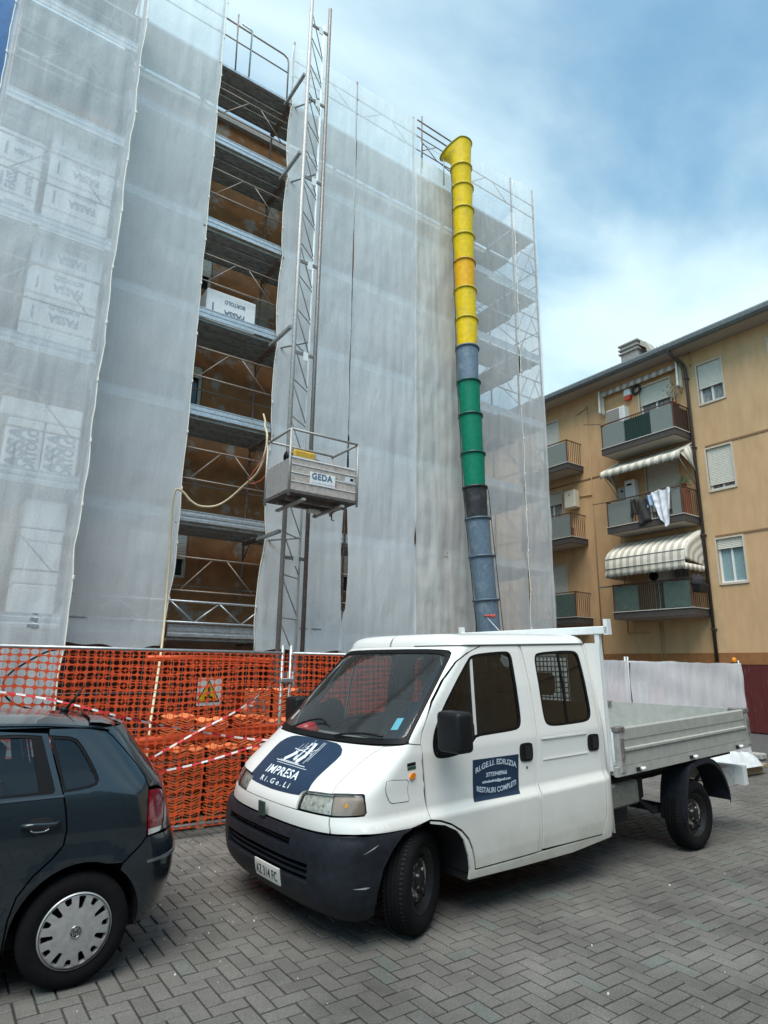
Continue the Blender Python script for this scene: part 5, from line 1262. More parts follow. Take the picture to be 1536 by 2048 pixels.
# headlights: bowl behind a clear lens
M_lens = glass('headlight_glass', (.95, .96, .94), .99, .03); M_refl = mat('reflector', (.55, .54, .50), .35, .25, var=.35, scale=16)
M_amber = mat('amber_plastic', (.52, .20, .03), .35); M_smoke = mat('indicator_lens', (.40, .30, .24), .25, var=.12)
for sgn in (1, -1):
    q = [(s_ * sgn, c) for s_, c in hl]
    h = skin('headlight', q, VF, M_lens, van, step=.03, gap=.004, off=-.004, thick=.03)
    front = [p for p in q if abs(p[0]) <= .765] ; side_ = [(.722 * sgn, .928), (.834 * sgn, .936), (.949 * sgn, .937), (.966 * sgn, .928), (.996 * sgn, .885), (1.016 * sgn, .832), (1.006 * sgn, .818), (.9 * sgn, .815), (.768 * sgn, .809)]
    front = [(s_ * sgn, c) for s_, c in [(.714, .927), (.574, .922), (.424, .913), (.408, .895), (.416, .846), (.422, .81), (.615, .81), (.76, .81)]]
    skin('reflector', front, VF, M_refl, h, step=.03, gap=.004, off=-.03, rim=False)
    skin('indicator', side_, VF, M_smoke, h, step=.03, gap=.003, off=-.02, rim=False)
    for (s0, c0, r_) in ((.55, .862, .045), (.655, .862, .035)):
        p_ = Vector(VF(s0 * sgn, c0)); n_ = Vector(VAN.normal(s0 * sgn, c0)); MB().tube([p_ - n_ * .06, p_ - n_ * .035, p_ - n_ * .03], [r_, r_ * .8, r_ * .3], 16).build('bulb_cup', mat('chrome_cup', (.75, .75, .73), .1, 1.0), h, world=False)
    p_ = Vector(VF(.86 * sgn, .875)); n_ = Vector(VAN.normal(.86 * sgn, .875)); MB().tube([p_ - n_ * .024, p_ - n_ * .016], [.02, .012], 12).build('bulb_cup', M_amber, h, world=False)
# --- bumper
BUMP = Wrap(VAN_HALF, front=[(.16,-.50),(.22,-.60),(.30,-.665),(.40,-.685),(.60,-.68),(.67,-.665),(.705,-.635)], corner=[(.16,-.34),(.7,-.34)], power=[(.16,2.7),(.7,2.8)],
    side=[(.16,.10),(.22,.05),(.30,.012),(.40,-.008),(.62,-.012),(.68,-.004),(.705,.012)], width=.03)
ba_ = [(-.02, .690), (-.11, .668), (-.20, .60), (-.279, .50), (-.322, .38), (-.33, .28), (-.32, .225)]
half = [(.3, .699), (.7, .70), (.95, .704), (BUMP.L, .70)] + [(a_ + .34 + BUMP.L, c_) for a_, c_ in ba_] + [(BUMP.L - .03, .205), (.85, .195), (.6, .21), (.3, .222)]
def rect(s0, s1, c0, c1): return [(s0, c0), (s1, c0), (s1, c1), (s0, c1)]
bh = [rect(-.60, .60, .575, .625), rect(-.66, .66, .41, .50)]
bp_ = [(0, .699)] + half + [(0, .222)] + [(-s_, c) for s_, c in reversed(half)]
bump_o = skin('bumper', bp_, BUMP.pt, M_bump, van, holes=[[(s_, c) for s_, c in r_] for r_ in (rect(-.58, .42, .585, .635), rect(-.62, .62, .40, .515))], step=.045, thick=.05, gap=0)
for c_ in (.61,): skin('air_slat', rect(-.58, .42, c_ - .008, c_ + .008), BUMP.pt, M_bump, bump_o, step=.06, off=-.03, thick=.03)
for c_ in (.437, .475): skin('air_slat', rect(-.62, .62, c_ - .010, c_ + .010), BUMP.pt, M_bump, bump_o, step=.06, off=-.022, thick=.04)
skin('air_backing', rect(-.66, .66, .38, .65), BUMP.pt, M_dark, bump_o, step=.08, off=-.075, rim=False)
skin('bumper_scrape', [(.955, .415), (1.03, .405), (1.06, .412), (1.03, .418)], BUMP.pt, mat('scrape_grey', (.30, .31, .32), .7), bump_o, step=.03, off=.0015, rim=False, gap=0)
skin('bumper_scrape', [(1.01, .605), (1.09, .628), (1.13, .648), (1.08, .634)], BUMP.pt, mat('scrape_grey', (.30, .31, .32), .7), bump_o, step=.03, off=.0015, rim=False, gap=0)
# number plate
pl0 = rect(-.03, .33, .318, .425)
plate = skin('number_plate', pl0, BUMP.pt, mat('plate_white', (.62, .62, .58), .45, var=.08), van, step=.06, off=.012, thick=.01, gap=0)
V, F = text_geo('AZ 314 FC', .083, .0005, space=1.0)
w_ = max(v[0] for v in V) - min(v[0] for v in V)
decal('lettering', [(.15 + u * (.315 / w_), .340 + v * 1.05) for u, v in V], F, BUMP.pt, mat('plate_black', (.02, .02, .022), .5), plate, lift=.0145)
# --- doors, windows, sill, corners
dfr = [(.116,1.213),(.136,1.278),(.28,1.493),(.416,1.635),(.583,1.773),(.75,1.85),(.891,1.893),(1.102,1.897),(1.337,1.899)]
dre = [(1.327,1.695),(1.338,1.476),(1.336,1.159),(1.287,.757),(1.272,.563),(1.262,.427),(1.235,.310)]
dlo = [(.869,.317),(.56,.324)]
arcd = [(.547,.4),(.531,.466),(.497,.538),(.435,.602),(.334,.663),(.234,.701),(.144,.719)]
dfl = [(.139,.79),(.10,.947),(.075,1.022),(.085,1.097)]
door1 = dfr + dre + dlo + arcd + [(.140,.78),(.134,.947),(.125,1.1)]
dwin = [(.752,1.818),(.871,1.834),(1.146,1.845),(1.202,1.837),(1.224,1.798),(1.226,1.753),(1.214,1.515),(1.209,1.335),(1.195,1.259),(1.157,1.226),(1.059,1.218),(.843,1.214),(.683,1.211),(.648,1.186),(.581,1.136),(.522,1.109),(.399,1.094),(.28,1.096),(.237,1.116),(.219,1.168),(.232,1.239),(.265,1.309),(.362,1.443),(.519,1.61),(.708,1.792)]
door2 = [(1.362,1.897),(1.375,1.715),(1.382,1.516),(1.372,1.154),(1.325,.75),(1.308,.456),(1.296,.318),(1.676,.303),(2.095,.290),(2.152,.423),(2.192,.746),(2.225,1.193),(2.235,1.69),(2.232,1.896)]
rwin = [(1.553,1.825),(1.779,1.836),(2.032,1.839),(2.117,1.826),(2.150,1.773),(2.150,1.526),(2.150,1.314),(2.133,1.247),(2.07,1.213),(1.852,1.21),(1.596,1.211),(1.512,1.228),(1.48,1.273),(1.486,1.512),(1.498,1.724),(1.513,1.792)]
dwin = round_poly(dwin, 1); rwin = round_poly(rwin, 2)
sill = [(.14,.712),(.234,.694),(.334,.656),(.43,.596),(.49,.533),(.523,.462),(.540,.398),(.553,.318),(.869,.310),(1.24,.303),(1.676,.296),(2.10,.282),(2.16,.42),(2.20,.746),(2.233,1.193),(2.244,1.69),(2.240,1.896),(2.33,1.897),(2.335,1.664),(2.335,1.398),(2.325,1.152),(2.32,.952),(2.286,.735),(2.276,.514),(2.267,.339),(2.238,.243),(1.684,.217),(1.025,.239),(.491,.264),(.499,.33),(.485,.421),(.444,.535),(.382,.607),(.27,.661),(.14,.691)]
pillar = [(1.340,1.897),(1.330,1.695),(1.341,1.476),(1.339,1.159),(1.290,.757),(1.275,.563),(1.266,.427),(1.240,.309),(1.292,.309),(1.305,.456),(1.322,.75),(1.369,1.154),(1.379,1.516),(1.372,1.715),(1.359,1.897)]
handles = (((1.137,1.118),(1.290,1.116),(1.284,.974),(1.13,.980)), ((2.029,1.108),(2.190,1.105),(2.178,.964),(2.023,.969)))
for f_, fl in sides:
    d1 = skin('front_door', door1, f_, M_vp, van, holes=[dwin], step=.035, flip=fl)
    d2 = skin('rear_door', door2, f_, M_vp, van, holes=[rwin], step=.035, flip=fl, bulge=lambda a, c: -.006 * max(0, min(1, (c - .965) / .01, (1.13 - c) / .01)) if 1.41 < a < 2.02 else 0)
    for c0_ in (1.128, .966): skin('pressed_line', [(1.415, c0_ + .004), (2.02, c0_ - .005), (2.02, c0_ - .012), (1.415, c0_ - .004)], f_, M_vp, d2, step=.08, flip=fl, off=.005, thick=.006, gap=0)
    skin('sill', sill, f_, M_vp, van, step=.05, flip=fl); skin('door_pillar', pillar, f_, M_vp, van, step=.06, flip=fl, gap=.001, off=-.006)
    for dd, wn_, split in ((d1, dwin, ((.752, 1.818), (.709, 1.551), (.673, 1.213))), (d2, rwin, ((1.853, 1.832), (1.825, 1.518), (1.801, 1.214)))):
        gi = poly_inset(wn_, .022); wf = skin('window_frame', poly_inset(wn_, .001), f_, M_seal, dd, holes=[gi], step=.05, flip=fl, gap=0, off=-.004, thick=.02)
        skin('window_glass', poly_inset(wn_, .018), f_, M_vgd, dd, step=.06, flip=fl, gap=0, off=-.014, rim=False)
        sp = [(a + .012, c) for a, c in split] + [(a - .012, c) for a, c in reversed(split)]
        skin('window_bar', sp, f_, M_seal if dd is d2 else mat('pale_bar', (.55, .56, .55), .4), dd, step=.06, flip=fl, gap=0, off=-.006, thick=.012)
    qp = [(.29, 1.118), (.40, 1.114), (.515, 1.128), (.575, 1.155), (.655, 1.215), (.664, 1.30), (.60, 1.40), (.50, 1.42), (.36, 1.38), (.27, 1.25)]
    skin('mirror_base', qp, f_, M_black, d1, step=.05, flip=fl, off=-.002, thick=.01, gap=0)
    for dd, hd in zip((d1, d2), handles):
        ho_ = skin('door_handle', round_poly(round_corner(list(hd), .022), 1), f_, M_black, dd, step=.05, flip=fl, off=.008, thick=.02, gap=0)
        a0 = sum(p[0] for p in hd) / 4; c0 = sum(p[1] for p in hd) / 4
        skin('handle_grip', [(a0 - .025, c0 - .05), (a0 + .045, c0 - .052), (a0 + .048, c0 + .048), (a0 - .022, c0 + .05)], f_, mat('black_gloss', (.015, .015, .017), .25), ho_, step=.05, flip=fl, off=.018, thick=.012, gap=0)
    skin('lock', [(1.208 + .012 * math.cos(t_), .93 + .012 * math.sin(t_)) for t_ in [i * math.pi / 5 for i in range(10)]], f_, M_alud, d1, step=.05, flip=fl, off=.002, thick=.004, gap=0)
    # dark lining that closes the joints between the panels
    lin = [(.10, 1.21), (.30, 1.50), (.60, 1.77), (.90, 1.88), (1.35, 1.885), (2.28, 1.885), (2.28, 1.2), (2.24, .75), (2.2, .30), (1.3, .29), (.57, .30), (.55, .45), (.45, .61), (.15, .74)]
    skin('lining', lin, f_, M_int, van, holes=[poly_inset(dwin, -.004), poly_inset(rwin, -.004)], step=.09, flip=fl, off=-.035, gap=0, rim=False)
    fl_l = [(-.50, 1.06), (-.42, .95), (-.10, 1.17), (.08, 1.20), (.12, .75), (-.10, .715), (-.35, .72), (-.45, .82)]
# sticker on the near front door
stk = [(.608,1.052),(1.117,1.041),(1.084,.755),(.586,.764)]
stick = skin('door_sticker', stk, VS, M_blue, van, step=.02, off=.003, thick=.002, gap=0)
M_let = mat('pale_letters', (.50, .60, .68), .5)
def sk(u, v):                                   # sticker coordinates 0..1
    x0_ = stk[3][0] + (stk[0][0] - stk[3][0]) * v; x1_ = stk[2][0] + (stk[1][0] - stk[2][0]) * v
    y0_ = stk[3][1] + (stk[2][1] - stk[3][1]) * u; y1_ = stk[0][1] + (stk[1][1] - stk[0][1]) * u
    return (x0_ + (x1_ - x0_) * u, y0_ + (y1_ - y0_) * v)
def arc_text(s_, size, base, bow, width):
    V, F = text_geo(s_, size, .0012); w_ = max(v[0] for v in V) - min(v[0] for v in V); m_ = (max(v[0] for v in V) + min(v[0] for v in V)) / 2
    out = []
    for x, y in V:
        u = .5 + (x - m_) / w_ * width; out.append(sk(u, base + bow * (1 - (2 * (u - .5) / width) ** 2) + y / .29))
    decal('lettering', out, F, VS, M_let, stick, lift=.006)
arc_text('RI.GE.LI. EDILIZIA', .055, .66, .16, .90); arc_text('3775948966', .042, .545, 0, .46); arc_text('edwebedivle@gmail.com', .026, .40, 0, .62); arc_text('RESTAURI COMPLETI', .052, .24, -.10, .86)
# bonnet sticker with emblem
bl = [(0,1.195),(.206,1.194),(.358,1.19),(.42,1.18),(.476,1.160),(.507,1.132),(.505,1.101),(.478,1.043),(.457,.996),(.452,.958),(.462,.922),(.424,.919),(.40,.905),(.389,.885),(.30,.880),(.15,.875),(0,.872)]
blp = bl + [(-s_, c) for s_, c in reversed(bl[1:-1])]
bst = skin('bonnet_sticker', blp, VF, M_blue, van, step=.04, off=.0015, thick=.001, gap=0)
def hood_text(s_, size, width, c0, sx, shear=0.0, sp=1.0, off=.0):
    V, F = text_geo(s_, size, off, shear, sp); w_ = max(v[0] for v in V) - min(v[0] for v in V); m_ = (max(v[0] for v in V) + min(v[0] for v in V)) / 2
    decal('lettering', [(sx + (x - m_) / w_ * width, c0 + y / 1.72) for x, y in V], F, VF, M_vw, bst, lift=.004)
hood_text('IMPRESA', .115, .50, .956, -.01, .0, 1.12, .0022); hood_text('R i . G e . L i', .075, .46, .902, -.02, 0, 1.0, .001)
def hb(p, q, w):                                # emblem stroke in (s, c)
    dx, dy = q[0] - p[0], (q[1] - p[1]) * 1.72; L = math.hypot(dx, dy); nx_, ny_ = -dy / L * w / 2, dx / L * w / 2 / 1.72
    k = max(1, int(L / .05)); V = []; F = []
    for i in range(k + 1):
        t_ = i / k; x, y = p[0] + (q[0] - p[0]) * t_, p[1] + (q[1] - p[1]) * t_; V += [(x + nx_, y + ny_), (x - nx_, y - ny_)]
    for i in range(k): F.append((2 * i, 2 * i + 2, 2 * i + 3, 2 * i + 1))
    return V, F
em = [((-.26, 1.036), (.22, 1.031), .006), ((-.20, 1.041), (.12, 1.038), .005), ((-.22, 1.024), (.27, 1.019), .004), ((-.16, 1.045), (-.06, 1.098), .045), ((.05, 1.042), (.10, 1.09), .05), ((.10, 1.075), (.10, 1.165), .045), ((.0, 1.05), (.03, 1.165), .02),
      ((.16, 1.045), (.20, 1.178), .007), ((.19, 1.06), (.23, 1.178), .006), ((.06, 1.10), (.20, 1.135), .006), ((-.10, 1.10), (.06, 1.13), .007), ((-.16, 1.115), (.14, 1.105), .006), ((-.02, 1.13), (.08, 1.165), .007), ((-.11, 1.09), (-.10, 1.15), .005), ((-.06, 1.09), (-.04, 1.16), .005), ((.06, 1.15), (.05, 1.185), .006), ((.14, 1.12), (.17, 1.09), .006), ((.02, 1.06), (.10, 1.062), .008), ((-.02, 1.055), (-.02, 1.085), .02)]
VV = []; FF = []
for e_ in em:
    V, F = hb(*e_); k = len(VV); VV += V; FF += [tuple(i + k for i in f) for f in F]
decal('emblem', VV, FF, VF, M_vw, bst, lift=.004)
# fuel flap, side repeater, badge on the near fender
def on(name, pl_, m_, off, th=.003, gap=0): return skin(name, pl_, VF, m_, van, step=.04, off=off, thick=th, gap=gap)
fc = [(1.075,1.004),(1.11,1.011),(1.276,.996),(1.305,.981),(1.365,.868),(1.355,.855),(1.22,.861),(1.192,.872),(1.176,.893),(1.106,.969)]
ff = on('fuel_flap_joint', fc, mat('joint_shadow', (.10, .10, .10), .8), .0012, .001); skin('fuel_flap', poly_inset(fc, .004), VF, M_vp, van, step=.04, off=.0028, thick=.002, gap=0)
on('side_repeater', round_poly([(1.268,1.020),(1.278,1.040),(1.322,1.020),(1.328,.998),(1.30,.990)], 2), mat('amber_repeater', (.75, .22, .01), .25), .012, .012)
on('badge', [(1.168,1.098),(1.241,1.103),(1.262,1.082),(1.190,1.077)], M_black, .002); on('badge', [(1.196,1.073),(1.266,1.078),(1.288,1.056),(1.217,1.052)], mat('green_badge', (.03, .07, .05), .4), .002)
# windscreen with black surround, cowl and wipers
wsn = [(.30,1.872),(.597,1.870),(.80,1.862),(.88,1.855),(.925,1.838),(.945,1.80),(.975,1.556),(1.03,1.235),(1.012,1.224),(.74,1.213),(.5,1.206),(.3,1.204)]
wsp = [(0, 1.873)] + wsn + [(0, 1.203)] + [(-s_, c) for s_, c in reversed(wsn)]
def wshole(d):
    g = [(.30,1.845),(.597,1.843),(.80,1.836),(.87,1.822),(.905,1.80),(.935,1.556),(.985,1.275),(.96,1.258),(.74,1.247),(.5,1.24),(.3,1.238)]
    g = [(s_ - (d if s_ > .85 else 0), c) for s_, c in g]; return [(0, 1.846)] + g + [(0, 1.237)] + [(-s_, c) for s_, c in reversed(g)]
wsf = skin('windscreen_surround', wsp, VF, M_seal, van, holes=[wshole(0)], step=.05, gap=.002, thick=.02)
skin('windscreen', poly_inset(wsp, .015), VF, M_vgl, van, step=.05, off=-.008, gap=0, rim=False)
apil = [(.955,1.80),(.985,1.556),(1.04,1.24),(1.055,1.226),(1.215,1.212),(1.185,1.278),(1.018,1.493),(.998,1.635),(1.045,1.773),(1.20,1.85),(1.285,1.893),(.95,1.893),(.60,1.893),(.3,1.894),(0.0,1.894),(.0,1.877),(.3,1.877),(.6,1.875),(.80,1.868),(.885,1.861),(.935,1.842)]
for sgn in (1, -1): skin('roof_pillar', [(s_ * sgn, c) for s_, c in apil], VF, M_vp, van, step=.045, gap=0, thick=.006)
for (s0, s1, c1) in ((-.55, -.02, 1.31), (.28, .80, 1.262)):
    P_ = []
    for i in range(9):
        t_ = i / 8; s_ = s0 + (s1 - s0) * t_; c_ = 1.222 + (c1 - 1.222) * math.sin(t_ * 2.2) * (1 if s0 < 0 else .9); p_ = Vector(VF(s_, c_)) + Vector(VAN.normal(s_, c_)) * .02; P_.append(p_)
    wp = MB().tube(P_, .009, 6).build('wiper', M_black, van, world=False)
M_stk = mat('blue_permit', (.12, .42, .52), .4)
skin('permit_sticker', [(.80,1.31),(.86,1.315),(.85,1.39),(.79,1.385)], VF, M_stk, van, step=.05, off=-.012, rim=False, gap=0); skin('permit_sticker', [(-.84,1.29),(-.78,1.285),(-.77,1.36),(-.83,1.365)], VF, M_white, van, step=.05, off=-.012, rim=False, gap=0)
# roof
ring = []
for i in range(41): ring.append(VAN.pt(VAN.L * i / 40, 1.895))
a_ = ring[-1][0]
while a_ < 2.28: a_ += .08; ring.append(VS(a_, 1.895))
ring.append((2.335, .30, 1.895)); 
full = ring + [(p[0], HB - p[1], p[2]) for p in reversed(ring)]
ctr = [(max(p[0], .85) if p[0] < 1.6 else min(p[0], 2.1), VAN_HALF + (p[1] - VAN_HALF) * .15) for p in full]
V = []; K = 9; n_ = len(full)
for k in range(K + 1):
    t_ = k / K; 
    for p, c_ in zip(full, ctr):
        e_ = math.sin(t_ * math.pi / 2); h_ = 1.895 + .105 * (1 - (1 - e_) ** 2.4)
        w_ = t_ ** 1.6; V.append((p[0] + (c_[0] - p[0]) * w_, p[1] + (c_[1] - p[1]) * w_, h_))
F = [(k * n_ + i, k * n_ + (i + 1) % n_, (k + 1) * n_ + (i + 1) % n_, (k + 1) * n_ + i) for k in range(K) for i in range(n_)]
F = [f[::-1] for f in F]
b = MB(); b.add(V, F, 0, True); b.f.append(tuple(K * n_ + i for i in range(n_))[::-1]); b.m.append(0); b.sm.append(True)
b.build('roof', M_vp, van, world=False)
MB().tube([Vector(p) + Vector((0, -.004, .002)) for p in ring[14:]], .007, 6).build('drip_rail', mat('roof_joint', (.12, .12, .12), .6), van, world=False)
# cab rear wall with guarded window
rw = MB(); holed_wall(rw, .05, HB - .05, .25, 1.90, [(.42, HB - .42, 1.30, 1.80)], lambda u, w, d: (2.33 + d, u, w), .02); rwo = rw.build('cab_rear_wall', M_vp, van, world=False)
g_ = MB(); g_.add([(2.335, .42, 1.3), (2.335, HB - .42, 1.3), (2.335, HB - .42, 1.8), (2.335, .42, 1.8)], [(0, 1, 2, 3)]); g_.build('rear_window_glass', M_vgl, rwo, world=False)
wm = MB()
for i in range(23): wm.tube([(2.342, .44 + i * .048, 1.31), (2.342, .44 + i * .048, 1.79)], .007, 5)
for i in range(10): wm.tube([(2.343, .44, 1.33 + i * .05), (2.343, HB - .44, 1.33 + i * .05)], .007, 5)
wm.build('window_guard', M_zinc, rwo, world=False, kind='stuff')
# interior: floor, dashboard, wheel, seats
MB().box(.56, 2.31, .08, HB - .08, .42, .46).build('cab_floor', M_int, van, world=False)
b = MB(); b.prism([(.0, .60), (-.02, 1.08), (.02, 1.17), (.14, 1.19), (.27, 1.12), (.30, .95), (.12, .60)], .12, HB - .12, 'xzy'); b.prism([(-.02, 1.07), (-.17, 1.10), (-.15, 1.155), (.021, 1.17)], .45, HB - .45, 'xzy'); b.build('dashboard', mat('dashboard_grey', (.20, .205, .20), .75, var=.15), van, world=False)
MB().lathe([(.09, .0), (.11, .03), (.06, .085), (0, .095)], (-.02, 1.42, 1.185), 'z', 14).build('warning_lamp', mat('red_dome', (.55, .02, .025), .25), van, world=False)
sw = MB(); sw.tube([(.42 + .10 * math.sin(t_), .50 + .20 * math.cos(t_), 1.12 + .17 * math.sin(t_)) for t_ in [i * math.pi / 12 for i in range(24)]], .015, 6, closed=True); sw.tube([(.42, .32, 1.12), (.42, .68, 1.12)], .014, 6); sw.build('steering_wheel', M_black, van, world=False)
def seat(x, y, w, hr=True):
    b = MB(); b.bbox(x, x + .50, y - w / 2, y + w / 2, .55, .80, .05); so_ = b.build('seat', M_seat, van, world=False)
    b = MB(); pr = [(x + .42, .70), (x + .56, .72), (x + .72, 1.36), (x + .62, 1.38)]; b.prism(pr, y - w / 2, y + w / 2, 'xzy'); b.build('backrest', M_seat, so_, world=False)
    if hr:
        ys_ = [y] if w < .6 else [y - w / 4, y + w / 4]
        for yy in ys_: MB().bbox(x + .62, x + .73, yy - .13, yy + .13, 1.42, 1.63, .04).build('headrest', M_seat, so_, world=False); 
seat(.50, .45, .50); seat(.50, 1.32, .90); seat(1.45, .97, 1.60)
# mirrors
for sgn, y0 in ((1, 0), (-1, HB)):
    my = lambda v: y0 + sgn * v
    ya, yb = sorted((my(-.275), my(-.035))); mo = rbox('wing_mirror', .18, .33, ya, yb, 1.165, 1.44, .035, M_black, van, 4)
    for z in (1.21, 1.32): MB().tube([(.30, my(.045), z), (.24, my(-.08), z)], .03, 8).build('mirror_arm', M_black, mo, world=False)
    MB().box(.3305, .334, *sorted((my(-.25), my(-.06))), 1.20, 1.41).build('mirror_glass', mat('mirror_silver', (.8, .8, .8), .03, 1.0), mo, world=False)
# wheel arches
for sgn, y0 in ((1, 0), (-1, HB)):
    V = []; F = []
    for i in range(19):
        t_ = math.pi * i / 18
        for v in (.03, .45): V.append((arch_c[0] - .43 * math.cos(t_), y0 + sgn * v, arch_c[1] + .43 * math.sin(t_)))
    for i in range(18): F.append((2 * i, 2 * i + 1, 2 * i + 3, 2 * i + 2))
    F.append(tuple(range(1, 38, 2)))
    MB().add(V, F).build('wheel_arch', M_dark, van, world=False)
MB().box(-.55, .52, .46, HB - .46, .22, .42).build('underbody', M_dark, van, world=False); MB().box(.525, 2.25, .05, HB - .05, .235, .40).build('underbody', M_dark, van, world=False)  # full-width plate added to block light and darken the ground below
MB().box(-.42, -.25, .3, HB - .3, .24, .76).build('engine_bay', M_dark, van, world=False)
# wheels
M_rim = mat('black_steel_rim', (.014, .014, .015), .5, .3, var=.4, scale=9); M_cap = mat('scuffed_hub', (.02, .02, .02), .5, .4, var=.5, scale=9, col2=(.33, .31, .29), edge=(.46, .53))
def van_wheel(pos, turn, near):
    w = bpy.data.objects.new('wheel', None); C.objects.link(w); w.parent = van; w.location = pos; w.rotation_euler = (0, .04, turn)
    s_ = -1 if near else 1                      # outward along local y
    R_ = .328; Wd = .195
    prof = [(.205, s_ * .075), (.222, s_ * .092), (.26, s_ * .100), (.298, s_ * .094), (.318, s_ * .078), (.327, s_ * .055)]
    prof += [(.328, s_ * .052), (.320, s_ * .050), (.320, s_ * .044), (.328, s_ * .042), (.328, s_ * .02), (.319, s_ * .018), (.319, s_ * .010), (.328, s_ * .008), (.328, -s_ * .008), (.319, -s_ * .010), (.319, -s_ * .018), (.328, -s_ * .02), (.328, -s_ * .042), (.320, -s_ * .044), (.320, -s_ * .05), (.328, -s_ * .052), (.318, -s_ * .078), (.298, -s_ * .094), (.24, -s_ * .10), (.205, -s_ * .09)]
    ty = MB().lathe(prof, (0, 0, 0), 'y', 64, smooth=False); ty.sm = [abs(prof[i // 64][0] - prof[i // 64 + 1][0]) < .05 for i in range(len(ty.f))]; ty.build('tyre', M_rubber, w, world=False)
    gv = MB()
    for k in range(72):
        a0 = 2 * math.pi * k / 72
        for y_ in (-.062, .062):
            c_, d_ = math.cos(a0), math.sin(a0); e_ = .005
            gv.add([(c_ * .3285 - d_ * e_, y_ - .011, d_ * .3285 + c_ * e_), (c_ * .3285 + d_ * e_, y_ - .011, d_ * .3285 - c_ * e_), (c_ * .3285 + d_ * e_, y_ + .011, d_ * .3285 - c_ * e_), (c_ * .3285 - d_ * e_, y_ + .011, d_ * .3285 + c_ * e_)], [(0, 1, 2, 3)])
    gv.build('tread_groove', M_dark, w, world=False, kind='stuff')
    rim = MB().lathe([(.206, s_ * .08), (.196, s_ * .078), (.185, s_ * .04), (.150, s_ * .03), (.135, s_ * .045), (.09, s_ * .055), (.075, s_ * .05), (.07, s_ * .065), (.05, s_ * .075), (0, s_ * .078)], (0, 0, 0), 'y', 40); ro = rim.build('rim', M_rim, w, world=False)
    for k in range(8):
        a0 = k * math.pi / 4; MB().lathe([(0, s_ * .0405), (.02, s_ * .0405), (.02, s_ * .036)], (.165 * math.cos(a0), 0, .165 * math.sin(a0)), 'y', 10).build('vent_hole', M_dark, ro, world=False)
    MB().lathe([(.128, s_ * .0505), (.118, s_ * .0525), (.095, s_ * .0585), (.088, s_ * .056)], (0, 0, 0), 'y', 40).build('hub_ring', M_cap, ro, world=False)
    for k in range(5):
        a0 = k * 2 * math.pi / 5; MB().lathe([(0, s_ * .074), (.012, s_ * .072), (.013, s_ * .05)], (.062 * math.cos(a0), 0, .062 * math.sin(a0)), 'y', 8).build('wheel_nut', M_cap, ro, world=False)
    return w
van_wheel((.085, .155, .327), R(27), True); van_wheel((.085, HB - .155, .327), R(24), False)
van_wheel((3.74, .135, .180), 0, True); van_wheel((3.74, HB - .135, .180), 0, False)
# chassis
M_ch = mat('grimy_chassis', (.03, .029, .028), .85, var=.4)
for y in (.50, HB - .58): MB().box(2.3, 4.95, y, y + .08, .48, .62).build('chassis_beam', M_ch, van, world=False)
MB().tube([(3.74, .25, .18), (3.74, HB - .25, .18)], .05, 10).build('rear_axle', M_ch, van, world=False)
MB().tube([(2.2, .75, .30), (3.2, .80, .26), (3.65, .8, .2)], .035, 8).build('exhaust_pipe', M_ch, van, world=False)
MB().bbox(2.31, 2.78, .06, .48, .43, .64, .02).build('side_box', mat('grey_green_box', (.13, .13, .115), .6, var=.2), van, world=False)
MB().bbox(2.86, 3.25, .3, .7, .36, .60, .03).build('fuel_tank', M_ch, van, world=False)
MB().box(2.70, 2.92, .30, .55, .22, .36).build('battery_tray', M_ch, van, world=False)
for y in (.30, HB - .37):
    for q in range(3): MB().tube([(3.10, y + .03, .40), (3.4, y + .03, .25 - .02 * q), (3.74, y + .03, .23 - .025 * q), (4.1, y + .03, .27 - .02 * q), (4.4, y + .03, .44)], .018, 6).build('leaf_spring', M_ch, van, world=False)
for sgn, y0 in ((1, 0), (-1, HB)):
    pr = catmull([(a_, 0, c_) for a_, c_ in ((3.45, .16), (3.465, .30), (3.52, .50), (3.62, .655), (3.80, .695), (4.02, .69), (4.17, .62), (4.28, .50), (4.345, .36), (4.36, .24))], 4)
    V = []; F = []
    for p_ in pr: V += [(p_.x, y0 + sgn * .0, p_.z - .04), (p_.x, y0 + sgn * -.004, p_.z), (p_.x, y0 + sgn * .27, p_.z)]
    for i in range(len(pr) - 1): F += [(3 * i, 3 * i + 1, 3 * i + 4, 3 * i + 3), (3 * i + 1, 3 * i + 2, 3 * i + 5, 3 * i + 4)]
    o = MB().add(V, F).build('mudguard', M_bump, van, world=False); md = o.modifiers.new('thickness', 'SOLIDIFY'); md.thickness = .010
b = MB(); b.box(4.9, 5.0, .08, HB - .08, .30, .50); b.build('rear_beam', M_white, van, world=False)
for y in (.30, 1.64): MB().bbox(4.60, 4.98, y - .12, y + .05, .28, .50, .01).build('lamp_bracket', mat('dull_white_bracket', (.5, .49, .46), .6, var=.2), van, world=False)
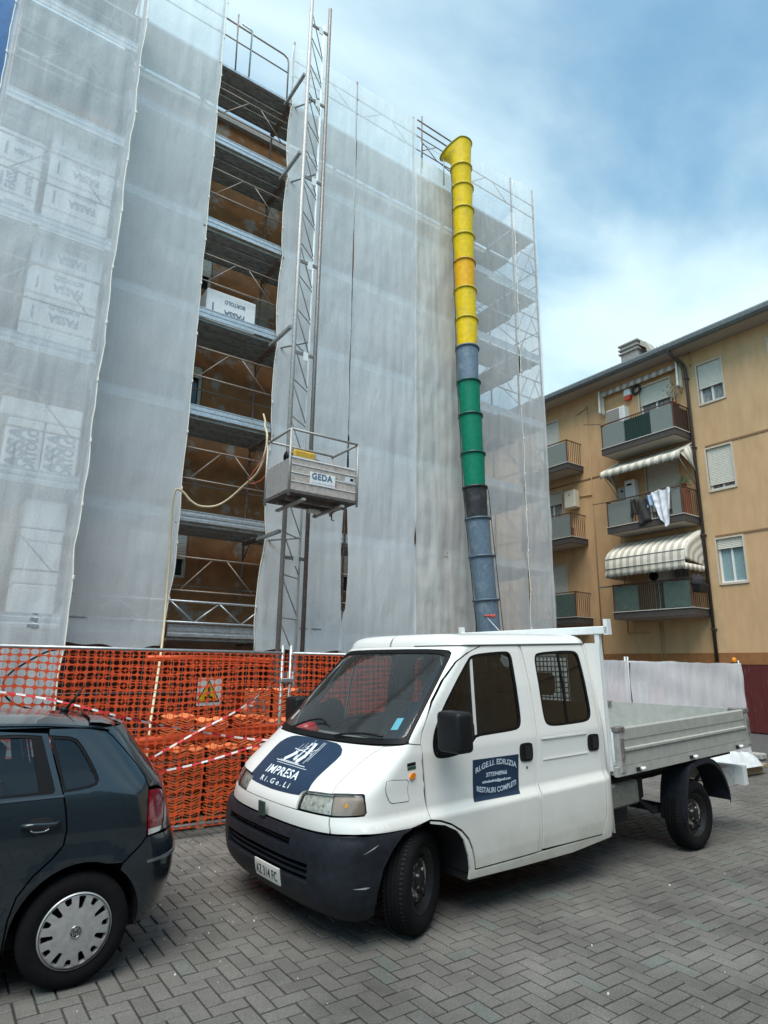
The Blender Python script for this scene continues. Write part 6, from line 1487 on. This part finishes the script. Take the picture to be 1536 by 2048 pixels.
# cargo bed
M_bed = mat('grey_white_bed_paint', (.40, .40, .365), .45, .1, var=.1, scale=4); M_bedi = mat('galvanised_bed_inside', (.50, .55, .55), .5, .35, var=.2, scale=9, col2=(.30, .32, .31), edge=(.62, .7))
MB().box(2.38, 4.95, .22, HB - .22, .62, .72).build('bed_frame', M_ch, van, world=False)
MB().box(2.38, 5.0, .025, HB - .025, .722, .76).build('bed_floor', M_bedi, van, world=False)
def side_board(sgn, y0):
    z0, z1 = .80, 1.128; my = lambda v: y0 + sgn * v
    pr = [(0, z0), (0, z0 + .115), (-.016, z0 + .125), (-.016, z0 + .145), (.006, z0 + .152), (.006, z0 + .215), (0, z0 + .222), (0, z1 - .012), (.010, z1), (.035, z1), (.035, z0)]
    b = MB(); b.prism([(my(v), z) for v, z in pr], 2.50, 4.92, 'yzx'); o = b.build('side_board', M_bed, van, world=False)
    MB().box(2.50, 4.92, *sorted((my(.0355), my(.038))), z0 + .01, z1 - .01).build('board_lining', M_bedi, o, world=False)
    for x in (2.42, 4.93):
        MB().bbox(x, x + .07, *sorted((my(-.012), my(.05))), z0 - .06, z1 + .006, .006).build('stanchion', M_alu, o, world=False)
        MB().box(x + .022, x + .048, *sorted((my(-.03), my(-.0125))), z0 + .06, z0 + .24).build('latch', M_alud, o, world=False)
        MB().bbox(x - .012, x + .10, *sorted((my(-.018), my(.055))), z1 - .035, z1 + .012, .006).build('corner_clamp', M_alud, o, world=False)
    MB().box(2.36, 5.0, *sorted((my(-.004), my(.03))), .715, .795).build('lower_rail', M_bed, o, world=False)
    for x in (2.713, 3.68, 4.68): 
        MB().lathe([(0, .0), (.018, 0), (.018, .05), (0, .05)], (x, my(-.03), .749), 'x', 10).build('pin', M_white, o, world=False); MB().box(x - .05, x, *sorted((my(-.016), my(-.0045))), .735, .765).build('pin_bracket', M_black, o, world=False)
side_board(1, 0); side_board(-1, HB)
b = MB(); b.box(2.375, 2.405, .06, HB - .06, .76, 1.13); b.build('headboard', M_bedi, van, world=False)
b = MB(); b.box(4.97, 5.0, .04, HB - .04, .765, 1.125); b.build('tailboard', M_bed, van, world=False)
for y in (.12, HB - .12): MB().bbox(4.955, 5.02, y - .07, y + .07, 1.05, 1.135, .008).build('corner_clamp', M_alud, van, world=False)
gm = MB()
for i in range(7):
    gm.box(2.408, 2.412, .10 + i * .05, .115 + i * .05, .88, 1.12); gm.box(2.409, 2.413, .08, .42, .90 + i * .035, .91 + i * .035)
gm.build('perforated_plate', mat('dark_perforation', (.04, .06, .06), .6), van, world=False, kind='stuff')
# ladder rack behind the cab
for y in (.075, HB - .075):
    MB().box(2.345, 2.385, y - .025, y + .025, .76, 1.98).build('rack_post', M_white, van, world=False)
MB().bbox(2.335, 2.395, -.055, HB + .01, 1.982, 2.055, .006).build('rack_bar', M_white, van, world=False)
for y in (-.05, HB - .03): MB().box(2.335, 2.395, y - .008, y + .035, 1.975, 2.12).build('rack_stop', M_white, van, world=False)
MB().box(2.35, 2.38, .101, HB - .101, 1.82, 1.86).build('rack_bar', M_white, van, world=False)
# strap tied inside the windscreen
MB().tube([Vector(VF(.80, 1.84)) + Vector((.03, .02, -.02)), (.75, .45, 1.50), (.95, .95, 1.38)], .008, 5).build('strap', mat('cream_strap', (.6, .52, .3), .7), van, world=False)
# ------------------------------------------------------------------ dark hatchback
CXR, CYS = 1.555, 4.215
car = thing('parked_car', 'dark blue grey hatchback cut off by the left picture edge', 'car', (CXR, CYS, 0))
def cpaint():
    m = bpy.data.materials.new('dark_blue_grey_paint'); m.use_nodes = True; t = m.node_tree; b = t.nodes['Principled BSDF']; N = t.nodes.new; K = t.links.new
    tcn = N('ShaderNodeTexCoord'); n = N('ShaderNodeTexNoise'); n.inputs['Scale'].default_value = 900; K(tcn.outputs['Object'], n.inputs['Vector'])
    r = N('ShaderNodeValToRGB'); r.color_ramp.elements[0].color = (.009, .016, .022, 1); r.color_ramp.elements[1].color = (.024, .036, .045, 1); K(n.outputs['Fac'], r.inputs[0]); K(r.outputs[0], b.inputs['Base Color'])
    n2 = N('ShaderNodeTexNoise'); n2.inputs['Scale'].default_value = 5; n2.inputs['Detail'].default_value = 6; K(tcn.outputs['Object'], n2.inputs['Vector']); mr = N('ShaderNodeMapRange'); mr.inputs['To Min'].default_value = .18; mr.inputs['To Max'].default_value = .30; K(n2.outputs['Fac'], mr.inputs[0]); K(mr.outputs[0], b.inputs['Roughness'])
    b.inputs['Metallic'].default_value = .35; b.inputs['Coat Weight'].default_value = 1.0; b.inputs['Coat Roughness'].default_value = .03; MATS['dark_blue_grey_paint'] = m; return m
M_cp = cpaint()
M_cgl = glass('car_glass', (.62, .68, .66), .92); M_chrome = mat('chrome', (.65, .66, .68), .12, 1.0)
CAR = Wrap(.825, front=[(.15,.14),(.30,.06),(.45,.0),(.62,.0),(.68,.02),(.72,.045),(.97,.10),(1.02,.13),(1.38,.40),(1.45,.46)],
    corner=[(.15,.55),(.7,.52),(1.0,.58),(1.4,.95),(1.45,1.0)], power=[(.15,3.0),(1.45,3.0)],
    side=[(.15,.06),(.28,.03),(.40,.012),(.55,.0),(.80,.004),(.90,.018),(.97,.035),(1.0,.045),(1.32,.165),(1.40,.21),(1.45,.28)], width=.04)
CH = 2 * .825
LEN = 3.90
def nose(a):                                    # the front end narrows
    t_ = max(0.0, (a - 3.25) / .65); return .30 * t_ ** 2.4
def flare(a, c, ac): 
    d = math.hypot(a - ac, c - .30); return -.014 * max(0, 1 - abs(d - .36) / .09) if c > .25 else 0
def cb(a, c):
    A_, F_, n_, S_ = CAR.A(c), CAR.F(c), CAR.N(c), CAR.S(c)
    if a >= A_: b_ = S_
    else:
        w_ = min(1.0, (A_ - a) / max(1e-6, A_ - F_)); b_ = .825 - max(0.0, 1 - w_ ** n_) ** (1 / n_) * (.825 - S_)
    return b_ + nose(a) + flare(a, c, .665) + flare(a, c, 3.125)
def CS(a, c): return (-a, cb(a, c), c)
def CSf(a, c): return (-a, CH - cb(a, c), c)
def CF(s_, c): p = CAR.pt(s_, c); return (-p[0], p[1], p[2])
csides = ((CS, True), (CSf, False))
def arch(ac, r_, t0, t1, n=14): return [(ac - r_ * math.cos(t0 + (t1 - t0) * i / n), .295 + r_ * math.sin(t0 + (t1 - t0) * i / n)) for i in range(n + 1)]
dr_rear = [(.909,1.335),(.859,1.17),(.806,1.003),(.787,.92),(.773,.822),(.781,.742),(.83,.684),(.92,.607),(.985,.516),(1.012,.41),(1.018,.26)]
door_r = dr_rear + [(1.02,.225),(1.80,.215),(1.82,.6),(1.80,.98),(1.72,1.36),(1.25,1.362)]
dwin_r = [(.942,1.322),(1.05,1.333),(1.66,1.336),(1.70,1.30),(1.745,1.03),(1.73,1.012),(1.30,1.008),(.86,1.012),(.850,1.03)]
door_f = [(1.828,.98),(1.848,.6),(1.828,.215),(2.70,.215),(2.74,.42),(2.82,.62),(2.86,.80),(2.83,.96),(2.48,1.17),(2.16,1.325),(2.0,1.362),(1.748,1.36)]
dwin_f = [(1.80,1.03),(1.765,1.30),(1.79,1.335),(2.0,1.336),(2.12,1.295),(2.44,1.14),(2.62,1.02),(2.58,1.005)]
qwin = [(.897,1.323),(.791,1.312),(.746,1.294),(.708,1.246),(.670,1.183),(.636,1.121),(.614,1.069),(.624,1.040),(.663,1.026),(.723,1.018),(.804,1.013)]
quarter = [(.604,1.352),(.594,1.344),(.534,1.298),(.463,1.222),(.383,1.13),(.333,1.055),(.311,.995),(.312,.976),(.316,.88),(.318,.814),(.314,.73),(.348,.690),(.40,.645),(.451,.605)] + \
    [p for p in arch(.665, .345, math.radians(122), math.radians(172), 8)][0:0]
qa = [( .665 - .338 * math.cos(t_), .300 + .338 * math.sin(t_)) for t_ in [math.radians(70 + 9.0 * i) for i in range(12)]]
qa = [(.52,.605)] + [(.665 + .338 * math.sin(t_), .300 + .338 * math.cos(t_)) for t_ in [math.radians(-22 + 10 * i) for i in range(12)]]
qa = [p for p in qa[1:]]
quarter = quarter + qa + [(1.012,.225),(1.010,.41),(.983,.515),(.918,.605),(.828,.682),(.778,.741),(.770,.822),(.784,.921),(.803,1.003),(.856,1.17),(.906,1.335),(.905,1.360)]
fr_f = [(2.86,.96),(2.88,.80),(2.84,.62),(2.765,.42),(2.78,.225)] + [(3.125 - .338 * math.cos(t_), .300 + .338 * math.sin(t_)) for t_ in [math.radians(-10 + 200 * i / 16) for i in range(17)]] + [(3.62,.30),(3.66,.55),(3.60,.74),(3.30,.86)]
rail_ = [(.62,1.358),(.739,1.372),(.916,1.388),(1.2,1.398),(1.7,1.398),(2.0,1.385),(2.2,1.33),(2.5,1.19),(2.86,.985),(2.85,.968),(2.49,1.178),(2.17,1.330),(2.0,1.366),(1.72,1.364),(1.25,1.366),(.905,1.364)]
sill_ = [(1.02,.218),(1.80,.210),(2.74,.210),(2.74,.15),(1.02,.15)]
for f_, fl in csides:
    dr = skin('rear_door', door_r, f_, M_cp, car, holes=[dwin_r], step=.05, flip=fl); df_ = skin('front_door', door_f, f_, M_cp, car, holes=[dwin_f], step=.06, flip=fl)
    qt = skin('rear_quarter', quarter, f_, M_cp, car, holes=[qwin], step=.045, flip=fl); skin('front_fender', fr_f, f_, M_cp, car, step=.06, flip=fl); skin('roof_rail', rail_, f_, M_cp, car, step=.05, flip=fl, gap=.001); skin('sill', sill_, f_, M_black, car, step=.1, flip=fl)
    for dd, wn_ in ((dr, dwin_r), (df_, dwin_f), (qt, qwin)):
        skin('window_seal', poly_inset(wn_, .001), f_, M_seal, dd, holes=[poly_inset(wn_, .016)], step=.05, flip=fl, off=-.004, thick=.01, gap=0)
        skin('window_glass', poly_inset(wn_, .012), f_, M_cgl, dd, step=.06, flip=fl, off=-.012, rim=False, gap=0)
    skin('window_pillar', [(.942,1.322),(1.000,1.326),(.926,1.012),(.86,1.012),(.852,1.03)], f_, M_seal, dr, step=.05, flip=fl, off=-.005, thick=.004, gap=0)
    skin('belt_trim', [(.80,1.002),(1.30,.997),(1.75,.999),(1.75,.988),(1.30,.986),(.80,.991)], f_, mat('belt_line', (.10, .12, .14), .2, .6), dr, step=.06, flip=fl, off=.004, thick=.005, gap=0)
    for dd, a0 in ((dr, .91), (df_, 1.94)):
        cu = skin('handle_cup', round_poly([(a0 - .065,.900),(a0 + .065,.900),(a0 + .065,.830),(a0 - .065,.830)], 2), f_, M_dark, dd, step=.04, flip=fl, off=.0015, thick=.001, gap=0)
        P_ = [Vector(f_(a0 + .095 - .19 * i / 6, .866 + .003 * math.sin(i))) for i in range(7)]; nn = Vector((0, -1, 0)) if fl else Vector((0, 1, 0))
        MB().tube([p + nn * (.030 if 0 < i < 6 else .010) for i, p in enumerate(P_)], [.010, .012, .012, .012, .012, .012, .010], 8).build('handle_grip', M_cp, cu, world=False)
        MB().tube([Vector(f_(a0 + .045 * math.cos(t_), .838 - .012 * math.sin(t_))) + nn * .004 for t_ in [math.pi * i / 8 for i in range(9)]], .004, 6).build('cup_edge', M_chrome, cu, world=False)
    lin = [(.35,1.0),(.62,1.35),(1.0,1.395),(1.7,1.395),(2.0,1.37),(2.8,.98),(2.80,.70),(2.75,.25),(1.05,.25),(.95,.6),(.66,.68),(.40,.64)]
    skin('lining', lin, f_, M_seal, car, holes=[poly_inset(dwin_r, -.004), poly_inset(dwin_f, -.004), poly_inset(qwin, -.004)], step=.09, flip=fl, off=-.04, rim=False, gap=0)
# tailgate, rear window, lamps, bumper: laid on the wrapped rear end
def tos(a, c):                                  # near-side (a, c) -> s on the wrap
    lo, hi = 0.0, CAR.L + 1.0
    for _ in range(50):
        m_ = (lo + hi) / 2
        if CAR.pt(m_, c)[0] < a: lo = m_
        else: hi = m_
    return lo
hs = [(.600,1.352),(.594,1.344),(.534,1.298),(.463,1.222),(.383,1.13),(.333,1.055),(.311,.995)]
hs = [(tos(a, c) - .004, c) for a, c in hs]
tail = [(.308,.980),(.247,.976),(.205,.958),(.190,.88),(.200,.794),(.222,.733),(.309,.728),(.316,.814),(.314,.881)]
tail_s = [(tos(a, c), c) for a, c in tail]
lid = [(0, 1.36), (.5, 1.356)] + hs + [(tos(.235, .985), .988), (tos(.195, .962), .962), (tos(.180, .88), .88), (tos(.190, .794), .79), (tos(.214, .728), .735), (.45, .72), (0, .715)]
lidp = lid + [(-s_, c) for s_, c in reversed(lid[1:-1])]
rwn = [(0, 1.325), (.45, 1.32), (.60, 1.30), (.66, 1.25), (.655, 1.10), (.64, 1.04), (.58, 1.025), (0, 1.02)]
rwp = rwn + [(-s_, c) for s_, c in reversed(rwn[1:-1])]
lo_ = skin('tailgate', lidp, CF, M_cp, car, holes=[rwp], step=.05, flip=True)
skin('rear_window', poly_inset(rwp, -.006), CF, M_cgl, lo_, step=.05, off=-.004, rim=False, gap=0, flip=True)
M_redl = mat('red_lamp', (.15, .002, .008), .15, coat=.3, var=.4, scale=14); M_clearl = mat('clear_lamp', (.55, .55, .53), .15, .3)
for sgn in (1, -1):
    tl = skin('tail_lamp', [(s_ * sgn, c) for s_, c in tail_s], CF, M_redl, car, step=.03, off=.004, thick=.02, flip=True)
    cl = [(tos(.215, .762), .762), (tos(.308, .765), .765), (tos(.307, .732), .732), (tos(.225, .738), .738)]
    skin('clear_strip', [(s_ * sgn, c) for s_, c in cl], CF, M_clearl, tl, step=.03, off=.006, thick=.002, flip=True, gap=0)
bmp = [(0, .712), (.5, .715), (tos(.228, .722), .724), (tos(.314, .724), .724), (tos(.348, .684), .684), (tos(.40, .640), .640), (tos(.449, .598), .598)]
ba = [(.39, .50), (.345, .42), (.327, .33), (.322, .265)]
ba = [(.665 + .338 * math.sin(math.radians(t_)), .300 + .338 * math.cos(math.radians(t_))) for t_ in ()]
ba = [(.665 - .338 * math.cos(math.radians(t_)), .300 + .338 * math.sin(math.radians(t_))) for t_ in (52, 44, 36, 28, 20, 12, 4, -5)]
bmp += [(tos(a, c), c) for a, c in ba] + [(tos(.30, .245), .245), (.70, .225), (.4, .22), (0, .22)]
bmpp = bmp + [(-s_, c) for s_, c in reversed(bmp[1:-1])]
bo_ = skin('rear_bumper', bmpp, CF, M_cp, car, step=.05, flip=True)
stp = [(tos(.300, .592), .592), (.62, .592), (.45, .592), (.45, .572), (.62, .572), (tos(.300, .578), .578)]
for sgn in (1, -1): skin('bumper_strip', [(s_ * sgn, c) for s_, c in stp], CF, mat('strip_black_chrome', (.25, .26, .27), .25, .6), bo_, step=.04, off=.006, thick=.008, gap=0, flip=True)
# roof, spoiler, bonnet, windscreen, front end
def lofted(name, secs, m_, n=20, smooth=True):
    """secs: (x, half width, z at edge, crown)"""
    V = []
    for x, hw, ze, cr in secs:
        for i in range(n + 1):
            u = -1 + 2 * i / n; V.append((-x, .825 + u * hw, ze + cr * (1 - abs(u) ** 2.6)))
    F = [(j * (n + 1) + i, j * (n + 1) + i + 1, (j + 1) * (n + 1) + i + 1, (j + 1) * (n + 1) + i) for j in range(len(secs) - 1) for i in range(n)]
    b = MB(); b.add(V, F, 0, smooth); return b.build(name, m_, car, world=False)
lofted('roof', [(.545, .600, 1.335, .035), (.60, .622, 1.346, .04), (.74, .640, 1.360, .048), (.92, .640, 1.376, .05), (1.3, .632, 1.386, .052), (1.7, .630, 1.386, .048), (2.0, .632, 1.370, .045), (2.10, .628, 1.343, .045)], M_cp)
sp = MB(); V = []
for x, z_, hw in ((.62, 1.382, .57), (.55, 1.378, .56), (.48, 1.362, .54), (.46, 1.352, .535), (.48, 1.340, .53), (.56, 1.335, .54)):
    for i in range(17):
        u = -1 + i / 8; V.append((-x - .05 * abs(u) ** 3, .825 + u * hw, z_ + .022 * (1 - abs(u) ** 2.4)))
sp.add(V, [(j * 17 + i, j * 17 + i + 1, (j + 1) * 17 + i + 1, (j + 1) * 17 + i) for j in range(5) for i in range(16)], 0, True); sp.build('roof_spoiler', M_cp, car, world=False)
lofted('windscreen', [(2.11, .585, 1.362, .05), (2.45, .63, 1.19, .06), (2.80, .68, 1.0, .07)], M_cgl)
lofted('bonnet', [(2.80, .70, .985, .04), (3.1, .69, .925, .05), (3.4, .63, .84, .06), (3.62, .55, .74, .06)], M_cp)
fb = MB(); V = []
for c, ex in ((.20, 3.72), (.35, 3.84), (.5, 3.88), (.62, 3.84), (.75, 3.66)):
    for i in range(21):
        u = -1 + i / 10; V.append((-(ex - .28 * abs(u) ** 2.6), .825 + u * .72, c))
fb.add(V, [(j * 21 + i, (j + 1) * 21 + i, (j + 1) * 21 + i + 1, j * 21 + i + 1) for j in range(4) for i in range(20)], 0, True); fb.build('front_bumper', M_cp, car, world=False)
for y in (.825 - .5, .825 + .5): MB().bbox(-3.70, -3.48, y - .14, y + .14, .60, .74, .03).build('headlight', M_clearl, car, world=False)
MB().box(-3.5, -.25, .2, CH - .2, .2, .30).build('underbody', M_dark, car, world=False)
MB().tube([(-.72, .95, 1.40), (-.70, .95, 1.43)], .03, 10).build('aerial_base', M_black, car, world=False)
MB().tube([(-.70, .95, 1.42), (-.60, .95, 1.58)], [.010, .006], 6).build('aerial', M_black, car, world=False)
# cabin
for yy in (.42, 1.23):
    b = MB(); b.prism([(-1.05, .55), (-1.12, 1.10), (-1.24, 1.10), (-1.22, .55)], yy - .34, yy + .34, 'xzy'); so_ = b.build('rear_seat', M_seat, car, world=False); MB().bbox(-1.20, -1.10, yy - .13, yy + .13, 1.12, 1.28, .03).build('headrest', M_seat, so_, world=False)
    b = MB(); b.prism([(-1.75, .50), (-1.68, 1.12), (-1.80, 1.14), (-1.92, .50)], yy - .25, yy + .25, 'xzy'); so_ = b.build('front_seat', M_seat, car, world=False); MB().bbox(-1.80, -1.70, yy - .13, yy + .13, 1.15, 1.32, .03).build('headrest', M_seat, so_, world=False)
MB().box(-1.0, -.42, .15, CH - .15, .90, .93).build('parcel_shelf', M_int, car, world=False)
# wheels
M_hub = mat('silver_wheel_cover', (.48, .47, .46), .38, .55, var=.12, scale=12)
def car_wheel(x, near):
    w = bpy.data.objects.new('wheel', None); C.objects.link(w); w.parent = car; s_ = -1 if near else 1
    w.location = (x, .095 if near else CH - .095, .292)
    prof = [(.18, s_ * .075), (.195, s_ * .088), (.23, s_ * .093), (.262, s_ * .088), (.284, s_ * .070), (.290, s_ * .05), (.291, 0), (.290, -s_ * .05), (.284, -s_ * .07), (.262, -s_ * .088), (.19, -s_ * .09)]
    MB().lathe(prof, (0, 0, 0), 'y', 56).build('tyre', M_rubber, w, world=False)
    MB().lathe([(.192, -s_ * .02), (.18, s_ * .02), (.05, s_ * .03), (0, s_ * .03)], (0, 0, 0), 'y', 32).build('rim', M_dark, w, world=False)
    # cover: disc with twelve slots cut near its rim
    f2 = lambda p, q: (p, s_ * (.088 + .016 * (1 - (math.hypot(p, q) / .19) ** 2) - .010 * max(0, math.hypot(p, q) / .19 - .93) / .07), q)
    circ = lambda r_, n=48: [(r_ * math.cos(2 * math.pi * i / n), r_ * math.sin(2 * math.pi * i / n)) for i in range(n)]
    hl_ = []
    for k in range(14):
        a0 = 2 * math.pi * k / 14 + .1; L_ = .060 if k % 2 else .034; r1 = .176; r0_ = r1 - L_
        w0, w1 = (.011, .019) if k % 2 else (.013, .019)
        hl_.append([(r_ * math.cos(a0) - v * math.sin(a0), r_ * math.sin(a0) + v * math.cos(a0)) for r_, v in ((r0_, -w0), (r1 - .006, -w1), (r1, -w1 * .6), (r1, w1 * .6), (r1 - .006, w1), (r0_, w0), (r0_ - .006, 0))])
    cv = skin('wheel_cover', circ(.189), f2, M_hub, w, holes=hl_, step=.03, thick=.022, gap=0, flip=(s_ > 0))
    MB().lathe([(.193, s_ * .078), (.192, s_ * .092), (.186, s_ * .095)], (0, 0, 0), 'y', 48).build('cover_edge', M_hub, cv, world=False)
    em_ = MB().lathe([(.030, s_ * .1045), (.030, s_ * .1065), (0, s_ * .1068)], (0, 0, 0), 'y', 28).build('emblem_disc', mat('emblem_dark', (.10, .10, .10), .4, .5), cv, world=False)
    y_ = s_ * .1075; kx = 1 if near else -1
    def bar2(p, q, wd):
        d = Vector((q[0] - p[0], 0, q[1] - p[1])); n_ = Vector((-d.z, 0, d.x)).normalized() * wd / 2; a_, b_ = Vector((p[0], y_, p[1])), Vector((q[0], y_, q[1])); return [a_ + n_, b_ + n_, b_ - n_, a_ - n_]
    e = MB()
    for p, q in (((-.011, .022), (0, .004)), ((.011, .022), (0, .004)), ((-.022, .010), (-.010, -.022)), ((-.010, -.022), (0, -.002)), ((0, -.002), (.010, -.022)), ((.010, -.022), (.022, .010))):
        e.add(bar2((p[0] * kx, p[1]), (q[0] * kx, q[1]), .005), [(0, 1, 2, 3)])
    e.tube([(.0285 * math.cos(t_), y_, .0285 * math.sin(t_)) for t_ in [2 * math.pi * i / 24 for i in range(24)]], .0022, 5, closed=True); e.build('emblem', M_chrome, em_, world=False)
    for k in range(10):
        a0 = 2 * math.pi * k / 10; MB().lathe([(0, s_ * .1008), (.004, s_ * .1008), (.004, s_ * .098)], (.062 * math.cos(a0), 0, .062 * math.sin(a0)), 'y', 8).build('stud_hole', M_dark, cv, world=False) if near else None
    return w
for x in (-.665, -3.125):
    for nr_ in (True, False): car_wheel(x, nr_)
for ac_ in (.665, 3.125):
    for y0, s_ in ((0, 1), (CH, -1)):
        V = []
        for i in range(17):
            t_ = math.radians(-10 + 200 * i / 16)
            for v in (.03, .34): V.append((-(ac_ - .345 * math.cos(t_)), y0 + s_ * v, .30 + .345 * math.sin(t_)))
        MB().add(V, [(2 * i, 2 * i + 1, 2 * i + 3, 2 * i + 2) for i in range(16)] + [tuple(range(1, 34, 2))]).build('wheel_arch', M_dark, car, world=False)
